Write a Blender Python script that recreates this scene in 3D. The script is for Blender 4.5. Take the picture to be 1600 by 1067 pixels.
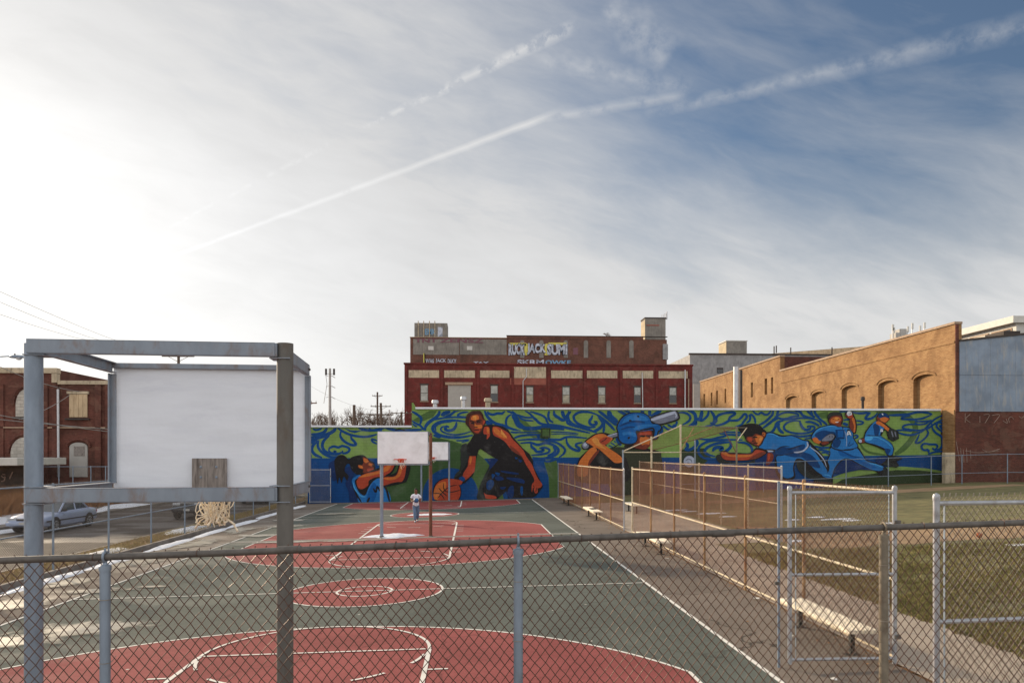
import bpy, bmesh, math, random
from mathutils import Vector, Matrix, noise as mnoise
random.seed(7)
for _o in list(bpy.data.objects): bpy.data.objects.remove(_o, do_unlink=True)
SC = bpy.context.scene
COL = SC.collection
rad = math.radians

# ------------------------------------------------------------------ camera
F = 1170.0; PX, PY = 800.0, 711.0          # focal length and principal point of a 1600 x 1067 frame
CZ = 3.156; TH = math.atan(63.0 / F)        # eye height; the camera looks 3 degrees right of the court axis (+Y)
cam = bpy.data.cameras.new('camera'); camo = bpy.data.objects.new('camera', cam); COL.objects.link(camo)
cam.sensor_width = 36; cam.lens = F / 1600 * 36; cam.shift_y = (PY - 533.5) / 1600
cam.clip_start = 0.1; cam.clip_end = 3000
camo.location = (0, 0, CZ); camo.rotation_euler = (rad(90), 0, -TH)
SC.camera = camo
RT = Vector((math.cos(TH), -math.sin(TH), 0)); FW = Vector((math.sin(TH), math.cos(TH), 0)); UP = Vector((0, 0, 1))
def ray(px, py): return FW + RT * ((px - PX) / F) + UP * ((PY - py) / F)

# ------------------------------------------------------------------ light
SAZ, SEL = rad(41.0), rad(17.0)             # sun: left of the court axis, low
SD = Vector((-math.sin(SAZ) * math.cos(SEL), math.cos(SAZ) * math.cos(SEL), math.sin(SEL)))
sl = bpy.data.lights.new('sun', 'SUN'); sl.energy = 3.6; sl.angle = rad(2.2); sl.color = (1.0, 0.81, 0.58)
slo = bpy.data.objects.new('sun', sl); COL.objects.link(slo)
slo.rotation_euler = SD.to_track_quat('Z', 'Y').to_euler()
SC.view_settings.view_transform = 'Standard'; SC.view_settings.look = 'None'
SC.view_settings.exposure = 0.62; SC.view_settings.gamma = 1.0; SC.view_settings.use_curve_mapping = False
SC.render.resolution_x = 1024; SC.render.resolution_y = 682
SC.cycles.max_bounces = 6

class NT:
    """small helper for writing node trees"""
    def __init__(s, tree): s.t = tree; s.n = tree.nodes; s.l = tree.links
    def put(s, sock, v):
        if isinstance(v, bpy.types.NodeSocket): s.l.new(v, sock)
        elif v is not None:
            try: sock.default_value = v
            except Exception: sock.default_value = (v, v, v) if not hasattr(v, '__len__') else tuple(v) + (1,)
    def new(s, typ, **kw):
        n = s.n.new(typ)
        for k, v in kw.items(): setattr(n, k, v)
        return n
    def m(s, op, a, b=None, c=None, clamp=False):
        n = s.new('ShaderNodeMath', operation=op, use_clamp=clamp)
        s.put(n.inputs[0], a); s.put(n.inputs[1], b)
        if c is not None: s.put(n.inputs[2], c)
        return n.outputs[0]
    def dot(s, a, v):
        n = s.new('ShaderNodeVectorMath', operation='DOT_PRODUCT'); s.put(n.inputs[0], a); n.inputs[1].default_value = tuple(v); return n.outputs['Value']
    def comb(s, x, y, z):
        n = s.new('ShaderNodeCombineXYZ'); s.put(n.inputs[0], x); s.put(n.inputs[1], y); s.put(n.inputs[2], z); return n.outputs[0]
    def sep(s, v):
        n = s.new('ShaderNodeSeparateXYZ'); s.put(n.inputs[0], v); return n.outputs
    def noise(s, vec, scale, detail=4, rough=0.55, dist=0.0):
        n = s.new('ShaderNodeTexNoise'); s.put(n.inputs['Vector'], vec); n.inputs['Scale'].default_value = scale
        n.inputs['Detail'].default_value = detail; n.inputs['Roughness'].default_value = rough; n.inputs['Distortion'].default_value = dist
        return n.outputs['Fac']
    def ramp(s, v, a, b, c=0.0, d=1.0, smooth=True):
        n = s.new('ShaderNodeMapRange', interpolation_type='SMOOTHSTEP' if smooth else 'LINEAR', clamp=True)
        s.put(n.inputs[0], v); n.inputs[1].default_value = a; n.inputs[2].default_value = b; n.inputs[3].default_value = c; n.inputs[4].default_value = d
        return n.outputs[0]
    def mix(s, f, a, b, mode='MIX'):
        n = s.new('ShaderNodeMix', data_type='RGBA', blend_type=mode)
        s.put(n.inputs[0], f)
        for i, v in ((6, a), (7, b)):
            if isinstance(v, bpy.types.NodeSocket): s.l.new(v, n.inputs[i])
            else: n.inputs[i].default_value = tuple(v)[:3] + (1,)
        return n.outputs[2]

W = bpy.data.worlds.new('World'); SC.world = W; W.use_nodes = True
t = NT(W.node_tree); t.n.clear()
SKY = 0.10
dirv = t.new('ShaderNodeTexCoord').outputs['Generated']
sky = t.new('ShaderNodeTexSky', sky_type='NISHITA', sun_disc=False, sun_elevation=SEL, sun_rotation=-SAZ, altitude=50, air_density=1.0, dust_density=1.6, ozone_density=1.2).outputs[0]
dx, dy, dz = t.sep(dirv)
dpos = t.m('MAXIMUM', dz, 0.0)
sang = t.m('MULTIPLY', t.m('ARCCOSINE', t.m('MINIMUM', t.dot(dirv, SD), 1.0)), 57.2958)      # degrees from the sun
def circle(p, q):
    a = ray(*p).normalized(); b = ray(*q).normalized(); n = a.cross(b).normalized()
    if n.z < 0: n = -n
    e = (b - a * a.dot(b)).normalized()
    return a, e, n
# veil of cirrostratus with streaks drawn out by the wind
a, e, n = circle((300, 40), (950, 250))
u = t.dot(dirv, e); v = t.dot(dirv, n); w3 = t.dot(dirv, a)
vec = t.comb(t.m('MULTIPLY', u, 1.6), t.m('MULTIPLY', v, 5.0), w3)
warp = t.noise(dirv, 2.0, 3)
n1 = t.noise(t.comb(t.m('MULTIPLY', u, 1.3), t.m('ADD', t.m('MULTIPLY', v, 4.2), t.m('MULTIPLY', warp, 0.9)), w3), 2.2, 6, 0.56, 0.3)
n2 = t.noise(vec, 6.0, 7, 0.60, 0.4)
n3 = t.noise(dirv, 1.7, 3)
sunf = t.ramp(sang, 66, 8); sunf2 = t.ramp(sang, 36, 6)
haze = t.ramp(dpos, 0.47, 0.07)
# extra bright cloud, added overhead and behind the camera to fill shaded faces
fill_veil = t.m('MAXIMUM', t.ramp(t.dot(dirv, FW), 0.50, -0.20), t.ramp(dz, 0.54, 0.88))
cov = t.m('ADD', t.m('MULTIPLY', sunf, 0.95), t.m('MULTIPLY', haze, 1.12))
cov = t.m('ADD', cov, t.m('MULTIPLY', t.m('SUBTRACT', n1, 0.47), 0.85))
cov = t.m('ADD', cov, t.m('MULTIPLY', t.m('SUBTRACT', n2, 0.5), 0.5))
cov = t.m('ADD', cov, t.m('MULTIPLY', t.m('SUBTRACT', n3, 0.5), 0.6))
cov = t.m('ADD', cov, t.m('MULTIPLY', fill_veil, 0.6))
gap = t.ramp(t.m('MULTIPLY', t.m('ARCCOSINE', t.m('MINIMUM', t.dot(dirv, ray(1560, -40).normalized()), 1.0)), 57.2958), 34, 6)      # clear blue upper right
cov = t.m('SUBTRACT', cov, t.m('MULTIPLY', gap, 0.24))
cov = t.m('ADD', cov, 0.10, clamp=True)
# contrails: great circles across the sky, broken up by noise
def trail(p, q, w0, w1, amp, puff, lo, hi, fade):
    a, e, n = circle(p, q)
    al = t.m('DIVIDE', t.dot(dirv, e), t.m('MAXIMUM', t.dot(dirv, a), 0.05))
    L = ray(*q).normalized().dot(e) / ray(*q).normalized().dot(a)
    sN = t.m('DIVIDE', al, L)                                       # 0 at p, 1 at q
    wob = t.m('MULTIPLY', t.m('SUBTRACT', t.noise(dirv, 26, 3), 0.5), puff)
    d = t.m('ABSOLUTE', t.m('ADD', t.m('MULTIPLY', t.dot(dirv, n), F), wob))
    wid = t.m('ADD', w0, t.m('MULTIPLY', t.m('MAXIMUM', sN, 0.0), w1 - w0))
    k = t.m('SUBTRACT', 1.0, t.m('DIVIDE', d, wid), clamp=True)
    br = t.ramp(t.noise(dirv, 42, 4, 0.6), lo, hi)
    ends = t.m('MULTIPLY', t.ramp(sN, -0.03, fade), t.ramp(sN, 1.10, 0.96))
    return t.m('MULTIPLY', t.m('MULTIPLY', k, br), t.m('MULTIPLY', ends, amp))
front = t.ramp(t.dot(dirv, FW), 0.0, 0.2)
tr = trail((150, 446), (840, 188), 2.6, 7, 0.9, 3, 0.20, 0.42, 0.12)
tr = t.m('MAXIMUM', tr, trail((838, 188), (1060, 150), 6, 12, 0.36, 7, 0.22, 0.5, 0.05))
tr = t.m('MAXIMUM', tr, trail((980, 185), (1600, 42), 9, 20, 0.34, 9, 0.24, 0.66, 0.15))
tr = t.m('MAXIMUM', tr, trail((560, 203), (880, 48), 4, 12, 0.75, 10, 0.40, 0.56, 0.10))
tr = t.m('MAXIMUM', tr, trail((170, 405), (540, 212), 2.5, 5, 0.4, 5, 0.48, 0.60, 0.05))
tr = t.m('MAXIMUM', tr, trail((835, 90), (1075, 140), 14, 20, 0.30, 50, 0.30, 0.66, 0.1))
tr = t.m('MAXIMUM', tr, trail((945, 5), (1040, 90), 26, 34, 0.34, 60, 0.30, 0.66, 0.1))
tr = t.m('MULTIPLY', tr, front)
glow = t.m('ADD', t.m('MULTIPLY', sunf, 1.0), t.m('MULTIPLY', t.m('MULTIPLY', sunf2, t.ramp(dpos, 0.56, 0.30)), 1.5))
lum = t.m('ADD', 3.7, glow)
lum = t.m('ADD', lum, t.m('MULTIPLY', haze, 1.35))
lum = t.m('MULTIPLY', lum, t.ramp(t.m('ADD', n1, t.m('MULTIPLY', n2, 0.6)), 0.5, 1.05, 0.95, 1.07))
lum = t.m('ADD', lum, t.m('MULTIPLY', fill_veil, 3.8))
cc = t.new('ShaderNodeCombineColor'); t.put(cc.inputs[0], t.m('MULTIPLY', lum, 1.0)); t.put(cc.inputs[1], t.m('MULTIPLY', lum, 0.992)); t.put(cc.inputs[2], t.m('MULTIPLY', lum, 0.982))
blue = t.mix(1.0, sky, (0.55, 0.60, 0.66), 'MULTIPLY')
c1 = t.mix(t.m('MULTIPLY', cov, 0.93), blue, cc.outputs[0])
lum2 = t.m('ADD', lum, 0.6)
cc2 = t.new('ShaderNodeCombineColor')
for i in range(3): t.put(cc2.inputs[i], lum2)
c2 = t.mix(tr, c1, cc2.outputs[0])
bg = t.new('ShaderNodeBackground'); t.put(bg.inputs[0], c2); bg.inputs[1].default_value = SKY
wo = t.new('ShaderNodeOutputWorld'); t.l.new(bg.outputs[0], wo.inputs[0])
del t

# ------------------------------------------------------------------ materials
def lin(c): c /= 255.0; return c / 12.92 if c <= 0.04045 else ((c + 0.055) / 1.055) ** 2.4
def rgb(r, g, b, k=1.0): return tuple(min(0.9, lin(c) * k) for c in (r, g, b))
MATS = {}
def base(name):
    m = bpy.data.materials.new(name); m.use_nodes = True; MATS[name] = m
    t = NT(m.node_tree); p = t.n['Principled BSDF']
    return m, t, p, t.new('ShaderNodeNewGeometry').outputs['Position']
def mat(name, col, rough=0.7, var=0.12, scale=3.0, metal=0.0, bump=0.0, bscale=40.0, spec=0.4, stain=None, samt=0.5, sscale=1.5, lo=0.5, hi=0.7, stretch=None):
    """plain surface: colour with mottling, an optional second colour in patches, optional fine relief"""
    m, t, p, pos = base(name)
    v = pos
    if stretch:
        mp = t.new('ShaderNodeMapping'); t.put(mp.inputs[0], pos); mp.inputs['Scale'].default_value = stretch; v = mp.outputs[0]
    f = t.noise(v, scale, 5, 0.6)
    c = t.mix(t.ramp(f, 0.3, 0.7), tuple(x * (1 - var) for x in col), tuple(min(0.95, x * (1 + var)) for x in col))
    if stain:
        s = t.ramp(t.noise(v, sscale, 6, 0.65, 0.4), lo, hi)
        c = t.mix(t.m('MULTIPLY', s, samt), c, stain)
    t.put(p.inputs['Base Color'], c); p.inputs['Roughness'].default_value = rough
    p.inputs['Metallic'].default_value = metal; p.inputs['Specular IOR Level'].default_value = spec
    if bump:
        b = t.new('ShaderNodeBump'); b.inputs['Strength'].default_value = bump; b.inputs['Distance'].default_value = 0.02
        t.put(b.inputs['Height'], t.noise(pos, bscale, 4)); t.put(p.inputs['Normal'], b.outputs[0])
    return m
def brick(name, c1, c2, mortar, axis, bw=0.22, bh=0.075, dirt=(0.03, 0.025, 0.02), damt=0.4, patch=None, pamt=0.5, bump=0.4):
    """brickwork seen across a wall whose run is along world x or y"""
    m, t, p, pos = base(name)
    x, y, z = t.sep(pos)
    v = t.comb(x if axis == 'x' else y, z, 0.0)
    b = t.new('ShaderNodeTexBrick'); t.put(b.inputs['Vector'], v); b.inputs['Scale'].default_value = 1.0
    b.inputs['Brick Width'].default_value = bw; b.inputs['Row Height'].default_value = bh; b.inputs['Mortar Size'].default_value = 0.008
    b.inputs['Color1'].default_value = c1 + (1,); b.inputs['Color2'].default_value = c2 + (1,); b.inputs['Mortar'].default_value = mortar + (1,)
    c = b.outputs['Color']
    f = t.noise(pos, 0.55, 6, 0.65, 0.5)
    c = t.mix(t.ramp(f, 0.35, 0.7, 0.0, damt), c, dirt)
    ln = t.noise(t.comb(t.m('MULTIPLY', x if axis == 'x' else y, 0.5), t.m('MULTIPLY', z, 12.0), 0.0), 1.0, 4)
    c = t.mix(t.ramp(ln, 0.35, 0.65, 0.0, 0.35), c, t.mix(1.0, c, (1.35, 1.3, 1.25), 'MULTIPLY'))
    g = t.noise(t.comb(t.m('MULTIPLY', x if axis == 'x' else y, 1.6), t.m('MULTIPLY', z, 9.0), 0.0), 1.2, 5)
    c = t.mix(t.ramp(g, 0.3, 0.7, 0.0, 0.22), c, t.mix(1.0, c, (0.6, 0.58, 0.56), 'MULTIPLY'))
    if patch:
        q = t.ramp(t.noise(pos, 0.9, 5, 0.6, 0.8), 0.54, 0.62)
        c = t.mix(t.m('MULTIPLY', q, pamt), c, patch)
    t.put(p.inputs['Base Color'], c); p.inputs['Roughness'].default_value = 0.85; p.inputs['Specular IOR Level'].default_value = 0.2
    bn = t.new('ShaderNodeBump'); bn.inputs['Strength'].default_value = bump; bn.inputs['Distance'].default_value = 0.015
    t.put(bn.inputs['Height'], b.outputs['Fac']); bn.invert = True; t.put(p.inputs['Normal'], bn.outputs[0])
    return m
def streaky(name, col, streak, amt=0.7, rough=0.8, across='x'):
    """render or concrete with rain streaks running down it"""
    m, t, p, pos = base(name)
    x, y, z = t.sep(pos)
    h = x if across == 'x' else y
    s = t.noise(t.comb(t.m('MULTIPLY', h, 3.0), t.m('MULTIPLY', z, 0.5), 0.0), 1.2, 6, 0.7)
    f = t.noise(pos, 0.8, 5, 0.6)
    c = t.mix(t.ramp(f, 0.3, 0.7), tuple(x * 0.8 for x in col), tuple(min(0.9, x * 1.15) for x in col))
    c = t.mix(t.ramp(s, 0.48, 0.72, 0.0, amt), c, streak)
    t.put(p.inputs['Base Color'], c); p.inputs['Roughness'].default_value = rough
    return m
def glass(name, col, rough=0.08):
    m, t, p, pos = base(name)
    f = t.noise(pos, 1.5, 3)
    t.put(p.inputs['Base Color'], t.mix(t.ramp(f, 0.3, 0.7), tuple(c * 0.6 for c in col), col)); p.inputs['Roughness'].default_value = rough
    p.inputs['Specular IOR Level'].default_value = 0.7
    return m

# ------------------------------------------------------------------ geometry
class MB:
    """collects polygons; build() links them as ONE mesh object"""
    def __init__(s): s.v = []; s.f = []; s.mi = []; s.cm = 0
    def face(s, pts):
        n = len(s.v); s.v += [tuple(p) for p in pts]; s.f.append(tuple(range(n, n + len(pts)))); s.mi.append(s.cm); return s
    def box(s, x0, x1, y0, y1, z0, z1, skip=''):
        n = len(s.v)
        s.v += [(x0, y0, z0), (x1, y0, z0), (x1, y1, z0), (x0, y1, z0), (x0, y0, z1), (x1, y0, z1), (x1, y1, z1), (x0, y1, z1)]
        for f in ((0, 3, 2, 1), (4, 5, 6, 7), (0, 1, 5, 4), (1, 2, 6, 5), (2, 3, 7, 6), (3, 0, 4, 7)):
            s.f.append(tuple(n + i for i in f)); s.mi.append(s.cm)
        return s
    def bev(s, x0, x1, y0, y1, z0, z1, b=0.01):
        """box with chamfered edges"""
        bm = bmesh.new(); bmesh.ops.create_cube(bm, size=1)
        for v in bm.verts: v.co = ((x0 + x1) / 2 + v.co.x * (x1 - x0), (y0 + y1) / 2 + v.co.y * (y1 - y0), (z0 + z1) / 2 + v.co.z * (z1 - z0))
        bmesh.ops.bevel(bm, geom=bm.edges[:], offset=b, segments=2, profile=0.6, affect='EDGES')
        s.bm(bm); bm.free(); return s
    def bm(s, bm):
        n = len(s.v); bm.verts.index_update()
        s.v += [tuple(v.co) for v in bm.verts]
        for f in bm.faces: s.f.append(tuple(n + v.index for v in f.verts)); s.mi.append(s.cm)
        return s
    def tube(s, pts, r, n=8, cap=True, radii=None):
        pts = [Vector(p) for p in pts]; k0 = len(s.v); N = None
        for i, p in enumerate(pts):
            d = (pts[min(i + 1, len(pts) - 1)] - pts[max(i - 1, 0)]).normalized()
            if N is None:
                N = d.orthogonal().normalized()
                if abs(d.z) > 0.9: N = Vector((1, 0, 0)); N = (N - d * N.dot(d)).normalized()
            else: N = (N - d * N.dot(d)).normalized()
            B = d.cross(N); rr = radii[i] if radii else r
            for j in range(n):
                a = 2 * math.pi * (j + 0.5) / n
                s.v.append(tuple(p + (N * math.cos(a) + B * math.sin(a)) * rr))
        for i in range(len(pts) - 1):
            for j in range(n):
                a = k0 + i * n + j; b = k0 + i * n + (j + 1) % n
                s.f.append((a, b, b + n, a + n)); s.mi.append(s.cm)
        if cap and n > 2:
            s.f.append(tuple(k0 + j for j in reversed(range(n)))); s.mi.append(s.cm)
            e = k0 + (len(pts) - 1) * n; s.f.append(tuple(e + j for j in range(n))); s.mi.append(s.cm)
        return s
    def lathe(s, c, prof, n=16, axis='z'):
        """profile of (radius, height) turned about an axis through c"""
        k0 = len(s.v)
        for r, h in prof:
            for j in range(n):
                a = 2 * math.pi * j / n; q = (r * math.cos(a), r * math.sin(a), h)
                if axis == 'y': q = (q[0], q[2], q[1])
                if axis == 'x': q = (q[2], q[0], q[1])
                s.v.append((c[0] + q[0], c[1] + q[1], c[2] + q[2]))
        for i in range(len(prof) - 1):
            for j in range(n):
                a = k0 + i * n + j; b = k0 + i * n + (j + 1) % n
                s.f.append((a, b, b + n, a + n)); s.mi.append(s.cm)
        return s
    def prism(s, pts, ex):
        """closed polygon pushed along ex"""
        ex = Vector(ex); n = len(pts); k = len(s.v)
        s.v += [tuple(p) for p in pts] + [tuple(Vector(p) + ex) for p in pts]
        s.f.append(tuple(range(k, k + n))); s.mi.append(s.cm)
        s.f.append(tuple(k + n + i for i in reversed(range(n)))); s.mi.append(s.cm)
        for i in range(n):
            j = (i + 1) % n; s.f.append((k + i, k + n + i, k + n + j, k + j)); s.mi.append(s.cm)
        return s
    def data(s, name, mats, smooth=False, org=(0, 0, 0)):
        me = bpy.data.meshes.new(name)
        me.from_pydata([(x - org[0], y - org[1], z - org[2]) for x, y, z in s.v], [], s.f)
        for m in (mats if isinstance(mats, list) else [mats]): me.materials.append(MATS[m] if isinstance(m, str) else m)
        if isinstance(mats, list): me.polygons.foreach_set('material_index', s.mi)
        bm = bmesh.new(); bm.from_mesh(me)
        bmesh.ops.recalc_face_normals(bm, faces=bm.faces); bm.to_mesh(me); bm.free()
        if smooth:
            me.polygons.foreach_set('use_smooth', [True] * len(me.polygons))
            try: me.set_sharp_from_angle(angle=rad(42))
            except Exception: pass
        me.update(); return me
    def build(s, name, mats, parent=None, smooth=False, raw=False):
        org = (0, 0, 0)
        if parent is not None and not raw:
            org = Vector(parent.location)
            if parent.parent: org = org + Vector(parent.parent.location)
        return obj(name, s.data(name, mats, smooth, org), parent)
def obj(name, me, parent=None):
    o = bpy.data.objects.new(name, me); COL.objects.link(o); o.parent = parent; return o
def tag(o, label=None, cat=None, group=None, kind=None):
    if label: o['label'] = label
    if cat: o['category'] = cat
    if group: o['group'] = group
    if kind: o['kind'] = kind
    return o
def thing(name, label, cat, loc=(0, 0, 0), group=None, rz=0):
    o = bpy.data.objects.new(name, None); COL.objects.link(o); o.location = loc; o.rotation_euler = (0, 0, rz); o.empty_display_size = 0.2
    return tag(o, label, cat, group)
ORD = 'first second third fourth fifth sixth seventh eighth ninth tenth eleventh twelfth'.split()
def copy_tree(o, parent=None):
    c = o.copy(); COL.objects.link(c); c.parent = parent
    for ch in [x for x in bpy.data.objects if x.parent == o]: copy_tree(ch, c)
    return c
def struct(name, mb, m): return tag(mb.build(name, m), kind='structure')

def g(x):
    """the ground falls gently to the street on the left and climbs to the ball field on the right"""
    if x < -12: return -0.24
    if x < 6: return 0.02 * x
    if x < 36: return 0.12 + 0.037 * (x - 6)
    return 1.23
def at(px, py, Y):
    """point of the plane y = Y that stands at that place of the picture"""
    d = ray(px, py); k = Y / d.y
    return Vector((d.x * k, Y, CZ + d.z * k))
def gx(px, Y): return at(px, 711, Y).x
def gz(py, px, Y): return at(px, py, Y).z
BRK = [-12, 6, 36]
def sheet(name, x0, x1, y0, y1, dz, m, ny=1):
    xs = sorted([x0, x1] + [b for b in BRK if x0 < b < x1]); mb = MB()
    for a, b in zip(xs, xs[1:]):
        for i in range(ny):
            ya = y0 + (y1 - y0) * i / ny; yb = y0 + (y1 - y0) * (i + 1) / ny
            za = g(a + 1e-6) + dz; zb = g(b - 1e-6) + dz
            mb.face([(a, ya, za), (b, ya, zb), (b, yb, zb), (a, yb, za)])
    return struct(name, mb, m)
def blob(cx, cy, rx, ry, dz, seed, n=40, amp=0.35):
    pts = []
    for i in range(n):
        a = 2 * math.pi * i / n; k = 1 + amp * mnoise.noise(Vector((math.cos(a) * 1.7 + seed * 7.1, math.sin(a) * 1.7, seed * 3.3))) + 0.5 * amp * mnoise.noise(Vector((math.cos(a) * 5 + seed, math.sin(a) * 5, seed)))
        x = cx + rx * k * math.cos(a); y = cy + ry * k * math.sin(a); pts.append((x, y, g(x) + dz))
    return pts
def chain_data(name, w, h, pw, ph, r, m, sides=3, zt=0.0, shear=0.0, skew=0.0, jit=0.0):
    """woven chain link: two crossing sets of wire, w along +x, h up"""
    mb = MB(); ni = int(round(w / (pw / 2))); nj = int(h / (ph / 2))
    ax = w / ni; az = h / nj
    def J(i, j): return (jit * mnoise.noise(Vector((i * 0.7, j * 0.7, 0.3))) + 0.6 * jit * mnoise.noise(Vector((i * 2.9, j * 2.9, 8.3))), jit * mnoise.noise(Vector((i * 0.6, j * 0.6, 5.1))) + 0.6 * jit * mnoise.noise(Vector((i * 3.1, j * 3.1, 2.3))))
    for i in range(ni):
        for j in range(nj):
            for sg in ((1,) if (i + j) % 2 == 0 else (-1,)):
                x0, x1 = i * ax, (i + 1) * ax
                z0, z1 = (j * az, (j + 1) * az) if sg == 1 else ((j + 1) * az, j * az)
                y = r * 0.8 * sg
                if jit:
                    (a0, b0), (a1, b1) = J(i, j + (sg < 0)), J(i + 1, j + (sg > 0)); x0 += a0; x1 += a1; z0 += b0; z1 += b1
                p = [Vector((x0, y + skew * x0, z0 + shear * x0)), Vector((x1, y + skew * x1, z1 + shear * x1))]
                mb.tube(p, r, sides, cap=False)
    me = bpy.data.meshes.new(name); me.from_pydata(mb.v, [], mb.f); me.materials.append(MATS[m]); me.update()
    if sides > 3: me.polygons.foreach_set('use_smooth', [True] * len(me.polygons))
    return me

# ------------------------------------------------------------------ ground surfaces
def paved(name, col, dry=0.6, wet=0.9, var=0.12, speck=0.0, crack=0.0):
    """paving that holds thin water on its low, street side"""
    m, t, p, pos = base(name)
    x, y, z = t.sep(pos)
    f = t.noise(pos, 0.35, 6, 0.62, 0.4); f2 = t.noise(pos, 9.0, 4, 0.7); f3 = t.noise(pos, 60.0, 2)
    c = t.mix(t.ramp(f, 0.3, 0.7), tuple(v * (1 - var) for v in col), tuple(v * (1 + var) for v in col))
    c = t.mix(t.ramp(f2, 0.35, 0.75, 0.0, 0.35), c, t.mix(1.0, c, (0.72, 0.72, 0.72), 'MULTIPLY'))
    c = t.mix(t.ramp(f3, 0.45, 0.75, 0.0, 0.35), c, t.mix(1.0, c, (1.5, 1.5, 1.5), 'MULTIPLY'))
    st = t.noise(t.comb(t.m('MULTIPLY', x, 0.5), t.m('MULTIPLY', y, 1.6), 0.0), 1.3, 6, 0.7, 1.0)
    c = t.mix(t.ramp(st, 0.56, 0.74, 0.0, 0.38), c, tuple(v * 0.45 for v in col))
    if speck:
        vr = t.new('ShaderNodeTexVoronoi'); t.put(vr.inputs['Vector'], pos); vr.inputs['Scale'].default_value = 1.3
        c = t.mix(t.m('MULTIPLY', t.ramp(vr.outputs['Distance'], 0.045, 0.02), speck), c, (0.6, 0.58, 0.52))
    if crack:
        vr = t.new('ShaderNodeTexVoronoi', feature='DISTANCE_TO_EDGE'); vr.inputs['Scale'].default_value = 0.22
        wv = t.new('ShaderNodeVectorMath', operation='ADD'); t.put(wv.inputs[0], pos)
        nn = t.new('ShaderNodeTexNoise'); t.put(nn.inputs['Vector'], pos); nn.inputs['Scale'].default_value = 1.2
        t.put(wv.inputs[1], nn.outputs['Color']); t.put(vr.inputs['Vector'], wv.outputs[0])
        c = t.mix(t.m('MULTIPLY', t.ramp(vr.outputs['Distance'], 0.006, 0.001), crack), c, (0.02, 0.018, 0.016))
    low = t.ramp(x, -4.6, -8.6)
    pud = t.ramp(t.noise(t.comb(t.m('MULTIPLY', x, 0.30), t.m('MULTIPLY', y, 0.62), 3.7), 0.9, 4, 0.5, 0.3), 0.49, 0.60)
    wm = t.m('MULTIPLY', t.m('MULTIPLY', low, pud), wet)
    c = t.mix(t.m('MULTIPLY', wm, 0.35), c, tuple(v * 0.5 for v in col))
    t.put(p.inputs['Base Color'], c)
    r = t.m('ADD', dry, t.m('MULTIPLY', t.m('SUBTRACT', f2, 0.5), 0.2))
    t.put(p.inputs['Roughness'], t.m('SUBTRACT', r, t.m('MULTIPLY', wm, dry - 0.40)))
    t.put(p.inputs['Specular IOR Level'], t.m('ADD', 0.07, t.m('MULTIPLY', wm, 0.84)))
    b = t.new('ShaderNodeBump'); b.inputs['Strength'].default_value = 0.25; b.inputs['Distance'].default_value = 0.01
    t.put(b.inputs['Height'], t.noise(pos, 70.0, 3)); t.put(p.inputs['Normal'], b.outputs[0])
    return m
paved('court_green', rgb(100, 105, 99, 0.80), 0.95, 0.25, 0.14, 0.9, 0.35)
paved('court_red', rgb(152, 86, 84, 0.80), 0.95, 0.25, 0.15, 0.9, 0.35)
paved('asphalt', rgb(128, 118, 109, 0.80), 0.95, 0.4, 0.16, 0.8, 0.7)
paved('road_asphalt', rgb(98, 90, 84, 0.75), 0.85, 0.55, 0.14, 0.0, 0.6)
paved('line_paint', rgb(225, 222, 214, 0.9), 0.75, 0.6, 0.06)
mat('concrete', rgb(160, 146, 130), 0.8, 0.12, 0.8, bump=0.15, stain=rgb(110, 96, 84), samt=0.6, sscale=0.7)
mat('kerb_concrete', rgb(120, 112, 105), 0.85, 0.2, 2, bump=0.2)
mat('snow_white', rgb(225, 228, 235), 0.55, 0.06, 6, bump=0.7, bscale=9, stain=rgb(120, 115, 110), samt=0.6, sscale=3, lo=0.56, hi=0.75)
mat('soil', rgb(128, 96, 68), 0.95, 0.25, 1.2, bump=0.3, stain=rgb(78, 70, 48), samt=0.7, sscale=0.6)
mat('infield_dirt', rgb(146, 120, 90), 0.95, 0.16, 0.9, bump=0.25, bscale=25, stain=rgb(120, 92, 62), samt=0.6, sscale=0.8)
mat('turf', rgb(102, 98, 62), 0.95, 0.28, 0.9, bump=0.8, bscale=30, stain=rgb(122, 108, 70), samt=0.6, sscale=1.8, lo=0.44, hi=0.7)
mat('verge_soil', rgb(140, 108, 78), 0.95, 0.3, 1.0, bump=0.4, stain=rgb(90, 72, 52), samt=0.7, sscale=0.8)

# one sheet to the horizon, with finer sheets laid on it
sheet('asphalt_yard', -11.75, 6.12, -8, 53.55, 0.0, 'asphalt')
sheet('verge', -13.6, -11.95, -8, 75, 0.0, 'verge_soil')
# road: lower than its kerbs
mb = MB(); mb.face([(-22.0, -8, -0.345), (-13.75, -8, -0.345), (-13.75, 140, -0.345), (-22.0, 140, -0.345)])
struct('road', mb, 'road_asphalt')
mb = MB()
for a, b, dz in ((-900, -22.15, -0.03), (-22.15, -13.6, -0.16), (-13.6, -12, -0.03), (-12, 6, -0.03), (6, 36, -0.03), (36, 900, -0.03)):
    za = g(a + 1e-6) + dz; zb = g(b - 1e-6) + dz
    mb.face([(a, -60, za), (b, -60, zb), (b, 1500, zb), (a, 1500, za)])
struct('ground', mb, 'soil')
mb = MB(); mb.bev(-13.75, -13.6, -8, 140, -0.5, -0.225, 0.02); struct('kerb', mb, 'kerb_concrete')
mb = MB(); mb.bev(-22.15, -22.0, -8, 140, -0.5, -0.225, 0.02); struct('kerb', mb, 'kerb_concrete')
sheet('pavement', -25.5, -22.15, -8, 140, 0.0, 'kerb_concrete')
sheet('vacant_lot', -70, -25.5, -8, 54.0, 0.0, 'verge_soil')
sheet('path', 6.18, 8.1, -8, 24.5, 0.002, 'concrete')
sheet('dugout_floor', 6.18, 10.1, 24.5, 46.0, 0.002, 'concrete')
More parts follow.
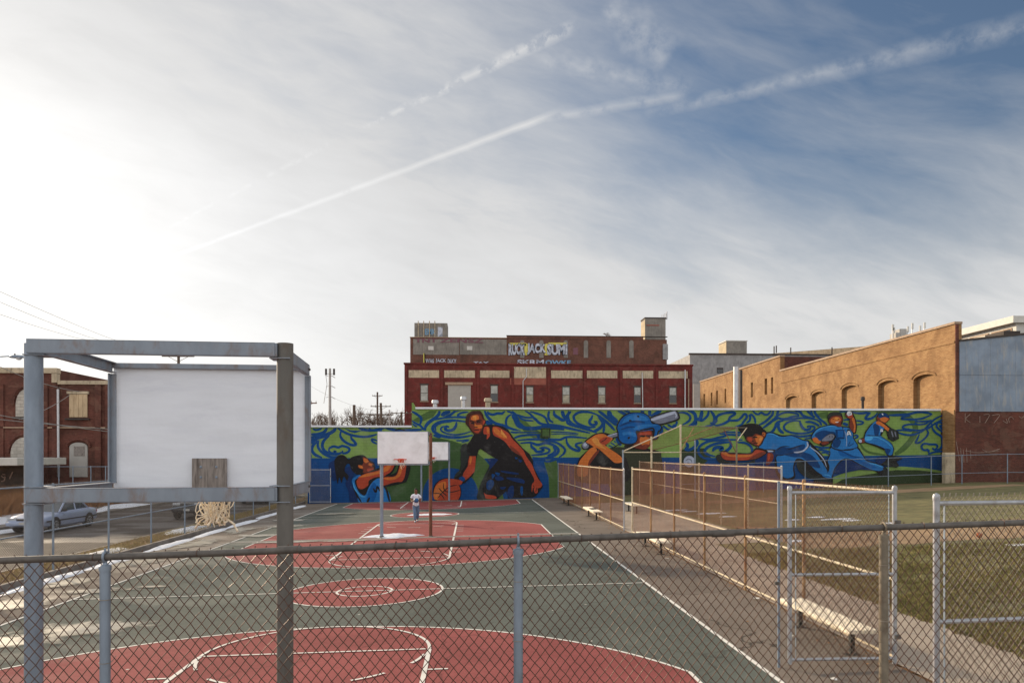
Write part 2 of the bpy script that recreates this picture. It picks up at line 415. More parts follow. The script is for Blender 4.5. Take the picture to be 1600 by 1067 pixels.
sheet('ball_field', 8.1, 75, -8, 52.1, 0.0, 'turf', 4)
def dirt(pts, name='infield'):
    mb = MB(); P = []
    for i, (x, y) in enumerate(pts):
        x2, y2 = pts[(i + 1) % len(pts)]
        for k in range(12):
            f = k / 12; X = x + (x2 - x) * f; Y = y + (y2 - y) * f
            Y += 0.5 * mnoise.noise(Vector((X * 0.8, Y * 0.8, 1.3))) + 0.2 * mnoise.noise(Vector((X * 3, Y * 3, 4.3))); X += 0.3 * mnoise.noise(Vector((X * 0.9, Y, 7.7)))
            P.append((min(max(X, 8.4), 35.9), Y, g(min(max(X, 8.4), 35.9)) + 0.006))
    mb.face(P); struct(name, mb, 'infield_dirt')
dirt([(10.3, 22.5), (14, 22.6), (20, 23.2), (30, 25.5), (36, 28), (36, 32), (28, 29.6), (20, 27.6), (14, 26.6), (10.4, 30)])
dirt([(14, 41.5), (22, 43.4), (30, 45.2), (36, 46.2), (36, 48.2), (28, 47.4), (20, 45.6), (13, 43.5)])

# ------------------------------------------------------------------ the two courts
XC = -2.52; HW = 6.70                      # axis of the courts and half width
def gp(x, y, dz): return (x, y, g(x) + dz)
def strip(mb, pts, w, dz, closed=False):
    """painted line of width w along pts"""
    n = len(pts); L = []; R = []
    for i in range(n):
        a = Vector(pts[(i - 1) % n] if closed else pts[max(i - 1, 0)]); b = Vector(pts[(i + 1) % n] if closed else pts[min(i + 1, n - 1)])
        d = (b - a).normalized(); q = Vector((-d.y, d.x)) * w / 2; p = Vector(pts[i])
        L.append(p + q); R.append(p - q)
    for i in range(n if closed else n - 1):
        j = (i + 1) % n
        mb.face([gp(L[i].x, L[i].y, dz), gp(R[i].x, R[i].y, dz), gp(R[j].x, R[j].y, dz), gp(L[j].x, L[j].y, dz)])
def arc(cx, cy, r, a0, a1, n=48): return [(cx + r * math.cos(a0 + (a1 - a0) * i / n), cy + r * math.sin(a0 + (a1 - a0) * i / n)) for i in range(n + 1)]
LW = 0.055
def court(yc, half, label):
    y0, y1 = yc - half, yc + half
    mb = MB(); mb.face([gp(XC - HW, y0, 0.004), gp(XC + HW, y0, 0.004), gp(XC + HW, y1, 0.004), gp(XC - HW, y1, 0.004)])
    c = struct('basketball_court', mb, 'court_green')
    c['label'] = label
    mb = MB(); mb.face([gp(x, y, 0.008) for x, y in arc(XC, yc, 1.83, 0, 2 * math.pi, 64)[:-1]]); mb.build('centre_circle', 'court_red', c)
    lines = MB()
    strip(lines, arc(XC, yc, 1.83, 0, 2 * math.pi, 64)[:-1], LW, 0.0125, True)
    strip(lines, arc(XC, yc, 0.64, 0, 2 * math.pi, 40)[:-1], LW, 0.0125, True)
    lines.build('circle_line', 'line_paint', c)
    lines = MB(); strip(lines, [(XC - HW + LW, yc), (XC + HW - LW, yc)], LW, 0.0165); lines.build('half_court_line', 'line_paint', c)
    for x in (XC - HW, XC + HW):
        lines = MB(); strip(lines, [(x, y0), (x, y1)], LW * 1.3, 0.012); lines.build('sideline', 'line_paint', c)
    for s in (-1, 1):
        yb = yc + s * (half - 0.03); yh = yc + s * (half - 1.38)              # baseline, ring centre
        R3, xs3 = 6.2, 5.62
        a = math.acos(xs3 / R3)
        pts = arc(XC, yh, R3, -s * a, -s * (math.pi - a), 56)
        poly = [(XC + xs3, yb)] + pts + [(XC - xs3, yb)]
        mb = MB(); mb.face([gp(x, y, 0.008) for x, y in poly]); mb.build('three_point_area', 'court_red', c)
        lines = MB(); strip(lines, poly, LW, 0.0125); lines.build('three_point_line', 'line_paint', c)
        lines = MB(); strip(lines, [(XC - HW + LW, yb), (XC + HW - LW, yb)], LW, 0.0165 + 0.004 * (s > 0)); lines.build('baseline', 'line_paint', c)
        yf = yc + s * (half - 5.75)                                            # free throw line
        for sx in (-1, 1):
            lines = MB(); strip(lines, [(XC + sx * 1.83, yb - s * 0.06), (XC + sx * 1.83, yf)], LW * 1.3, 0.0165); lines.build('lane_line', 'line_paint', c)
            for d in (1.95, 2.75, 3.65, 4.55):
                lines = MB(); strip(lines, [(XC + sx * 1.87, yb - s * d), (XC + sx * 2.17, yb - s * d)], LW, 0.0165); lines.build('lane_mark', 'line_paint', c)
        lines = MB(); strip(lines, [(XC - 1.78, yf), (XC + 1.78, yf)], LW, 0.0205); lines.build('free_throw_line', 'line_paint', c)
        lines = MB(); strip(lines, arc(XC, yf, 1.83, 0 if s < 0 else math.pi, math.pi if s < 0 else 2 * math.pi, 40), LW, 0.0205); lines.build('free_throw_arc', 'line_paint', c)
        for k in range(5):
            a0 = (0 if s > 0 else math.pi) + math.pi * (k + 0.25) / 5
            lines = MB(); strip(lines, arc(XC, yf, 1.80, a0, a0 + 0.30, 6), LW, 0.0205); lines.build('arc_dash', 'line_paint', c)
    return c
court(17.8, 11.28, 'green and red painted court nearest the camera')
court(40.6, 11.28, 'green and red painted court running up to the mural wall')

# ------------------------------------------------------------------ wet patches on the low side, sun glare painted into their pale colour
m, t, p, pos = base('wet_glare')
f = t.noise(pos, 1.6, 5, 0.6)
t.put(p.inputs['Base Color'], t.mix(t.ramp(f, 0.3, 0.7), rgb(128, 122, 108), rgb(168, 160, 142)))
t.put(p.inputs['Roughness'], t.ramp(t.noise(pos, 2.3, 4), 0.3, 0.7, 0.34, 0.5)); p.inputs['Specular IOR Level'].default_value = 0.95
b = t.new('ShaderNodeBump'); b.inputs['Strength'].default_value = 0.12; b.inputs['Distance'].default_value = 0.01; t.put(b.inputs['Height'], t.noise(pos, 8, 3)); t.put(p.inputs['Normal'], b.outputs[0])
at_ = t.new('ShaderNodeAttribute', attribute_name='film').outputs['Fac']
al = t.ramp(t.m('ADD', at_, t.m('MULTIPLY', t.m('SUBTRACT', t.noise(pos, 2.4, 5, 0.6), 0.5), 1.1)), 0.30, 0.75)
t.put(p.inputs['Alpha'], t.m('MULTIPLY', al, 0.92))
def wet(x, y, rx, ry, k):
    """wet patch with painted glare, fading out towards its edge"""
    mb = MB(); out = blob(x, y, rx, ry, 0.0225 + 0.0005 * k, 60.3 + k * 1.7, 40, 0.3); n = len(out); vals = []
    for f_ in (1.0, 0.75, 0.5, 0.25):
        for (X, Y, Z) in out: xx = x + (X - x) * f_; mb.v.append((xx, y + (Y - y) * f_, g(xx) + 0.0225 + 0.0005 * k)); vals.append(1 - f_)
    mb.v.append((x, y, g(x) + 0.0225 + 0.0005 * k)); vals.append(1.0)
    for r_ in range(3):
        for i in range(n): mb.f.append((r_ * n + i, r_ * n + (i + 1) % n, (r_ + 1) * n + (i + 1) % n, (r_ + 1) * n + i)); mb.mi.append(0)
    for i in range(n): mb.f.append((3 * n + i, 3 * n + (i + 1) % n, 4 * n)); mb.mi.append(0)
    me = bpy.data.meshes.new('wet_patch'); me.from_pydata(mb.v, [], mb.f); me.materials.append(MATS['wet_glare'])
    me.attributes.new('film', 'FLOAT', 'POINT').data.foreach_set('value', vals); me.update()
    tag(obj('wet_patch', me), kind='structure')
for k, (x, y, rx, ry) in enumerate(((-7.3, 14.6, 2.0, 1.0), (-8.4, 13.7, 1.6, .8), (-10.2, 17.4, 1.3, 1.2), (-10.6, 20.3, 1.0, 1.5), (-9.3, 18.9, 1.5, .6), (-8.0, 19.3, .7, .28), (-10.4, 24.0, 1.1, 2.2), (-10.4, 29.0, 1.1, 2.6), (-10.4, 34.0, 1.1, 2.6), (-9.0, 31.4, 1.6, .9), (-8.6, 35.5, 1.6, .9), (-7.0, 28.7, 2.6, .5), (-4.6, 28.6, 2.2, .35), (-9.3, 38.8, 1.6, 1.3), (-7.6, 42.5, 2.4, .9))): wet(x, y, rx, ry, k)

# ------------------------------------------------------------------ snow left in the shade
SNOW = []
def snow(cx, cy, rx, ry, h, seed, label, dz=0.02):
    """low melting heap"""
    mb = MB(); rings = 6; n = 36; prev = None; out = blob(cx, cy, rx, ry, 0, seed, n, 0.45)
    for k in range(rings):
        f = 1 - k / rings; idx = []
        zz = h * (1 - f * f)
        for (x, y, z) in out:
            X = cx + (x - cx) * f; Y = cy + (y - cy) * f
            b = 0.35 * h * mnoise.noise(Vector((X * 4, Y * 4, seed))) if k else 0
            idx.append(len(mb.v)); mb.v.append((X, Y, (-0.225 if X < -13.6 and X > -22 else 0) * 0 + (g(X) if not -22.0 < X < -13.75 else -0.345) + dz * 0.2 + zz + b))
        if prev:
            for i in range(n): mb.f.append((prev[i], prev[(i + 1) % n], idx[(i + 1) % n], idx[i])); mb.mi.append(0)
        prev = idx
    mb.f.append(tuple(prev)); mb.mi.append(0)
    o = mb.build('snow_patch', 'snow_white', smooth=True); tag(o, label, 'snow', 'melting snow patches'); return o
snow(-3.1, 29.9, 1.05, 0.55, 0.10, 1.2, 'low heap of melting snow between the posts of the middle hoop')
snow(-2.2, 40.5, 1.15, 0.5, 0.05, 2.4, 'thin snow patch on the centre circle behind the walking person')

# ------------------------------------------------------------------ metal and wood
mat('galvanised', rgb(134, 146, 160), 0.5, 0.14, 9, metal=0.35, stain=rgb(96, 80, 66), samt=0.5, sscale=5, lo=0.55, hi=0.75, stretch=(1, 1, 0.35))
mat('galvanised_bright', rgb(168, 170, 174), 0.42, 0.12, 9, metal=0.45, stain=rgb(110, 96, 80), samt=0.4, sscale=6)
mat('steel_channel', rgb(136, 145, 156), 0.55, 0.10, 5, metal=0.25, stain=rgb(124, 92, 64), samt=0.7, sscale=6, lo=0.49, hi=0.74, stretch=(1, 1, 0.4))
mat('weathered_post', rgb(128, 118, 102), 0.6, 0.2, 12, metal=0.2, stain=rgb(84, 66, 50), samt=0.6, sscale=8)
mat('hoop_post_dull', rgb(106, 103, 98), 0.6, 0.12, 7, metal=0.15, stain=rgb(92, 74, 58), samt=0.5, sscale=5, stretch=(1, 1, 0.4))
mat('rust_post', rgb(110, 70, 52), 0.75, 0.25, 10, stain=rgb(90, 50, 34), samt=0.6, sscale=5, stretch=(1, 1, 0.4))
mat('rust_paint_post', rgb(164, 128, 88), 0.7, 0.22, 9, stain=rgb(124, 80, 54), samt=0.75, sscale=4, lo=0.42, hi=0.62, stretch=(1, 1, 0.5))
mat('rail_pale', rgb(200, 186, 158), 0.6, 0.14, 8, stain=rgb(164, 116, 74), samt=0.6, sscale=3)
mat('dark_rail', rgb(94, 89, 84), 0.6, 0.25, 14, metal=0.2, stain=rgb(110, 104, 100), samt=0.5, sscale=9, lo=0.5, hi=0.7)
mat('wire_rust', rgb(88, 60, 46), 0.42, 0.3, 25, metal=0.3, spec=0.6, stain=rgb(80, 46, 32), samt=0.6, sscale=14)
mat('wire_rust_orange', rgb(134, 90, 66), 0.7, 0.2, 3, stain=rgb(110, 64, 42), samt=0.5, sscale=2)
mat('wire_grey', rgb(150, 142, 130), 0.55, 0.15, 6, metal=0.3, stain=rgb(120, 90, 70), samt=0.4, sscale=3)
mat('wire_dark', rgb(96, 90, 86), 0.6, 0.15, 6, metal=0.2)
mat('board_white', rgb(240, 240, 242), 0.6, 0.05, 3, stain=rgb(186, 178, 174), samt=0.5, sscale=1.6, lo=0.42, hi=0.8)
mat('board_back', rgb(232, 236, 248), 0.65, 0.04, 2.5, bump=0.08, bscale=30, stain=rgb(206, 210, 224), samt=0.3, sscale=1.6, stretch=(0.6, 1, 3))
mat('ply_wood', rgb(138, 130, 124), 0.8, 0.3, 9, stain=rgb(70, 60, 54), samt=0.7, sscale=5, stretch=(5, 1, 0.5))
mat('rim_red', rgb(206, 74, 42), 0.5, 0.12, 8)
mat('rope_cream', rgb(226, 216, 194), 0.9, 0.2, 40)
mat('bench_wood', rgb(238, 226, 204), 0.75, 0.1, 3, stain=rgb(150, 128, 100), samt=0.5, sscale=5, stretch=(6, 0.6, 6))
mat('black_iron', rgb(40, 38, 36), 0.6, 0.2, 10)

# ------------------------------------------------------------------ basketball hoops
def hoop(label, loc, rz, near, pm_left, pm_right):
    """two posts, a box frame of channels reaching over the court, board, ring and net. Local +y points into the court"""
    h = thing('basketball_hoop', label, 'basketball hoop', loc, 'basketball hoops', rz)
    hs = 0.952; D = 1.40; zl, zu = 2.95, 4.10
    if rz > 1: pm_left, pm_right = pm_right, pm_left
    for sx, pm in ((-1, pm_left), (1, pm_right)):
        mb = MB().tube([(sx * hs, 0, -0.3), (sx * hs, 0, zu + (0.005 if sx > 0 else -0.03))], 0.065, 20); p = mb.build('post', pm, h, True, True)
        mb = MB().lathe((sx * hs, 0, 0), [(0.0, 0.06), (0.085, 0.055), (0.09, 0.01), (0.09, -0.02)], 16); mb.build('base_collar', 'dark_rail', p, raw=True)
        for z in (zl, zu):
            for zz in ((z - 0.125, z + 0.004) if z == zl else (z - 0.125,)):
                MB().bev(sx * hs - (0.11 if sx > 0 else 0.05), sx * hs + (0.11 if sx < 0 else 0.05), -0.075, 0.10, zz, zz + 0.009, 0.003).build('gusset_plate', 'steel_channel', h, raw=True)
        # channels running out to the board
        for z in (zl, zu):
            x0 = sx * hs - sx * 0.018; e = 0.05
            mb = MB().bev(min(x0, x0 - sx * 0.012), max(x0, x0 - sx * 0.012), 0.05, D, z - 0.105, z, 0.003)
            mb.bev(min(x0, x0 - sx * e), max(x0, x0 - sx * e), 0.05, D, z - 0.012, z - 0.002, 0.003)
            mb.bev(min(x0, x0 - sx * e), max(x0, x0 - sx * e), 0.05, D, z - 0.103, z - 0.094, 0.003)
            b = mb.build('side_beam', 'steel_channel', h, raw=True)
            for k in (-0.02, 0.02):
                MB().lathe((x0 + sx * 0.002, D - 0.06 + k, z - 0.05), [(0.0, sx * 0.014), (0.011, sx * 0.012), (0.012, 0.0)], 8, 'x').build('bolt', 'dark_rail', b, raw=True)
    for z, nm in ((zu, 'cross_beam'), (zl, 'cross_beam')):
        y0 = -0.085
        a, b2 = -hs - 0.015, hs - 0.066
        mb = MB().bev(a, b2, y0, y0 + 0.014, z - 0.112, z, 0.003)
        mb.bev(a, b2, y0, y0 + 0.055, z - 0.010, z - 0.001, 0.003).bev(a, b2, y0, y0 + 0.055, z - 0.111, z - 0.102, 0.003)
        mb.build(nm, 'steel_channel', h, raw=True)
        MB().bev(hs - 0.075, hs - 0.05, y0 + 0.01, 0.03, z - 0.11, z - 0.002, 0.003).build('end_plate', 'steel_channel', h, raw=True)
        MB().bev(-hs + 0.02, hs - 0.02, D - 0.02, D + 0.02, z - (0.055 if z == zu else 0.118), z - (0.006 if z == zu else 0.075), 0.003).build('back_rail', 'steel_channel', h, raw=True)
    for sx in (-1, 1):
        mb = MB().bev(sx * hs - 0.03 - sx * 0.035, sx * hs + 0.03 - sx * 0.035, D - 0.01, D + 0.003, zl - 0.01, zu - 0.11, 0.002)
        mb.bev(sx * hs - 0.006 - sx * 0.010, sx * hs + 0.006 - sx * 0.010, D - 0.05, D - 0.01, zl - 0.01, zu - 0.11, 0.002); mb.build('upright', 'steel_channel', h, raw=True)
    bz0, bz1 = zl - 0.06, zu - 0.03
    bb = MB().bev(-0.925, 0.925, D + 0.024, D + 0.062, bz0, bz1, 0.006).build('backboard', 'board_back' if near else 'board_white', h, raw=True)
    if near:
        mp = MB().bev(-0.18, 0.14, D - 0.032, D + 0.020, bz0, bz0 + 0.285, 0.004).build('mounting_plate', 'ply_wood', bb, raw=True)
        for bx in (-0.095, 0.05):
            for bz in (0.10, 0.20): MB().lathe((bx, D - 0.032, bz0 + bz), [(0, -0.012), (0.006, -0.011), (0.007, -0.004), (0.012, -0.003), (0.013, 0.001)], 10, 'y').build('bolt', 'galvanised', bb, True, True)
    yr = D + 0.062 + 0.15 + 0.23; zr = 3.05; cx = -0.09 if near else 0.06
    ring = [(cx + 0.229 * math.cos(2 * math.pi * i / 28), yr + 0.229 * math.sin(2 * math.pi * i / 28), zr) for i in range(29)]
    r_ = MB().tube(ring, 0.012 if near else 0.018, 8).build('rim', 'rim_red', h, True, True)
    mb = MB().bev(cx - 0.10, cx + 0.10, D + 0.062, D + 0.075, zr - 0.12, zr + 0.03, 0.003)
    for sx in (-1, 1):
        mb.tube([(cx + sx * 0.08, D + 0.07, zr - 0.08), (cx + sx * 0.12, yr - 0.17, zr - 0.01)], 0.012, 8)
        mb.tube([(cx + sx * 0.05, D + 0.07, zr), (cx + sx * 0.05, yr - 0.22, zr)], 0.012, 8)
    mb.build('rim_bracket', 'rim_red', r_, raw=True)
    rnd = random.Random(3 if near else 5); mb = MB()
    rr = 0.0052 if near else 0.006
    N = 12
    def np_(i, row):
        a = 2 * math.pi * i / N + 0.2 * rnd.uniform(-1, 1) * row; R = [0.225, 0.185, 0.14, 0.12, 0.11][row] * rnd.uniform(0.8, 1.12)
        return Vector((cx + R * math.cos(a), yr + R * math.sin(a), zr - [0, 0.16, 0.33, 0.48, 0.56][row] + rnd.uniform(-0.05, 0.04) * (row > 0)))
    rows = 5 if near else 3
    G = [[np_(i, r) for i in range(N)] for r in range(rows)]
    for r in range(rows - 1):
        for i in range(N):
            for dj in (0, 1):
                if rnd.random() < (0.86 if near else 0.35):
                    a, b = G[r][i], G[r + 1][(i + dj - r % 2) % N]; mid = (a + b) / 2 + Vector((rnd.uniform(-.02, .02), rnd.uniform(-.02, .02), -0.02))
                    mb.tube([a, mid, b], rr, 5)
    if near:
        for k, (ang, ln) in enumerate(((2.8, 0.12), (3.4, 0.06), (0.6, 0.10), (0.1, 0.16), (4.4, 0.08), (5.2, 0.05))):
            a = G[3][k % N]; p = [a]; q = Vector((cx + 0.17 * math.cos(ang), yr + 0.15 * math.sin(ang), zr - 0.48))
            for s_ in range(1, 6):
                f = s_ / 5; p.append(a.lerp(q, f) + Vector((0.05 * math.sin(f * 5 + k), 0.03 * math.cos(f * 4 + k), -ln * f * f + 0.05 * math.sin(f * 3.14))))
            mb.tube(p, rr * 1.2, 6, radii=[rr, rr, rr, rr * 1.1, rr * 1.5, rr * 2.4])
        for k in range(30):      # tangled loops
            c = Vector((cx + rnd.uniform(-.10, .10), yr + rnd.uniform(-.10, .10), zr - rnd.uniform(.2, .52))); R = rnd.uniform(.04, .10); ph = rnd.uniform(0, 6)
            mb.tube([c + Vector((R * math.cos(t_), R * math.sin(t_ + ph) * 0.8, R * 0.9 * math.sin(t_ * 1.3 + ph))) for t_ in [x * 0.5 for x in range(10)]], rr, 5)
    mb.build('net', 'rope_cream', r_, True, True)
    return h
HX = -2.455
hoop('near basketball hoop seen from behind, white board in a grey box frame', (HX, 6.08, g(HX)), 0.06, True, 'galvanised', 'hoop_post_dull')
hoop('middle basketball hoop facing the camera, rust brown right post', (-2.56, 29.5, g(HX)), math.pi, False, 'galvanised', 'rust_post')
hoop('farthest basketball hoop in front of the mural, both posts grey', (-2.5, 51.7, g(HX)), math.pi, False, 'galvanised', 'galvanised')

# ------------------------------------------------------------------ chain link fences
DATA = {}
def chain(key, *a, **k):
    if key not in DATA: DATA[key] = chain_data('chain_link', *a, **k)
    return DATA[key]
def fence(label, pts, H, rails, post_mat, rail_mat, wire, pr=0.03, rr=0.021, pitch=0.072, wr=0.0027, side=1, group=None, caps=True, post_top=0.05, mats=None):
    """posts at pts (x, y); rails at heights above ground; one woven panel per bay, on the given side of the posts"""
    x0, y0 = pts[0]; f = thing('chain_link_fence', label, 'fence', (x0, y0, g(x0)), group)
    for i, (x, y) in enumerate(pts):
        z = g(x); m = mats[i] if mats else post_mat
        p = MB().tube([(x, y, z - 0.3), (x, y, z + H + post_top)], pr, 10)
        p = p.build('post', m, f, True)
        if caps: MB().lathe((x, y, z + H + post_top), [(pr * 1.15, -0.035), (pr * 1.2, 0.0), (pr * 0.9, 0.025), (0.0, 0.04)], 10).build('cap', m, p)
    for k, zr in enumerate(rails):
        mb = MB()
        mb.tube([(x, y, g(x) + zr) for x, y in pts], rr, 8)
        mb.build(('top_rail', 'mid_rail', 'bottom_rail')[k] if len(rails) > 2 or k == 0 else 'mid_rail', rail_mat, f, True)
    for (xa, ya), (xb, yb) in zip(pts, pts[1:]):
        L = math.hypot(xb - xa, yb - ya); key = (round(H, 2), wire, pitch, wr)
        W0 = 3.0
        me = chain(key, W0, H + 0.03, pitch, pitch, wr, wire)
        o = obj('chain_link', me, f)
        d = Vector((xb - xa, yb - ya, g(xb) - g(xa)))
        n = Vector((-d.y, d.x, 0)).normalized() * (pr + 0.006) * side
        o.location = Vector((xa, ya, g(xa) + 0.03)) + n - Vector(f.location)
        o.rotation_euler = (0, -math.asin(d.z / d.length), math.atan2(d.y, d.x)); o.scale = (d.length / W0, 1, 1)
    return f
def line_y(x, ys): return [(x, y) for y in ys]
FX = 6.15
fence('rusty chain link fence with orange posts beside the near benches', line_y(FX, [10.6 + 2.97 * k for k in range(7)]), 2.5, [2.5, 1.22, 0.1], 'rust_paint_post', 'rail_pale', 'wire_rust_orange', side=-1, group='fences beside the ball field',
      mats=['galvanised_bright'] + ['rust_paint_post'] * 5 + ['rail_pale'])
fence('rust brown chain link fence running up to the mural beside the far benches', line_y(FX, [30.0 + 2.88 * k for k in range(9)]), 2.42, [2.42, 1.2, 0.1], 'rust_paint_post', 'rail_pale', 'wire_rust_orange', side=-1, group='fences beside the ball field',
      mats=['galvanised_bright'] + ['rust_paint_post'] * 7 + ['galvanised'])
fence('pale railed dugout fence standing behind the orange posted fence', line_y(10.3, [24.4 + 3.02 * k for k in range(8)]), 2.45, [2.45, 1.25], 'rail_pale', 'rail_pale', 'wire_rust_orange', side=1, group='fences beside the ball field',
      mats=['galvanised_bright'] + ['rail_pale'] * 7)
fence('tall grey chain link fence along the street kerb on the left', line_y(-11.85, [15.40 + 3.25 * k for k in range(13)]), 2.55, [2.55, 1.28, 0.12], 'galvanised', 'galvanised', 'wire_dark', side=1, group=None, caps=False)
fp = [(gx(px, 50.3), 50.3) for px in (1063, 1130, 1193, 1258, 1322, 1388, 1455)] + [(34.0, 50.25), (36.8, 49.6), (40.5, 49.4), (44.5, 49.3)]
fence('low grey chain link fence in front of the baseball figures', fp, 2.0, [2.0, 0.75], 'galvanised', 'galvanised', 'wire_dark', pr=0.035, rr=0.022, pitch=0.09, wr=0.0014, side=-1, caps=False)
# low rail of weathered timber at the foot of the street fence
mb = MB().bev(-11.80, -11.66, 8, 53.2, -0.26, -0.07, 0.02); tag(mb.build('kerb_rail', 'kerb_concrete'), 'dark weathered kerb along the foot of the street fence', 'kerb')

# the fence nearest the camera
def near_fence():
    fy = lambda x: 4.66 + 0.065 * x
    top = lambda x: 2.612 + 0.024 * x
    f = thing('chain_link_fence', 'dark railed chain link fence across the foreground', 'fence', (0, fy(0), 0))
    xs = [-4.59, -2.15, 0.291, 2.735, 5.18]
    for i, x in enumerate(xs):
        y = fy(x); zt = top(x); m = 'weathered_post' if i == 3 else 'galvanised'
        p = MB().tube([(x, y, g(x) - 0.3), (x, y, zt - 0.05)], 0.0295, 16).build('post', m, f, True)
        c = MB().lathe((x, y, zt), [(0.0296, -0.082), (0.0345, -0.081), (0.0345, -0.054), (0.030, -0.050), (0.014, -0.046), (0.011, -0.03)], 20)
        lp = [(x, y + 0.03 * math.sin(a), zt + 0.03 * math.cos(a)) for a in [2 * math.pi * k / 14 for k in range(15)]]
        c.tube(lp, 0.0075, 8); c.tube([(x, y, zt + 0.028), (x, y, zt + 0.05)], 0.006, 8)
        c.build('loop_cap', m, f, True)
        mb = MB()
        for zz in (0.25, 0.62, 1.05, 1.5): 
            mb.tube([(x + 0.033 * math.cos(a), y + 0.033 * math.sin(a), zt - zz) for a in [2 * math.pi * k / 12 for k in range(13)]], 0.0022, 5)
            mb.tube([(x + 0.03, y + 0.02, zt - zz), (x + 0.045, y + 0.04, zt - zz + 0.03)], 0.002, 5)
        mb.build('wire_tie', 'wire_grey', f)
    mb = MB().tube([(x, fy(x), top(x) + 0.004 * math.sin(x * 1.3)) for x in [-5.4 + 0.5 * k for k in range(24)]], 0.0205, 14); r = mb.build('top_rail', 'dark_rail', f, True)
    for x in (-1.1, 1.62, 3.9):
        MB().tube([(x - 0.07, fy(x - 0.07), top(x - 0.07)), (x + 0.07, fy(x + 0.07), top(x + 0.07))], 0.0232, 14).build('rail_sleeve', 'dark_rail', r, True)
    x0 = -5.4
    me = chain_data('chain_link', 11.6, 2.56, 0.0640, 0.078, 0.0027, 'wire_rust', 6, shear=0.024, skew=0.065, jit=0.0065)
    o = obj('chain_link', me, f); o.location = Vector((x0, fy(x0) + 0.024, top(x0) - 2.56 + 0.012)) - Vector(f.location)
    mb = MB(); n = int(11.6 / 0.0645)
    for k in range(n):      # knuckled wire ends over the rail, and tie wires round it
        x = x0 + 0.0645 * (k + 0.5); b = random.uniform(0.6, 1.2)
        mb.tube([(x - 0.004, fy(x) + 0.024, top(x) + 0.008), (x, fy(x) + 0.020, top(x) + 0.012 + 0.017 * b), (x + 0.006, fy(x) + 0.012, top(x) + 0.010 + 0.014 * b)], 0.0022, 5)
        if k % 9 == 4:
            mb.tube([(x + 0.004 * math.sin(a), fy(x) + 0.0235 * math.sin(a), top(x) + 0.0235 * math.cos(a)) for a in [2 * math.pi * j / 10 for j in range(11)]], 0.002, 5)
    mb.build('wire_ends', 'wire_rust', f)
near_fence()

# gates standing open
def gate(label, w, H, loc, rz, mats, zb=0.14, name='gate'):
    gt = thing(name, label, 'gate', loc, 'open gate leaves', rz); r = 0.024
    for x in (0, w):
        p = MB().tube([(x, 0, zb - 0.06), (x, 0, H + 0.04)], 0.032, 12).build('stile', mats, gt, True, True)
        MB().lathe((x, 0, H + 0.04), [(0.036, -0.03), (0.037, 0.005), (0.03, 0.03), (0.0, 0.045)], 12).build('cap', mats, p, True, True)
    for z, nm in ((H - 0.02, 'top_rail'), (H * 0.5 + 0.08, 'mid_rail'), (zb, 'bottom_rail')):
        MB().tube([(0, 0, z), (w, 0, z)], r, 10).build(nm, mats, gt, True, True)
    me = chain(('gate', round(w, 2), round(H, 2)), w - 0.14, H - zb + 0.05, 0.068, 0.085, 0.0037, 'wire_grey', jit=0.005)
    o = obj('chain_link', me, gt); o.location = (0.07, 0.028, zb - 0.01)
    kn = MB()
    for i in range(int((w - 0.14) / 0.068)):
        x = 0.07 + 0.068 * (i + 0.5) * (w - 0.14) / (0.068 * round((w - 0.14) / 0.068)); kn.tube([(x - 0.008, 0.028, H + 0.03), (x, 0.026, H + 0.075), (x + 0.010, 0.030, H + 0.082), (x + 0.012, 0.034, H + 0.045)], 0.003, 5)
    kn.build('wire_ends', 'wire_grey', gt, raw=True)
    for x in (0.085, w - 0.091): MB().bev(x, x + 0.006, -0.012, 0.012, zb, H - 0.03, 0.002).build('tension_bar', 'galvanised', gt, raw=True)
    for z in (0.45, H - 0.45):
        MB().bev(w - 0.02, w + 0.07, -0.045, 0.045, z - 0.03, z + 0.03, 0.006).build('hinge', 'dark_rail', gt, raw=True)
    return gt
gate('open grey gate leaf in front of the near bench', 1.55, 2.55, (4.55, 10.50, g(4.46)), 0.0, 'galvanised_bright')
p = thing('gate_stop_pole', 'thin grey pole standing beside the open gate leaf', 'pole', (4.44, 10.62, g(4.44)))
MB().tube([(4.44, 10.62, g(4.44) - 0.05), (4.44, 10.62, 2.78)], 0.02, 10).build('shaft', 'galvanised', p, True)
MB().bev(4.38, 4.45, 10.60, 10.64, 1.28, 1.33, 0.004).build('latch', 'dark_rail', p)
gate('grey gate leaf at the right edge of the picture', 1.62, 2.58, (4.66, 7.28, g(4.66) + 0.02), 0.10, 'galvanised_bright')
gt = gate('steel framed gate standing in front of the blue left end of the mural', 1.42, 2.38, (gx(484, 52.6), 52.6, g(-11)), 0.0, 'galvanised_bright')
# gate posts at the opening between the two field fences
for x, y, hh, lb in ((FX, 7.45, 2.75, 'thick grey gate post off the right edge carrying the nearest gate leaf'),):
    p = thing('gate_post', lb, 'post', (x, y, g(x)))
    MB().tube([(x, y, g(x) - 0.3), (x, y, g(x) + hh)], 0.045, 12).build('shaft', 'galvanised_bright', p, True)
    MB().lathe((x, y, g(x) + hh), [(0.05, -0.05), (0.052, 0.0), (0.04, 0.035), (0.0, 0.05)], 12).build('cap', 'galvanised_bright', p, True)

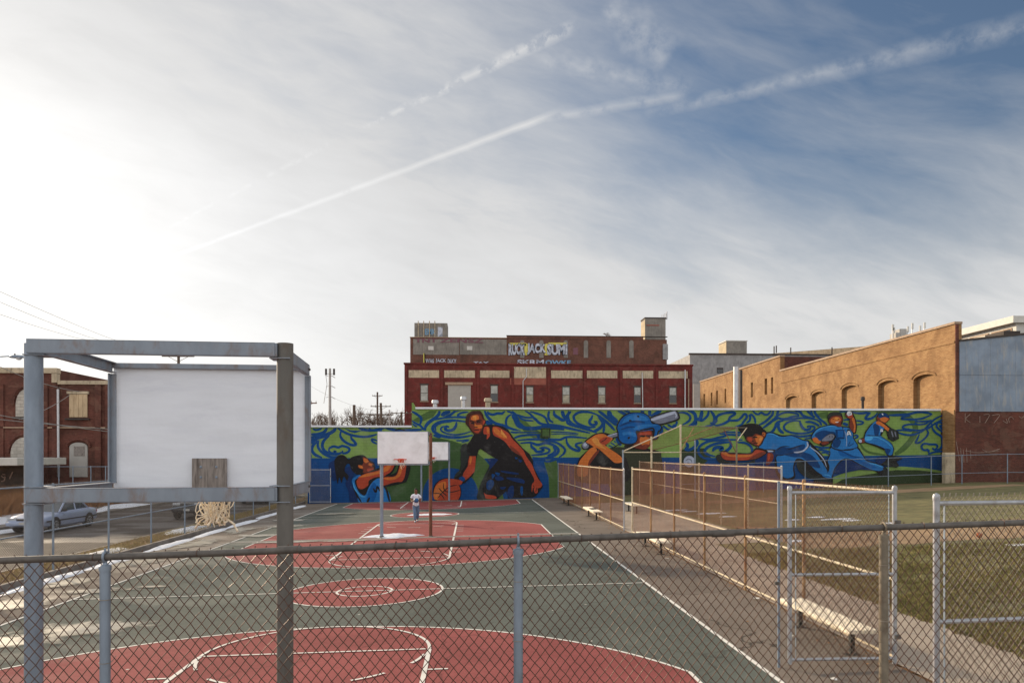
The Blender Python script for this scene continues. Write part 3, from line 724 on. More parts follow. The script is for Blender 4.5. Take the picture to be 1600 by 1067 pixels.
# ------------------------------------------------------------------ benches
def bench(label, x, y0, L, rz=0.0, dark=False):
    b = thing('bench', label, 'bench', (x, y0 + L / 2, g(x)), 'benches along the court', rz)
    zs = 0.45
    for k in (-1, 1):
        MB().bev(k * 0.112 - 0.105, k * 0.112 + 0.105, -L / 2, L / 2, zs - 0.06, zs, 0.008).build('seat_plank', 'bench_wood', b, raw=True)
    for yy in (-L * 0.36, L * 0.36):
        mb = MB().bev(-0.18, 0.18, yy - 0.035, yy + 0.035, zs - 0.085, zs - 0.048, 0.005).bev(-0.035, 0.035, yy - 0.035, yy + 0.035, -0.02, zs - 0.08, 0.005)
        mb.bev(-0.12, 0.12, yy - 0.05, yy + 0.05, -0.02, 0.012, 0.004); mb.build('leg', 'black_iron', b, raw=True)
    if dark: MB().bev(-0.12, 0.15, -0.35, 0.25, zs + 0.002, zs + 0.03, 0.012).build('cushion_scrap', 'black_iron', b, raw=True)
    return b
bench('pale plank bench right behind the open gate leaf', 5.80, 10.8, 2.5)
bench('pale plank bench by the end of the orange posted fence, second nearest', 5.80, 22.3, 2.9)
bench('plank bench with dark scrap on top, below the brown fence', 5.82, 34.3, 3.2, dark=True)
bench('farthest plank bench, below the fence close to the mural', 5.84, 44.6, 3.0)
bench('plank bench seen through the gap between the two field fences', 8.3, 37.0, 2.6)

# ------------------------------------------------------------------ backstop of the ball field
def backstop():
    Yb = 42.0; P1, P2, P3, P5 = (at(973.5, 705, Yb), at(1018, 684, Yb), at(1063.5, 665, Yb), at(1151, 668, Yb + 2.0))
    P4 = at(1086, 688, Yb + 5)
    b = thing('backstop', 'tall sloping baseball backstop of pale pipes and netting', 'backstop', (P3.x, P3.y, g(P3.x)))
    for p, m in ((P1, 'galvanised'), (P2, 'rail_pale'), (P3, 'rail_pale'), (P5, 'weathered_post'), (P4, 'galvanised')):
        MB().tube([(p.x, p.y, g(p.x) - 0.2), (p.x, p.y, p.z + 0.08)], 0.05, 8).build('post', m, b, True)
    zr = at(1000, 706.5, Yb).z
    def rail(a, c, m='rail_pale', r=0.03, nm='rail'): MB().tube([a, c], r, 6).build(nm, m, b, True)
    rail((P1.x, Yb - 0.06, zr), (P3.x, Yb - 0.06, zr)); rail(P1, P3)
    A = at(1021, 703, Yb + 1.0); C2 = at(1167, 668, Yb + 4.5)
    rail(P3, P5, 'weathered_post', 0.028); rail(P5, C2, 'weathered_post', 0.025)
    rail(at(1151, 690, Yb + 2), C2, 'rail_pale', 0.03, 'strut')
    rail(at(1064, 704, Yb), at(1084, 668, Yb + 1.2), 'rust_paint_post', 0.028, 'strut'); rail(at(1150, 707, Yb + 2), at(1131, 671, Yb + 2.6), 'rust_post', 0.025, 'strut')
    rail(at(1064, 687, Yb), at(1112, 668, Yb + 3), 'rust_paint_post', 0.025)
    rail((P3.x, Yb, zr), (P5.x, Yb + 2, zr), 'weathered_post', 0.016)
    # hood: netting hung between the sloping pipes, built as crossed wires following a sagging patch
    hood = MB(); n = 60; m = 22
    low = lambda u: at(1018 + 134 * u, 704 - 36 * (u ** 0.85) + 3 * math.sin(u * 3.1), Yb + 0.2 + 2.0 * u)
    up = lambda u: (P2.lerp(P3, u / 0.34) if u < 0.34 else P3.lerp(P5, (u - 0.34) / 0.66)) + Vector((0, 1.6 * (1 - u), 0)) * 0
    pt = lambda u, v: low(u).lerp(up(u), v) + Vector((0, 0.5 * math.sin(3.14 * v), 0.05 * math.sin(u * 9)))
    for i in range(n):
        for j in range(m):
            a = pt(i / n, j / m); c = pt((i + 1) / n, (j + 1) / m); d = pt((i + 1) / n, j / m); e_ = pt(i / n, (j + 1) / m)
            hood.tube([a, c], 0.0022, 3, False); hood.tube([d, e_], 0.0022, 3, False)
    hood.build('hood_netting', 'wire_rust_orange', b)
    rail(low(0.02), low(0.5), 'rust_post', 0.022); rail(low(0.5), low(1.0), 'rust_post', 0.022)
    # woven wings below
    for (p, q) in ((P1, P2), (P2, P3)):
        L = q.x - p.x; h = zr - g(p.x) - 0.05
        o = obj('chain_link', chain(('bs', 1), 3.0, 3.0, 0.08, 0.08, 0.0014, 'wire_dark'), b); o.location = Vector((p.x, Yb + 0.06, g(p.x))) - Vector(b.location); o.scale = (L / 3.0, 1, h / 3.0)
    o = obj('chain_link', DATA[('bs', 1)], b); L = math.hypot(P5.x - P3.x, 2.0); o.location = Vector((P3.x, Yb + 0.06, g(P3.x))) - Vector(b.location); o.scale = (L / 3.0, 1, (zr - g(P3.x)) / 3.0); o.rotation_euler = (0, 0, math.atan2(2.0, P5.x - P3.x))
backstop()

# ------------------------------------------------------------------ the painted wall
MY = 53.3                                   # the wall stands across the end of the courts
MK = 1.12
def paint(name, r, g_, b, k=None, var=0.10):
    """masonry paint: slight fading and the courses of the blockwork showing through"""
    m, t, p, pos = base(name); col = rgb(r, g_, b, k or MK)
    x, y, z = t.sep(pos)
    f = t.noise(pos, 1.1, 5, 0.6)
    c = t.mix(t.ramp(f, 0.3, 0.7), tuple(v * (1 - var) for v in col), tuple(min(0.9, v * (1 + var)) for v in col))
    br = t.new('ShaderNodeTexBrick'); t.put(br.inputs['Vector'], t.comb(x, z, 0.0)); br.inputs['Scale'].default_value = 1.0
    br.inputs['Brick Width'].default_value = 0.4; br.inputs['Row Height'].default_value = 0.2; br.inputs['Mortar Size'].default_value = 0.014
    c = t.mix(t.m('MULTIPLY', br.outputs['Fac'], 0.45), c, t.mix(1.0, c, (0.6, 0.6, 0.6), 'MULTIPLY'))
    dn = t.noise(t.comb(t.m('MULTIPLY', x, 2.5), t.m('MULTIPLY', z, 0.35), 0.0), 1.0, 5, 0.7)
    c = t.mix(t.ramp(dn, 0.48, 0.72, 0.0, 0.38), c, t.mix(1.0, c, (0.7, 0.7, 0.7), 'MULTIPLY'))
    fd = t.noise(pos, 0.45, 6, 0.7, 0.6); c = t.mix(t.ramp(fd, 0.52, 0.75, 0.0, 0.16), c, (0.42, 0.42, 0.40)); sc_ = t.noise(pos, 5.0, 6, 0.75); c = t.mix(t.ramp(sc_, 0.60, 0.72, 0.0, 0.22), c, (0.30, 0.30, 0.28))
    t.put(p.inputs['Base Color'], c); p.inputs['Roughness'].default_value = 0.75; p.inputs['Specular IOR Level'].default_value = 0.25
    b_ = t.new('ShaderNodeBump'); b_.inputs['Strength'].default_value = 0.5; b_.inputs['Distance'].default_value = 0.01; b_.invert = True
    t.put(b_.inputs['Height'], br.outputs['Fac']); t.put(p.inputs['Normal'], b_.outputs[0])
    return m
PAINT = dict(G=('green', 118, 146, 78), g=('mid_green', 72, 98, 54), d=('deep_green', 58, 84, 48), D=('dark_green', 48, 62, 38), B=('blue', 14, 66, 122), N=('navy', 22, 46, 92),
             K=('black', 32, 30, 31), k=('shade', 44, 48, 46), J=('jersey_blue', 38, 108, 172), j=('mid_blue', 14, 84, 150), L=('light_blue', 70, 150, 205), R=('skin_red', 162, 66, 44), O=('skin_orange', 190, 106, 50),
             Y=('skin_gold', 206, 138, 68), S=('skin_brown', 112, 52, 38), b=('dark_brown', 62, 36, 30), A=('grey', 112, 116, 132), a=('pale_grey', 166, 174, 194), W=('white', 205, 208, 214), H=('shirt_green', 50, 54, 40), M=('blue_shadow', 16, 58, 108))
for k_, v_ in PAINT.items(): paint('mural_' + v_[0], *v_[1:])
VW = dict(A=(480, 660, 8.208), B=(560, 630, 6.667), C=(640, 630, 11.86), D=(660, 700, 11.86), E=(710, 630, 11.86), F=(740, 700, 11.43), G=(800, 630, 10.67), H=(880, 630, 10.67), I=(940, 630, 10.67), J=(1050, 630, 10.67),
          K=(1100, 630, 11.86), L=(1170, 630, 11.855), M=(1110, 690, 10.0), N=(1250, 630, 11.855), O=(1240, 690, 10.0), P=(1330, 630, 7.62), Z=(0, 0, 1.0))
def wpx(view, p): ox, oy, s = VW[view]; return (ox + p[0] / s, oy + p[1] / s)
def mtop(x): return 668.5 if x < 643.5 else 641.5
def mbot(x): return 789.5 - 0.0323 * (x - 481)
def clampp(p):
    x = min(max(p[0], 480.5), 1472.5); return (x, min(max(p[1], mtop(x)), mbot(x)))
def catmull(pts, closed, sub=5):
    n = len(pts); out = []
    for i in range(n if closed else n - 1):
        p0, p1, p2, p3 = [pts[(i + k) % n] if closed else pts[min(max(i + k, 0), n - 1)] for k in (-1, 0, 1, 2)]
        for s in range(sub):
            t = s / sub; t2, t3 = t * t, t * t * t
            out.append(tuple(0.5 * (2 * p1[a] + (p2[a] - p0[a]) * t + (2 * p0[a] - 5 * p1[a] + 4 * p2[a] - p3[a]) * t2 + (3 * p1[a] - p0[a] - 3 * p2[a] + p3[a]) * t3) for a in (0, 1)))
    if not closed: out.append(tuple(pts[-1]))
    return out
DEPTH = [0.004]
class Paint:
    def __init__(s): s.mb = MB(); s.keys = []
    def mi(s, key):
        if key not in s.keys: s.keys.append(key)
        s.mb.cm = s.keys.index(key)
    def lay(s, pts):
        DEPTH[0] += 0.00022
        s.mb.face([at(x, y, MY - DEPTH[0]) for x, y in pts])
    def poly(s, key, view, pts, smooth=True):
        p = [wpx(view, q) for q in pts]
        if smooth: p = catmull(p, True, 4)
        s.mi(key); s.lay([clampp(q) for q in p]); return s
    def disc(s, key, cx, cy, r, ry=None):
        s.mi(key); s.lay([clampp((cx + r * math.cos(a), cy + (ry or r) * math.sin(a))) for a in [2 * math.pi * i / 48 for i in range(48)]]); return s
    def line(s, key, view, w, pts, taper=True):
        p = catmull([wpx(view, q) for q in pts], False, 5); sc = VW[view][2]; w = w / sc * (0.66 if key == 'B' else 0.54); n = len(p); Lp = []; Rp = []
        for i in range(n):
            a = Vector(p[max(i - 1, 0)]); b = Vector(p[min(i + 1, n - 1)]); d = b - a
            d = d.normalized() if d.length > 1e-6 else Vector((1, 0)); f = min(1.0, 0.45 + 3.0 * min(i, n - 1 - i) / n) if taper else 1.0
            q = Vector((-d.y, d.x)) * w * f; Lp.append(Vector(p[i]) + q); Rp.append(Vector(p[i]) - q)
        s.mi(key); DEPTH[0] += 0.00022
        for i in range(n - 1):
            s.mb.face([at(*clampp(tuple(v)), MY - DEPTH[0]) for v in (Lp[i], Rp[i], Rp[i + 1], Lp[i + 1])])
        return s
    def build(s, name, parent, label=None):
        me = bpy.data.meshes.new(name); org = parent.location
        me.from_pydata([tuple(Vector(v) - org) for v in s.mb.v], [], s.mb.f)
        for k in s.keys: me.materials.append(MATS['mural_' + PAINT[k][0]])
        me.polygons.foreach_set('material_index', s.mb.mi); me.update()
        o = obj(name, me, parent)
        if label: o['label'] = label
        return o
mat('coping_white', rgb(226, 228, 234), 0.6, 0.05, 2)
mat('roof_tar', rgb(70, 66, 64), 0.9, 0.2, 1)
streaky('side_render', rgb(150, 140, 128), rgb(90, 80, 70))
X0, X1, XS = at(480.4, 711, MY).x, 34.45, at(643.3, 711, MY).x
ZL, ZR = at(560, 667.5, MY).z, at(1050, 640.5, MY).z
mural = thing('mural_building', 'long low building whose street wall carries the blue and green sports mural', 'building', (X0, MY, g(X0)))
mb = MB(); mb.box(X0, XS, MY, 72, -0.8, ZL); mb.box(XS + 0.002, X1, MY, 88, -0.8, ZR); mb.build('wall', 'mural_green', mural)
MB().bev(X0 - 0.08, XS - 0.002, MY - 0.14, MY + 0.35, ZL + 0.002, ZL + 0.13, 0.01).build('coping', 'coping_white', mural)
MB().bev(XS + 0.26, X1 - 0.05, MY - 0.14, MY + 0.35, ZR + 0.002, ZR + 0.14, 0.01).build('coping', 'coping_white', mural)
st = at(645, 630, MY)
MB().prism([(XS + 0.004, MY + 0.03, ZR + 0.003), (XS + 0.004, MY + 0.03, ZR + 0.46), (XS + 0.10, MY + 0.03, ZR + 0.46), (XS + 0.24, MY + 0.03, ZR + 0.20), (XS + 0.25, MY + 0.03, ZR + 0.003)], (0, 0.3, 0)).build('parapet_stub', 'mural_green', mural)
mb = MB().face([(X0 + .3, MY + .4, ZL + 0.01), (XS - .3, MY + .4, ZL + 0.01), (XS - .3, 71.8, ZL + 0.01), (X0 + .3, 71.8, ZL + 0.01)]).face([(XS + .3, MY + .4, ZR + 0.01), (X1 - .3, MY + .4, ZR + 0.01), (X1 - .3, 87.8, ZR + 0.01), (XS + .3, 87.8, ZR + 0.01)])
mb.build('roof', 'roof_tar', mural)

bgp = Paint()
bgp.poly('B', 'Z', [(480, 715.5), (600, 715.5), (600, 792), (480, 792)], False)
bgp.poly('B', 'Z', [(740, 716), (852, 716), (856, 735), (858.5, 755), (858.5, 785), (740, 785)], False)
bgp.disc('g', 680, 793, 108)
bgp.poly('d', 'Z', [(592, 700), (640, 688), (680, 684), (712, 691), (730, 706), (738, 740), (736, 790), (590, 792), (594, 740)])
bgp.disc('B', 704, 775, 44)
bgp.poly('g', 'Z', [(850, 722), (868, 716), (874, 735), (876, 785), (858.5, 785), (857, 745)], False)
bgp.poly('B', 'Z', [(868, 714.5), (1064, 714.5), (1064, 785), (878, 785), (875, 740)], False)
bgp.poly('D', 'Z', [(1062, 702), (1100, 700), (1112, 716), (1098, 726), (1094, 785), (1062, 785)], False)
bgp.poly('B', 'Z', [(1090, 790), (1096, 728), (1108, 718), (1128, 711.5), (1200, 712), (1340, 712), (1473, 710.5), (1473, 790)], False)
bgp.poly('G', 'Z', [(1292, 762), (1300, 746), (1318, 739), (1340, 734.5), (1362, 731), (1409, 728.5), (1448, 731.5), (1473, 735.5), (1473, 790), (1290, 790)], False)
bgp.poly('D', 'Z', [(1302, 757), (1316, 749), (1332, 744.5), (1362, 740), (1400, 734), (1435, 734.2), (1473, 739), (1473, 790), (1296, 790)], False)
bgp.poly('g', 'C', [(60, 310), (230, 210), (370, 135), (510, 135), (440, 250), (300, 310), (150, 360)], False)
bgp.poly('g', 'G', [(90, 210), (200, 270), (330, 395), (480, 480), (600, 540), (650, 640), (560, 660), (400, 600), (260, 510), (170, 430)])
bgp.poly('g', 'N', [(310, 190), (520, 150), (520, 280), (400, 280)], False)
bgp.line('g', 'P', 62, [(300, 112), (460, 105), (600, 125), (720, 200), (765, 300), (735, 400), (660, 500), (580, 570), (520, 605)])
bgp.line('g', 'P', 26, [(105, 470), (150, 545), (240, 590), (400, 612)])
bgp.build('painted_ground', mural, 'green and blue painted fields of the mural')

sw = Paint(); q = lambda v, w, *p: sw.line('B', v, w, p)
q('A', 22, (70, 78), (110, 95), (160, 85), (188, 62)); q('A', 30, (45, 150), (130, 150), (215, 122), (258, 62)); q('A', 34, (0, 195), (150, 178), (270, 145), (340, 105), (372, 60)); q('A', 26, (0, 250), (60, 225), (180, 190), (290, 160))
q('A', 30, (285, 170), (215, 230), (193, 300), (225, 365), (300, 398), (390, 402), (450, 380)); q('A', 24, (275, 365), (285, 330), (340, 305), (400, 318), (450, 300), (520, 318), (542, 350), (510, 385), (455, 392), (455, 358))
q('A', 24, (275, 350), (300, 388), (345, 392), (362, 372), (335, 365)); q('A', 30, (140, 235), (80, 285), (60, 350), (100, 410), (190, 448)); q('A', 26, (150, 225), (135, 290), (160, 350), (230, 410), (320, 442), (420, 432)); q('A', 24, (0, 300), (40, 265), (130, 222))
q('A', 26, (0, 330), (22, 385), (50, 450)); q('A', 24, (385, 62), (450, 110), (560, 158), (700, 182), (800, 176), (895, 150)); q('A', 26, (435, 105), (425, 170), (470, 235), (560, 285), (625, 282), (600, 238), (568, 205), (560, 160))
sw.poly('B', 'A', [(470, 62), (560, 100), (640, 105), (785, 85), (790, 62), (812, 62), (815, 92), (960, 95), (960, 112), (800, 118), (690, 108), (610, 135), (540, 115)], False)
q('A', 20, (900, 275), (840, 245), (830, 212), (900, 232))
q('Z', 3.4, (600, 668), (620, 672), (640, 672), (660, 671)); q('Z', 3, (560, 669), (580, 672), (600, 669))
q('C', 36, (40, 148), (130, 200), (205, 260), (215, 320), (190, 395)); q('C', 32, (40, 320), (120, 375), (190, 405), (260, 475), (310, 490)); q('C', 22, (50, 375), (100, 415), (140, 432)); q('C', 46, (285, 500), (300, 420), (360, 350), (430, 300), (505, 245), (545, 190), (552, 130))
q('C', 28, (440, 310), (600, 275), (750, 258), (900, 258), (1050, 270)); q('C', 44, (1050, 345), (880, 318), (720, 322), (560, 350), (465, 400), (428, 455), (455, 525), (560, 590), (700, 622), (850, 632), (1000, 622), (1170, 590))
q('C', 24, (775, 345), (640, 350), (520, 392), (478, 445), (490, 510)); q('C', 42, (868, 345), (855, 420), (805, 485), (720, 505), (660, 475), (685, 430), (735, 440)); q('C', 24, (690, 420), (610, 435), (578, 475), (605, 520), (700, 562), (850, 582), (1000, 562), (1140, 518))
q('C', 58, (590, 230), (640, 190), (710, 160), (745, 130)); q('C', 36, (640, 255), (740, 222), (800, 180), (855, 140), (940, 132)); q('C', 28, (1090, 162), (980, 172), (900, 210), (915, 242), (1050, 250)); q('C', 32, (440, 588), (520, 618), (580, 625)); q('C', 22, (860, 688), (950, 690), (1110, 670)); q('C', 16, (960, 725), (1100, 690)); q('C', 26, (0, 490), (190, 495))
q('E', 42, (560, 125), (590, 210), (660, 300), (760, 370), (900, 410), (1000, 450), (1180, 500)); q('E', 36, (610, 150), (640, 190), (720, 208), (800, 185), (880, 188), (935, 145)); q('E', 32, (1060, 200), (980, 260), (955, 350), (980, 430), (1080, 480), (1190, 500)); q('E', 60, (575, 335), (640, 370), (700, 405)); q('E', 26, (1040, 530), (1120, 540), (1190, 535)); q('E', 30, (1110, 640), (1190, 610)); q('E', 30, (970, 140), (1070, 175), (1150, 200))
q('G', 48, (0, 130), (60, 200), (70, 290), (130, 370), (230, 415), (350, 418), (480, 402), (600, 398), (740, 415), (870, 436)); q('G', 70, (10, 180), (60, 250), (105, 350), (200, 405)); q('G', 26, (60, 180), (150, 215), (250, 238), (345, 235)); q('G', 24, (115, 225), (200, 275), (360, 292))
q('G', 34, (215, 122), (300, 175), (350, 230), (400, 272), (450, 322), (540, 355), (640, 360), (800, 380), (950, 415), (1174, 465), (1300, 495)); q('G', 28, (300, 138), (400, 165), (500, 200), (560, 245), (585, 305), (620, 345)); q('G', 30, (620, 125), (605, 200), (620, 270), (690, 322)); q('G', 40, (700, 120), (710, 190), (770, 235), (845, 278), (900, 250), (930, 190), (985, 135)); q('G', 44, (838, 120), (850, 180), (882, 245))
q('G', 30, (930, 235), (918, 300), (940, 340), (1050, 380), (1174, 412)); q('G', 11, (0, 430), (80, 448), (150, 456)); q('G', 17, (0, 480), (150, 486), (440, 480)); q('G', 15, (650, 475), (800, 475), (1000, 490), (1110, 507)); q('G', 13, (650, 512), (850, 506), (1100, 525))
q('G', 28, (40, 575), (150, 540), (300, 525), (475, 520)); q('G', 36, (430, 515), (450, 585)); q('G', 30, (600, 590), (700, 602), (800, 605), (870, 575), (930, 560), (1050, 560), (1250, 580)); q('G', 30, (90, 615), (300, 600), (500, 605), (700, 640), (820, 700), (882, 770), (860, 840), (780, 900)); q('G', 34, (140, 665), (300, 652), (430, 690), (560, 660), (680, 690), (762, 750), (772, 800), (720, 860), (600, 900), (480, 915)); q('G', 36, (690, 715), (722, 780), (680, 840), (590, 875))
q('G', 36, (318, 655), (328, 720), (380, 765), (410, 802), (480, 802), (525, 775), (475, 745)); q('G', 28, (455, 748), (540, 735), (622, 770), (600, 822), (480, 850), (320, 866)); q('G', 34, (908, 575), (915, 650), (960, 722), (1040, 772), (1112, 788), (1122, 752), (1075, 715), (1075, 675), (1174, 650)); q('G', 30, (540, 965), (640, 960), (770, 915)); sw.poly('B', 'G', [(340, 890), (500, 905), (700, 900), (830, 905), (830, 930), (340, 940)], False)
q('H', 32, (575, 192), (450, 150), (330, 140), (240, 160), (180, 212), (185, 272), (240, 332), (350, 382), (450, 402), (540, 395)); q('H', 36, (490, 195), (470, 250), (440, 292), (450, 342), (500, 362), (547, 345), (550, 312), (512, 303)); q('H', 34, (95, 125), (80, 200), (95, 280), (170, 350), (300, 402), (450, 448), (560, 490)); q('H', 40, (490, 470), (560, 445), (620, 402), (662, 340), (640, 282), (588, 240)); q('H', 36, (560, 188), (620, 230), (700, 292), (790, 372), (860, 450)); q('H', 40, (585, 125), (660, 180), (750, 252), (850, 332), (900, 365)); q('H', 62, (760, 120), (780, 200), (850, 272), (910, 315)); q('H', 30, (680, 300), (682, 400), (668, 490)); q('H', 26, (915, 120), (1000, 152), (1060, 195)); q('H', 42, (888, 575), (920, 642), (965, 705)); q('H', 15, (795, 655), (870, 702)); q('H', 15, (755, 700), (835, 732)); q('H', 14, (850, 625), (880, 655))
q('I', 30, (265, 118), (360, 170), (440, 200)); q('I', 30, (380, 115), (480, 160)); q('I', 42, (800, 115), (805, 215)); q('I', 42, (1000, 120), (900, 170), (830, 230)); q('I', 40, (660, 112), (700, 160)); q('I', 26, (1020, 370), (1100, 430), (1170, 445)); q('I', 40, (1000, 380), (1000, 470), (960, 520)); q('I', 26, (1100, 350), (1170, 390), (1250, 375))
q('J', 30, (105, 155), (200, 155), (280, 190), (306, 245), (270, 302), (175, 358)); q('J', 42, (265, 118), (350, 150), (392, 210), (390, 290), (340, 352), (275, 378)); q('J', 28, (80, 295), (70, 350), (10, 372)); q('J', 22, (0, 400), (70, 402)); q('J', 46, (500, 115), (490, 200), (460, 262), (400, 262)); q('J', 32, (612, 115), (600, 190), (560, 242), (490, 288), (430, 250)); q('J', 36, (640, 120), (692, 190), (712, 262), (685, 330), (635, 326))
q('J', 32, (690, 352), (742, 300), (740, 240), (790, 190), (900, 160), (1020, 150), (1050, 178), (970, 230), (940, 292), (850, 342), (750, 368), (690, 350)); q('J', 22, (385, 330), (410, 310), (400, 350), (360, 345)); q('J', 20, (550, 380), (640, 370), (700, 355)); q('J', 38, (210, 770), (290, 772), (370, 732), (422, 670), (415, 600)); q('J', 36, (240, 655), (262, 720), (212, 772)); q('J', 28, (440, 590), (560, 602), (650, 602), (760, 572), (880, 546), (905, 515), (790, 505)); q('J', 22, (840, 480), (1000, 480), (1174, 490)); q('J', 26, (900, 520), (1174, 530))
q('J', 32, (1174, 608), (900, 606), (650, 625), (520, 672), (448, 742), (445, 822), (500, 892), (620, 945)); q('J', 36, (985, 645), (850, 652), (700, 682), (580, 742), (548, 802), (600, 852), (720, 885)); q('J', 44, (675, 800), (720, 742), (800, 730), (842, 752), (785, 785)); q('J', 38, (975, 640), (982, 712), (930, 775), (870, 805)); q('J', 30, (560, 905), (700, 930), (800, 900))
q('K', 34, (580, 430), (690, 395), (740, 332), (792, 260), (780, 205), (738, 205), (690, 262), (620, 312), (470, 322), (460, 350)); q('K', 30, (785, 365), (850, 312), (852, 240), (828, 212)); q('K', 30, (835, 215), (890, 215), (940, 282), (955, 375)); q('K', 34, (620, 722), (750, 730), (850, 782), (892, 850), (875, 905))
q('L', 30, (65, 125), (120, 185), (180, 202), (230, 170), (290, 205), (350, 207), (392, 162), (405, 128)); q('L', 36, (180, 405), (300, 342), (380, 272), (440, 202), (452, 128)); q('L', 38, (250, 465), (350, 392), (450, 312), (522, 232), (540, 155), (560, 128)); q('L', 30, (440, 335), (500, 300), (545, 270), (600, 286), (700, 282), (780, 256), (860, 236), (935, 240)); q('L', 28, (528, 242), (600, 192), (700, 165), (800, 170), (900, 196), (930, 240))
q('L', 38, (290, 545), (400, 542), (455, 500), (490, 440), (512, 380), (560, 340), (645, 318)); q('L', 42, (560, 355), (548, 430), (580, 502), (650, 556)); q('L', 30, (965, 330), (850, 320), (730, 350), (660, 412), (660, 472), (730, 522), (850, 552), (1000, 557), (1120, 537), (1202, 492), (1218, 440), (1160, 420), (1088, 424), (1100, 448)); q('L', 38, (945, 335), (970, 402), (1010, 462), (1070, 492), (1132, 470), (1152, 428)); q('L', 28, (640, 312), (800, 290), (1000, 270), (1150, 280), (1310, 322)); q('L', 34, (1045, 345), (1150, 345), (1250, 382), (1310, 425)); q('L', 32, (750, 590), (950, 612), (1100, 602), (1170, 580)); q('L', 22, (1030, 662), (1160, 642)); q('L', 36, (850, 138), (950, 160), (1000, 220), (1100, 262), (1210, 282)); q('L', 32, (1075, 132), (1150, 202), (1230, 265)); q('L', 26, (1148, 128), (1185, 225)); q('L', 32, (1218, 128), (1232, 190), (1310, 265))
q('N', 32, (275, 130), (300, 212), (372, 292), (462, 362), (505, 405)); q('N', 26, (300, 300), (370, 345), (400, 410)); q('N', 28, (265, 790), (400, 822), (565, 815)); q('N', 28, (335, 858), (450, 870), (560, 902)); q('N', 24, (395, 915), (480, 910), (545, 945)); q('N', 22, (805, 312), (880, 300), (905, 312)); q('N', 24, (1035, 318), (1120, 330), (1172, 352), (1140, 382), (1045, 392)); q('N', 42, (795, 368), (890, 402)); q('N', 24, (995, 602), (1050, 590), (1072, 620), (1005, 655)); q('N', 22, (730, 158), (900, 148)); q('N', 28, (985, 168), (1100, 182), (1310, 170)); q('N', 28, (1310, 185), (1240, 222), (1212, 282), (1305, 272))
q('P', 22, (10, 98), (100, 120), (190, 112), (200, 132), (172, 178), (215, 187), (270, 162), (315, 118)); q('P', 22, (450, 142), (540, 140), (680, 130), (800, 102), (900, 110), (965, 130)); q('P', 19, (965, 130), (870, 172), (800, 187), (700, 192), (605, 185), (622, 162), (700, 150)); q('P', 19, (1092, 140), (1000, 185), (930, 250), (870, 312), (790, 357), (700, 377), (600, 362), (535, 330)); q('P', 17, (1092, 190), (1000, 240), (940, 282), (895, 312)); q('P', 17, (760, 195), (790, 217), (920, 210), (960, 200)); q('P', 16, (930, 218), (880, 242), (800, 252), (755, 230))
q('P', 18, (880, 300), (800, 322), (700, 312), (618, 296), (630, 265), (700, 250), (775, 252)); q('P', 15, (535, 320), (640, 320), (725, 332)); q('P', 18, (898, 310), (917, 350), (890, 402), (820, 462), (768, 467), (790, 420), (812, 368)); q('P', 21, (960, 238), (970, 302), (1010, 352), (1070, 392), (1090, 440), (1080, 512), (1040, 552), (980, 547), (972, 525)); q('P', 19, (1092, 235), (1032, 230), (1020, 282), (1092, 345)); q('P', 15, (1092, 262), (1052, 270), (1092, 312)); q('P', 19, (930, 598), (908, 560), (858, 552), (838, 512), (870, 480), (940, 487), (1010, 490), (1025, 522), (990, 550)); q('P', 18, (915, 605), (1000, 578), (1092, 570)); q('P', 17, (895, 540), (935, 570))
sw.build('painted_swirls', mural, 'dark blue scrollwork painted over the green')

# figure: player shooting
f = Paint()
f.poly('N', 'A', [(275, 540), (330, 490), (380, 520), (390, 690), (340, 750), (300, 650)]); f.poly('N', 'A', [(480, 600), (560, 560), (600, 660), (560, 760), (640, 900), (690, 1030), (560, 1030), (530, 880), (490, 780), (530, 690)])
f.poly('K', 'A', [(350, 480), (400, 422), (470, 418), (530, 470), (560, 450), (620, 425), (722, 418), (800, 480), (862, 525), (865, 620), (780, 660), (640, 665), (570, 610), (540, 530), (500, 545), (480, 620), (530, 680), (510, 745), (470, 690), (440, 775), (412, 700), (390, 785), (365, 660), (350, 560)])
f.poly('S', 'A', [(712, 445), (765, 455), (800, 500), (850, 532), (838, 560), (858, 580), (835, 628), (760, 642), (715, 640), (720, 605), (660, 580), (652, 548), (700, 548), (722, 505)])
f.poly('O', 'A', [(725, 455), (770, 468), (792, 500), (750, 522), (720, 490)], False); f.poly('O', 'A', [(790, 515), (838, 530), (825, 562), (785, 545)], False); f.poly('O', 'A', [(655, 548), (700, 552), (716, 585), (672, 580)]); f.poly('R', 'A', [(770, 590), (850, 590), (835, 622), (780, 630)])
f.poly('K', 'Z', [(551, 752), (560, 744), (596, 730), (612, 741), (640, 722), (637, 748), (628, 755), (600, 762), (606, 775), (609, 788), (565, 788)])
f.poly('J', 'A', [(575, 760), (600, 705), (670, 668), (680, 690), (610, 745), (640, 850), (690, 915), (745, 930), (790, 830), (850, 750), (930, 715), (1000, 800), (1060, 1030), (690, 1030), (640, 920)])
f.poly('j', 'A', [(800, 850), (860, 770), (900, 860), (850, 1020), (760, 1020)]); f.line('K', 'A', 22, [(845, 840), (880, 890), (900, 820), (930, 880)]); f.line('K', 'A', 26, [(800, 960), (770, 1020)]); f.line('K', 'A', 18, [(590, 830), (640, 930), (700, 1030)]); f.line('L', 'A', 14, [(590, 770), (612, 850), (690, 940), (750, 950)]); f.line('K', 'B', 20, [(240, 830), (292, 900), (325, 1030)])
f.poly('K', 'A', [(640, 840), (770, 840), (800, 780), (740, 925), (690, 890)])
f.poly('R', 'B', [(-10, 790), (60, 735), (200, 700), (255, 665), (300, 615), (390, 615), (345, 715), (270, 757), (180, 768), (110, 805), (100, 855), (40, 892), (0, 880), (-18, 830)])
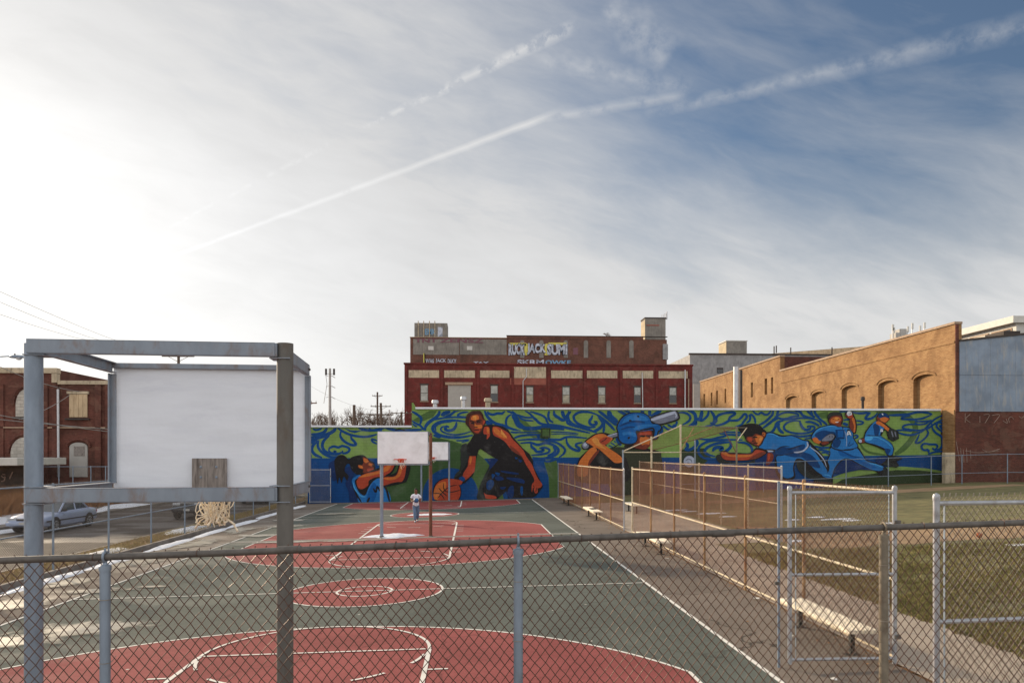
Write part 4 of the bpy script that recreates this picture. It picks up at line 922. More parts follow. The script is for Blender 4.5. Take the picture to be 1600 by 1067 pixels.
f.poly('O', 'B', [(0, 770), (80, 735), (210, 706), (290, 655), (345, 615), (320, 690), (230, 728), (100, 760)]); f.poly('R', 'B', [(235, 780), (330, 760), (385, 750), (412, 700), (430, 620), (502, 620), (490, 740), (455, 812), (400, 818), (300, 847), (245, 850)]); f.poly('O', 'B', [(260, 775), (380, 762), (420, 710), (440, 625), (460, 640), (430, 760), (330, 800)])
f.line('K', 'B', 16, [(395, 620), (350, 712), (280, 757)]); f.line('K', 'B', 18, [(508, 620), (497, 740), (465, 818), (380, 832), (262, 862)]); f.line('K', 'B', 14, [(290, 755), (385, 745), (428, 630)]); f.line('K', 'B', 10, [(380, 280), (430, 268), (490, 282)])
f.build('painted_player', mural, 'painted girl with a ponytail raising her arms in a blue jersey')

# figure: player dribbling
f = Paint()
f.poly('k', 'D', [(712, 0), (860, 0), (840, 350), (700, 500), (590, 570), (620, 470), (700, 380), (715, 140)]); f.poly('k', 'E', [(120, 960), (130, 800), (170, 750), (240, 770), (250, 1067), (120, 1067)]); f.poly('k', 'F', [(250, 380), (300, 300), (330, 420), (250, 560), (170, 720), (180, 900), (60, 900), (95, 720), (150, 580)]); f.poly('N', 'F', [(250, 190), (440, 190), (420, 300), (300, 420), (280, 280)])
f.poly('K', 'Z', [(742, 676), (735, 688), (730, 694), (729.5, 706), (733, 713), (727, 728), (717, 742), (708, 748), (720, 757), (727, 754), (740, 741), (743.5, 720), (745, 713), (748, 703), (751, 701), (757, 705), (774, 716), (778.5, 718), (766, 733), (762, 742), (758, 754), (754, 763), (756, 779), (777.6, 779), (791, 767), (794, 778), (833, 777), (839, 773), (848.5, 760.4), (845, 752), (833.5, 729), (832.7, 719), (827.5, 709), (817, 700), (810, 692), (802, 683), (794, 671), (786, 666), (776, 664), (767, 663), (757, 664)], False)
f.poly('b', 'E', [(280, 170), (340, 135), (460, 135), (522, 190), (552, 280), (582, 320), (575, 380), (540, 425), (522, 500), (480, 560), (380, 580), (305, 510), (258, 440), (205, 370), (215, 260), (240, 200)])
f.poly('S', 'E', [(285, 260), (320, 215), (420, 200), (490, 220), (520, 290), (562, 308), (565, 350), (530, 410), (500, 500), (440, 548), (370, 538), (310, 470), (270, 380)]); f.poly('O', 'E', [(330, 235), (420, 215), (455, 260), (435, 315), (370, 325), (310, 295)]); f.poly('O', 'E', [(375, 365), (410, 400), (500, 395), (515, 450), (445, 475), (380, 455)]); f.poly('R', 'E', [(370, 470), (470, 470), (450, 548), (380, 535)]); f.poly('Y', 'E', [(350, 235), (400, 232), (405, 290), (360, 295)]); f.poly('R', 'E', [(540, 320), (568, 330), (545, 390), (525, 380)])
f.line('K', 'E', 26, [(310, 372), (345, 365), (372, 385)]); f.line('K', 'E', 26, [(410, 350), (450, 342), (485, 350)]); f.line('K', 'E', 18, [(360, 497), (410, 492), (460, 490)]); f.line('K', 'E', 16, [(370, 440), (410, 445), (430, 435)]); f.line('b', 'E', 22, [(280, 330), (340, 335), (375, 350)]); f.line('b', 'E', 22, [(400, 322), (460, 312), (510, 320)])
f.poly('R', 'E', [(555, 440), (640, 440), (655, 520), (655, 600), (600, 665), (600, 580), (540, 560)]); f.poly('O', 'E', [(600, 450), (645, 470), (640, 560), (610, 540)])
f.poly('R', 'Z', [(770, 667), (778, 667), (786, 671), (795, 677), (800, 685), (810, 695), (818, 704), (823, 714), (831, 725), (836, 738), (841, 748), (847, 756), (845, 761), (840, 763), (840, 769), (836, 770), (833, 762), (831, 769), (831, 757), (835, 750), (829, 737), (822, 726), (815, 713), (806, 708), (797, 700), (789, 690), (780, 684), (771, 679)])
f.poly('O', 'Z', [(771, 668), (777, 669), (783, 676), (788, 681), (793, 685), (786, 684), (778, 680), (772, 675)]); f.poly('Y', 'Z', [(783, 671), (787, 676), (792, 683), (787, 681), (783, 677)]); f.poly('S', 'Z', [(797, 696), (806, 702), (816, 713), (808, 709), (799, 703)])
f.line('K', 'F', 12, [(1050, 770), (1080, 700), (1060, 660)]); f.line('K', 'F', 12, [(1110, 780), (1130, 700)])
f.poly('R', 'D', [(870, 148), (992, 148), (985, 260), (968, 430), (880, 525), (800, 592), (738, 545), (760, 460), (840, 340), (852, 230)], False); f.poly('O', 'D', [(880, 160), (920, 165), (900, 280), (870, 300)])
f.disc('K', 698.6, 768.5, 22.3); f.disc('R', 698.8, 768.5, 20.8); f.poly('O', 'D', [(230, 740), (300, 650), (400, 620), (440, 640), (420, 780), (340, 860), (280, 950), (220, 940), (205, 860)])
f.line('K', 'D', 16, [(205, 835), (290, 835), (350, 860), (410, 950)]); f.line('K', 'D', 16, [(300, 735), (370, 810), (460, 890)]); f.line('K', 'D', 16, [(390, 650), (395, 740), (440, 800), (560, 810), (720, 765)]); f.line('K', 'D', 16, [(280, 930), (370, 820), (500, 715), (640, 680)])
f.poly('R', 'D', [(400, 600), (500, 575), (560, 570), (690, 590), (745, 620), (700, 680), (640, 660), (560, 610), (480, 600)]); f.poly('B', 'D', [(675, 560), (740, 520), (795, 570), (750, 615)])
for pts, key in (([(390, 430), (470, 450), (445, 490), (400, 470)], 'B'), ([(500, 400), (780, 440), (770, 472), (520, 432)], 'N'), ([(240, 600), (330, 560), (365, 640), (300, 740), (235, 720)], 'M'), ([(600, 520), (870, 550), (895, 630), (640, 565)], 'N'), ([(840, 690), (882, 700), (872, 845), (838, 800)], 'B'), ([(600, 800), (640, 690), (715, 680), (705, 872), (620, 872)], 'N'), ([(325, 460), (385, 480), (335, 545)], 'B'), ([(470, 700), (580, 690), (520, 740)], 'N'), ([(735, 160), (790, 170), (760, 200)], 'M'), ([(800, 200), (870, 220), (830, 255)], 'N'), ([(380, 510), (480, 500), (540, 560), (420, 580)], 'N'), ([(280, 570), (330, 570), (320, 610)], 'B')): f.poly(key, 'F', pts)
f.poly('R', 'F', [(185, 790), (225, 825), (380, 850), (400, 900), (230, 900), (200, 850)])
f.build('painted_player', mural, 'painted player in black bending to dribble an orange basketball')

# figure: batter
f = Paint()
f.poly('H', 'I', [(150, 745), (380, 730), (440, 760), (700, 790), (950, 800), (995, 870), (985, 1500), (200, 1500), (100, 900)]); f.poly('K', 'I', [(400, 690), (600, 690), (800, 760), (970, 800), (930, 820), (560, 770), (400, 760)])
f.poly('K', 'H', [(305, 700), (370, 620), (470, 540), (560, 498), (700, 488), (835, 540), (842, 600), (720, 720), (1000, 880), (1067, 960), (1067, 1300), (240, 1300), (250, 960), (340, 840), (420, 770), (335, 770)])
f.poly('O', 'H', [(520, 728), (440, 762), (350, 860), (255, 1005), (240, 1200), (400, 1200), (425, 1000), (470, 900), (560, 790)]); f.poly('S', 'H', [(560, 790), (600, 800), (480, 960), (420, 1050), (430, 960)])
f.poly('K', 'I', [(805, 235), (1180, 112), (1255, 118), (1297, 190), (1280, 280), (1000, 362), (870, 340)]); f.poly('A', 'I', [(825, 250), (1180, 132), (1242, 142), (1270, 200), (1254, 262), (990, 338), (880, 318)]); f.poly('a', 'I', [(835, 258), (1180, 140), (1232, 152), (1210, 175), (870, 285)]); f.line('a', 'I', 18, [(1200, 150), (1245, 190), (1235, 240)])
f.poly('K', 'I', [(85, 540), (270, 470), (270, 565), (150, 595)], False); f.poly('A', 'I', [(95, 548), (270, 488), (270, 545), (140, 582)], False); f.line('a', 'I', 16, [(100, 545), (260, 495)])
f.disc('A', 914.8, 695.5, 5.4); f.disc('a', 914.2, 694.6, 3.0)
f.poly('O', 'H', [(430, 610), (540, 545), (620, 640), (760, 745), (960, 885), (995, 970), (880, 995), (800, 942), (600, 765), (510, 725), (450, 670)]); f.poly('O', 'H', [(380, 640), (440, 590), (560, 518), (680, 513), (742, 550), (822, 580), (790, 632), (700, 692), (640, 682), (580, 642), (500, 700), (430, 672)]); f.poly('Y', 'H', [(480, 600), (560, 575), (640, 690), (720, 770), (640, 740), (540, 690)]); f.poly('R', 'H', [(600, 620), (700, 560), (800, 590), (720, 680), (640, 680)])
f.line('b', 'H', 14, [(620, 650), (690, 610), (730, 570)]); f.line('b', 'H', 14, [(380, 650), (440, 700), (500, 720)])
f.poly('K', 'I', [(262, 480), (245, 400), (285, 295), (360, 205), (480, 152), (610, 145), (710, 158), (800, 222), (850, 325), (940, 335), (1010, 390), (985, 460), (945, 485), (925, 600), (600, 640), (565, 665), (450, 695), (330, 665), (272, 590)])
f.poly('S', 'I', [(610, 485), (820, 455), (845, 560), (830, 660), (785, 730), (700, 770), (520, 720), (600, 620)]); f.poly('O', 'I', [(640, 580), (700, 545), (810, 600), (785, 690), (700, 705), (640, 650)]); f.line('K', 'I', 30, [(640, 540), (700, 548), (720, 540)]); f.line('K', 'I', 18, [(740, 535), (810, 545)]); f.line('S', 'I', 22, [(690, 700), (740, 690), (790, 700)]); f.poly('R', 'I', [(640, 495), (800, 472), (815, 520), (650, 530)])
f.poly('j', 'I', [(282, 480), (265, 400), (302, 305), (375, 222), (482, 170), (605, 160), (700, 172), (788, 235), (838, 335), (932, 350), (990, 395), (968, 448), (935, 468), (912, 585), (875, 565), (885, 470), (820, 448), (700, 462), (570, 460), (592, 560), (560, 648), (450, 675), (340, 648), (292, 580)])
f.poly('J', 'I', [(380, 260), (480, 200), (600, 185), (740, 230), (770, 290), (600, 290), (450, 310), (340, 360)]); f.poly('J', 'I', [(520, 400), (700, 350), (840, 350), (930, 370), (800, 385), (680, 420), (560, 440)]); f.line('M', 'I', 34, [(300, 380), (420, 330), (560, 300), (720, 320)]); f.line('M', 'I', 24, [(320, 440), (440, 400), (560, 400)]); f.line('K', 'I', 26, [(590, 210), (630, 225)]); f.line('K', 'I', 26, [(455, 285), (500, 290)]); f.line('K', 'I', 30, [(440, 590), (470, 560)]); f.line('K', 'I', 26, [(640, 450), (760, 430), (860, 420), (880, 500)]); f.poly('J', 'I', [(350, 480), (450, 470), (560, 490), (560, 560), (440, 520), (360, 540)]); f.line('K', 'I', 14, [(330, 660), (180, 742), (140, 745)])
f.build('painted_player', mural, 'painted batter in a blue helmet with a grey bat over the shoulder')
f = Paint(); f.disc('k', 1077, 720.5, 10.6); f.disc('a', 1077, 720.8, 8.8); f.line('A', 'J', 14, [(230, 960), (270, 925), (320, 945), (330, 990)]); f.line('A', 'J', 12, [(255, 985), (290, 1000)]); f.build('painted_ball', mural, 'grey painted baseball')

# figure: boy lunging
f = Paint()
f.poly('k', 'M', [(90, 220), (160, 200), (210, 290), (400, 320), (600, 310), (860, 230), (780, 310), (560, 345), (300, 345), (130, 320)])
f.poly('N', 'Z', [(1182, 712), (1200, 706), (1216, 712), (1216, 760), (1186, 775), (1180, 740)]); f.poly('k', 'Z', [(1245, 722), (1262, 716), (1288, 728), (1296, 745), (1268, 748), (1250, 738)])
f.poly('K', 'Z', [(1213, 712), (1240, 700), (1262, 690), (1270, 694), (1282, 708), (1296, 728), (1297, 740), (1290, 747), (1268, 741), (1252, 722), (1245, 721), (1241, 731), (1243, 743), (1238, 749), (1222, 750), (1212, 738)])
f.poly('J', 'Z', [(1215, 712), (1240, 704), (1262, 694), (1269, 700), (1279, 714), (1289, 729), (1293, 738), (1289, 743), (1276, 736), (1262, 722), (1250, 716), (1243, 718), (1239, 730), (1240, 742), (1235, 746), (1226, 746), (1216, 736), (1214, 722)]); f.poly('M', 'Z', [(1226, 710), (1252, 706), (1270, 712), (1282, 730), (1268, 728), (1254, 715), (1240, 714)]); f.line('a', 'N', 16, [(175, 800), (260, 860), (350, 930), (450, 1060), (490, 1180)]); f.line('K', 'N', 14, [(190, 720), (260, 800), (330, 870), (430, 990), (500, 1140)])
f.poly('K', 'L', [(325, 550), (450, 540), (620, 590), (800, 588), (1000, 668), (1120, 690), (1125, 790), (1040, 880), (940, 925), (840, 915), (560, 975), (450, 900), (250, 895), (150, 830), (230, 760)])
f.poly('J', 'L', [(335, 565), (450, 558), (600, 618), (800, 605), (1000, 688), (1095, 705), (1100, 780), (1030, 850), (900, 880), (760, 900), (600, 880), (450, 850), (260, 850), (190, 810), (250, 750)]); f.poly('M', 'L', [(480, 880), (600, 800), (760, 820), (950, 770), (1040, 760), (1020, 850), (900, 890), (560, 960)]); f.line('K', 'L', 14, [(520, 870), (620, 800), (760, 800)]); f.line('K', 'L', 14, [(700, 860), (850, 820), (980, 770)]); f.line('K', 'L', 20, [(530, 570), (600, 605), (720, 600)]); f.line('L', 'L', 12, [(360, 575), (450, 570), (560, 625)])
f.line('a', 'L', 30, [(158, 818), (235, 872), (340, 884), (455, 886)]); f.line('a', 'L', 26, [(1078, 715), (1092, 790), (1022, 870), (930, 902), (835, 906)])
f.poly('K', 'M', [(145, 165), (235, 140), (300, 165), (450, 172), (635, 168), (720, 90), (900, 150), (760, 260), (600, 292), (400, 302), (210, 285)]); f.poly('R', 'M', [(162, 172), (230, 155), (300, 188), (450, 192), (640, 188), (720, 125), (870, 165), (750, 242), (600, 280), (400, 290), (212, 272)]); f.poly('O', 'M', [(175, 178), (240, 165), (300, 200), (450, 205), (640, 200), (700, 170), (600, 235), (400, 240), (260, 220)]); f.poly('S', 'M', [(640, 240), (760, 170), (870, 165), (750, 250), (600, 282)])
f.poly('S', 'M', [(890, 180), (970, 180), (985, 260), (925, 350), (865, 355), (880, 270)]); f.poly('R', 'M', [(900, 190), (935, 190), (930, 260), (900, 300)])
f.poly('K', 'K', [(645, 435), (760, 388), (900, 372), (1030, 400), (1092, 470), (1155, 520), (1150, 610), (1100, 680), (1015, 805), (930, 785), (840, 735), (780, 690), (740, 600), (650, 500)])
f.poly('S', 'K', [(800, 622), (900, 612), (960, 562), (1060, 592), (1082, 532), (1140, 542), (1140, 600), (1110, 640), (1060, 740), (1010, 790), (940, 772), (850, 722), (792, 682)]); f.poly('O', 'K', [(960, 600), (1060, 600), (1095, 640), (1050, 735), (1000, 775), (960, 700)]); f.poly('Y', 'K', [(1040, 630), (1090, 640), (1050, 700), (1020, 690)]); f.poly('O', 'K', [(1085, 540), (1130, 550), (1125, 600), (1095, 590)]); f.poly('R', 'K', [(810, 640), (880, 635), (890, 700), (830, 700)]); f.line('K', 'K', 24, [(900, 630), (950, 625), (990, 630)]); f.line('K', 'K', 16, [(885, 705), (920, 700)]); f.line('b', 'K', 18, [(910, 745), (960, 730), (1000, 740)]); f.line('K', 'K', 14, [(1100, 555), (1112, 585)])
f.poly('k', 'Z', [(1272, 745), (1288, 741), (1299, 746), (1300, 757), (1276, 756)])
f.build('painted_player', mural, 'painted boy in a blue jersey lunging forward with one arm stretched out')

# figure: pitcher
f = Paint()
f.poly('N', 'O', [(600, 420), (740, 330), (860, 270), (1000, 330), (1150, 400), (1300, 450), (1000, 440), (700, 500)])
f.poly('K', 'O', [(330, 600), (440, 520), (525, 480), (545, 380), (520, 300), (560, 200), (575, 120), (580, 70), (900, 60), (1000, 70), (1090, 200), (1150, 285), (1300, 330), (1420, 380), (1480, 450), (1480, 520), (1380, 540), (1280, 460), (1050, 370), (870, 280), (760, 300), (650, 420), (615, 540), (590, 630), (330, 640)])
f.poly('J', 'O', [(450, 510), (540, 475), (560, 380), (535, 300), (575, 200), (595, 90), (880, 90), (980, 90), (1080, 220), (1140, 300), (1290, 345), (1400, 385), (1405, 430), (1330, 455), (1200, 425), (1050, 355), (870, 262), (750, 280), (640, 410), (600, 530), (575, 572), (470, 545)]); f.poly('j', 'O', [(700, 130), (860, 180), (1000, 260), (1150, 330), (1300, 400), (1200, 410), (1040, 340), (860, 240), (740, 220)]); f.line('M', 'O', 16, [(620, 110), (780, 160), (900, 220), (1080, 250)]); f.line('L', 'O', 12, [(1180, 330), (1300, 360), (1390, 400)]); f.line('L', 'O', 12, [(480, 515), (540, 520), (580, 540)])
f.poly('k', 'O', [(340, 595), (430, 555), (570, 575), (590, 620), (560, 638), (330, 632)]); f.poly('k', 'O', [(1400, 400), (1445, 430), (1480, 490), (1470, 525), (1390, 530), (1400, 470)])
f.poly('K', 'N', [(205, 600), (280, 490), (380, 430), (560, 395), (660, 400), (780, 420), (900, 440), (990, 520), (1000, 640), (1080, 780), (1040, 830), (800, 880), (590, 830), (580, 740), (640, 640), (520, 720), (380, 760), (230, 690)])
f.poly('J', 'N', [(222, 610), (295, 500), (390, 445), (560, 410), (660, 415), (780, 440), (890, 455), (975, 530), (985, 650), (1060, 775), (1025, 820), (820, 865), (610, 815), (600, 740), (650, 640), (420, 650), (380, 690), (240, 660)]); f.poly('M', 'N', [(290, 560), (420, 500), (560, 520), (650, 540), (640, 650), (520, 600), (380, 680), (290, 620)]); f.poly('M', 'N', [(620, 680), (720, 660), (760, 720), (700, 820), (610, 800)]); f.line('L', 'N', 12, [(240, 600), (310, 510), (420, 450), (560, 425), (680, 440)]); f.line('a', 'N', 8, [(800, 460), (850, 580), (865, 700), (855, 800)]); f.line('K', 'N', 16, [(790, 440), (800, 480)]); f.line('K', 'N', 26, [(810, 865), (900, 860), (1000, 845)]); f.line('M', 'N', 16, [(930, 700), (900, 790), (1000, 740)])
f.poly('O', 'N', [(232, 650), (300, 630), (360, 690), (420, 720), (400, 760), (330, 745), (260, 715)]); f.poly('K', 'N', [(360, 760), (400, 700), (480, 600), (570, 555), (650, 580), (655, 640), (560, 740), (440, 795)]); f.poly('A', 'N', [(400, 690), (480, 610), (570, 568), (635, 590), (620, 650), (560, 690), (460, 700)]); f.poly('S', 'N', [(390, 730), (480, 700), (540, 730), (440, 770)]); f.line('K', 'N', 18, [(540, 620), (560, 610)]); f.line('K', 'N', 18, [(590, 620), (605, 615)])
f.poly('K', 'N', [(510, 290), (520, 210), (570, 170), (660, 158), (760, 180), (785, 230), (800, 310), (770, 400), (720, 440), (640, 410), (560, 395), (525, 340)]); f.poly('k', 'N', [(525, 270), (530, 215), (600, 175), (700, 172), (760, 195), (760, 230), (640, 215), (560, 250)]); f.poly('S', 'N', [(545, 300), (580, 250), (660, 225), (750, 235), (790, 300), (760, 360), (770, 430), (690, 420), (620, 390), (560, 370), (535, 335)]); f.poly('O', 'N', [(580, 290), (660, 250), (740, 270), (750, 320), (690, 360), (620, 370), (570, 340)]); f.poly('Y', 'N', [(640, 270), (690, 260), (730, 290), (680, 305)]); f.line('K', 'N', 12, [(600, 295), (630, 290)]); f.line('K', 'N', 12, [(700, 295), (730, 292)]); f.line('W', 'N', 14, [(655, 345), (690, 350), (715, 340)])
f.poly('K', 'N', [(830, 210), (850, 165), (910, 145), (970, 160), (1000, 220), (1030, 290), (1055, 420), (1035, 550), (980, 550), (930, 480), (905, 440), (910, 300), (870, 270)]); f.poly('S', 'N', [(845, 215), (890, 180), (960, 180), (985, 240), (1020, 310), (1035, 420), (1020, 535), (985, 535), (920, 440), (925, 300), (880, 265)]); f.poly('O', 'N', [(960, 290), (1000, 270), (1028, 420), (1015, 530), (990, 520), (1000, 420)]); f.disc('W', 1250 + 915 / 11.855, 630 + 190 / 11.855, 4.0); f.line('A', 'N', 12, [(895, 205), (930, 200), (935, 175)]); f.poly('R', 'N', [(880, 250), (960, 215), (980, 240), (930, 275)])
f.line('K', 'N', 44, [(880, 530), (905, 500), (920, 560), (950, 595)]); f.line('W', 'N', 24, [(872, 600), (890, 530), (915, 530), (945, 600)]); f.line('W', 'N', 16, [(885, 570), (930, 570)])
f.build('painted_player', mural, 'painted pitcher in a blue uniform winding up with the ball raised')

# figure: smaller pitcher
f = Paint()
f.poly('N', 'P', [(310, 640), (420, 620), (440, 660), (350, 720), (300, 700)])
f.poly('K', 'P', [(150, 400), (165, 340), (230, 250), (300, 205), (300, 160), (330, 118), (400, 108), (450, 140), (460, 190), (410, 240), (480, 295), (560, 330), (570, 420), (500, 455), (440, 420), (420, 330), (395, 310), (360, 390), (480, 470), (515, 540), (495, 620), (610, 640), (600, 665), (540, 690), (570, 740), (540, 765), (350, 725), (400, 690), (440, 640), (400, 560), (290, 510), (170, 470), (90, 480), (80, 440), (110, 420)], False)
f.poly('J', 'P', [(165, 395), (180, 345), (240, 260), (300, 212), (350, 270), (390, 300), (345, 380), (460, 465), (500, 535), (485, 610), (440, 610), (410, 545), (300, 495), (180, 460), (160, 430)]); f.poly('M', 'P', [(260, 260), (300, 240), (340, 290), (320, 380), (280, 380), (270, 320)]); f.poly('M', 'P', [(400, 540), (470, 550), (440, 612), (420, 600)]); f.line('L', 'P', 9, [(180, 400), (300, 400), (420, 460), (490, 530)]); f.line('K', 'P', 9, [(185, 378), (260, 385), (345, 385)]); f.poly('L', 'P', [(170, 400), (260, 405), (230, 440), (175, 440)])
f.poly('S', 'P', [(305, 185), (330, 150), (450, 175), (455, 195), (410, 235), (370, 225), (320, 205)]); f.poly('O', 'P', [(340, 180), (400, 165), (445, 185), (405, 225), (360, 210)]); f.poly('M', 'P', [(320, 160), (335, 125), (395, 115), (445, 145), (450, 175), (390, 160), (350, 175)]); f.line('W', 'P', 12, [(365, 120), (380, 140)])
f.poly('O', 'P', [(295, 225), (330, 212), (400, 255), (455, 305), (435, 330), (370, 275), (310, 250)]); f.poly('k', 'P', [(445, 320), (490, 300), (545, 335), (558, 415), (500, 440), (455, 410)]); f.line('A', 'P', 14, [(480, 330), (500, 400)]); f.line('A', 'P', 12, [(520, 335), (535, 400)]); f.line('K', 'P', 20, [(495, 420), (520, 425)])
f.poly('S', 'P', [(105, 440), (150, 415), (160, 460), (120, 470)]); f.disc('a', 1330 + 108 / 7.62, 630 + 448 / 7.62, 2.6); f.line('W', 'P', 14, [(352, 340), (362, 305), (375, 340)])
f.poly('k', 'P', [(470, 640), (600, 645), (590, 660), (500, 685), (460, 690)]); f.poly('k', 'P', [(370, 715), (450, 700), (560, 735), (540, 752), (440, 750)])
f.build('painted_player', mural, 'smaller painted pitcher crouching with a black glove')
# hatches let into the wall
for px0, px1, py0, py1, m1, m2 in ((845, 859.5, 668.5, 683.5, 'mural_dark_green', 'mural_mid_green'), (1305, 1318, 671, 685, 'mural_blue_shadow', 'mural_mid_blue')):
    a = at(px0, py1, MY); b = at(px1, py0, MY)
    o = MB().bev(a.x, b.x, MY - 0.16, MY - 0.02, a.z, b.z, 0.02).build('wall_hatch', m1, mural)
    MB().bev(a.x + 0.1, b.x - 0.1, MY - 0.185, MY - 0.165, a.z + 0.1, b.z - 0.1, 0.008).build('hatch_door', m2, o)

# ------------------------------------------------------------------ buildings
brick('brick_orange_y', rgb(166, 130, 90), rgb(146, 110, 74), rgb(172, 146, 108), 'y', bw=0.36, bh=0.12, dirt=rgb(96, 62, 36), damt=0.55)
brick('brick_dark_x', rgb(112, 62, 52), rgb(88, 48, 42), rgb(110, 84, 74), 'x', damt=0.5, patch=rgb(130, 104, 88), pamt=0.25)
brick('brick_painted_red_x', rgb(122, 56, 52), rgb(108, 50, 47), rgb(112, 56, 52), 'x', damt=0.5, patch=rgb(136, 92, 84), pamt=0.22)
brick('brick_painted_red_y', rgb(122, 52, 48), rgb(108, 46, 44), rgb(112, 52, 48), 'y', damt=0.45)
brick('brick_brown_x', rgb(126, 84, 70), rgb(104, 66, 56), rgb(124, 98, 86), 'x', damt=0.5)
brick('brick_street_x', rgb(118, 72, 62), rgb(98, 58, 50), rgb(112, 80, 70), 'x', damt=0.5, patch=rgb(136, 104, 88), pamt=0.3)
brick('block_white_x', rgb(196, 190, 180), rgb(180, 174, 164), rgb(110, 104, 98), 'x', bw=0.45, bh=0.25, damt=0.2)
streaky('panel_tan', rgb(188, 172, 146), rgb(96, 80, 66), 0.85)
streaky('render_grey', rgb(132, 126, 118), rgb(84, 78, 74), 0.6)
streaky('render_grey2', rgb(150, 150, 150), rgb(100, 100, 102), 0.5)
streaky('render_grey_sunlit', rgb(176, 160, 130), rgb(110, 96, 80), 0.6, across='y')  # paler, warmer copy of the grey render: sunlight put into the colour
streaky('metal_blue', rgb(124, 138, 156), rgb(160, 156, 150), 0.8, 0.5)
streaky('wood_pale', rgb(196, 172, 138), rgb(140, 108, 78), 0.6)
mat('trim_tan', rgb(164, 140, 118), 0.8, 0.15, 3)
mat('trim_dark', rgb(70, 62, 58), 0.8, 0.2, 3)
mat('white_paint', rgb(198, 195, 188), 0.6, 0.06, 3)
mat('door_grey', rgb(168, 164, 158), 0.7, 0.06, 1.5)
mat('sash', rgb(96, 90, 84), 0.7, 0.15, 6)
glass('pane_pale', rgb(176, 176, 168), 0.25); glass('pane_dark', rgb(34, 36, 40)); glass('pane_tan', rgb(170, 160, 136), 0.3)
mat('vent_metal', rgb(190, 190, 192), 0.4, 0.1, 5, metal=0.5)
mat('tag_white', rgb(196, 200, 212), 0.8, 0.1, 4, stain=rgb(120, 124, 134), samt=0.8, sscale=1.2, lo=0.42, hi=0.62); mat('tag_black', rgb(30, 30, 36), 0.8, 0.1, 4); mat('tag_yellow', rgb(206, 196, 96), 0.8, 0.1, 4); mat('tag_purple', rgb(122, 82, 92), 0.8, 0.15, 4); mat('tag_blue', rgb(120, 160, 190), 0.8, 0.1, 4)
mat('chalk', rgb(150, 128, 116), 0.9, 0.2, 6); mat('faded_red', rgb(150, 88, 74), 0.85, 0.15, 1)
def rect(mb, p0, p1, Y, depth, b=0.012):
    """box on a wall facing the camera, from picture corners at distance Y"""
    a = at(p0[0], p1[1], Y); c = at(p1[0], p0[1], Y); mb.bev(min(a.x, c.x), max(a.x, c.x), Y - depth, Y + 0.02, a.z, c.z, b); return mb
def window(parent, p0, p1, Y, lower='pane_tan', upper='pane_pale', sill=True):
    a = at(p0[0], p1[1], Y); c = at(p1[0], p0[1], Y); w = c.x - a.x; h = c.z - a.z; fr = 0.11
    mb = MB()
    mb.bev(a.x, a.x + fr, Y - 0.05, Y + 0.03, a.z, c.z, 0.01).bev(c.x - fr, c.x, Y - 0.05, Y + 0.03, a.z, c.z, 0.01).bev(a.x + fr, c.x - fr, Y - 0.05, Y + 0.03, c.z - fr, c.z, 0.01).bev(a.x + fr, c.x - fr, Y - 0.05, Y + 0.03, a.z, a.z + fr, 0.01)
    mb.bev(a.x + fr, c.x - fr, Y - 0.045, Y + 0.03, a.z + h * 0.5 - 0.05, a.z + h * 0.5 + 0.05, 0.01)
    wd = mb.build('window', 'sash', parent)
    MB().box(a.x + fr - .01, c.x - fr + .01, Y - 0.025, Y + 0.02, a.z + h * .5 + 0.05, c.z - fr).build('pane', upper, wd)
    MB().box(a.x + fr - .01, c.x - fr + .01, Y - 0.022, Y + 0.02, a.z + fr, a.z + h * .5 - 0.05).build('pane', lower, wd)
    MB().bev(a.x - 0.12, c.x + 0.12, Y - 0.13, Y + 0.02, c.z + 0.003, c.z + 0.2, 0.01).build('lintel', 'trim_dark', wd)
    if sill: MB().bev(a.x - 0.08, c.x + 0.08, Y - 0.16, Y + 0.02, a.z - 0.14, a.z - 0.003, 0.01).build('sill', 'trim_tan', wd)
    return wd
def lettering(body, name, m, parent, p0, p1, Y, ex=0.012, bold=0.0):
    """flat painted word fitted between two picture corners on a wall at distance Y"""
    cu = bpy.data.curves.new('word', 'FONT'); cu.body = body; cu.extrude = ex; cu.offset = bold; cu.resolution_u = 3
    o = bpy.data.objects.new('word', cu); COL.objects.link(o)
    dg = bpy.context.evaluated_depsgraph_get(); me = bpy.data.meshes.new_from_object(o.evaluated_get(dg)); bpy.data.objects.remove(o, do_unlink=True)
    xs = [v.co.x for v in me.vertices]; ys = [v.co.y for v in me.vertices]; a = at(p0[0], p1[1], Y); c = at(p1[0], p0[1], Y)
    sd = len(body) * 1.7 + p0[0]
    for v in me.vertices:
        x = a.x + (v.co.x - min(xs)) / (max(xs) - min(xs)) * (c.x - a.x); z = a.z + (v.co.y - min(ys)) / (max(ys) - min(ys)) * (c.z - a.z)
        hgt = c.z - a.z; x += 0.06 * hgt * mnoise.noise(Vector((x * 1.1, z * 1.3, sd))); z += 0.09 * hgt * mnoise.noise(Vector((x * 0.9, z * 0.8, sd + 9)))
        v.co = Vector((x, Y - ex + -v.co.z * 0.5, z)) - (Vector(parent.location) + (Vector(parent.parent.location) if parent.parent else Vector()))
    me.materials.clear(); me.materials.append(MATS[m]); me.update()
    return obj(name, me, parent)
def scribble(name, m, parent, lines, Y, w=0.05):
    mb = MB()
    for ln in lines:
        P = catmull(ln, False, 4); 
        for (x0, y0), (x1, y1) in zip(P, P[1:]):
            a = at(x0, y0, Y - 0.012); c = at(x1, y1, Y - 0.012); mb.tube([a, c], w, 4, True)
    return mb.build(name, m, parent)

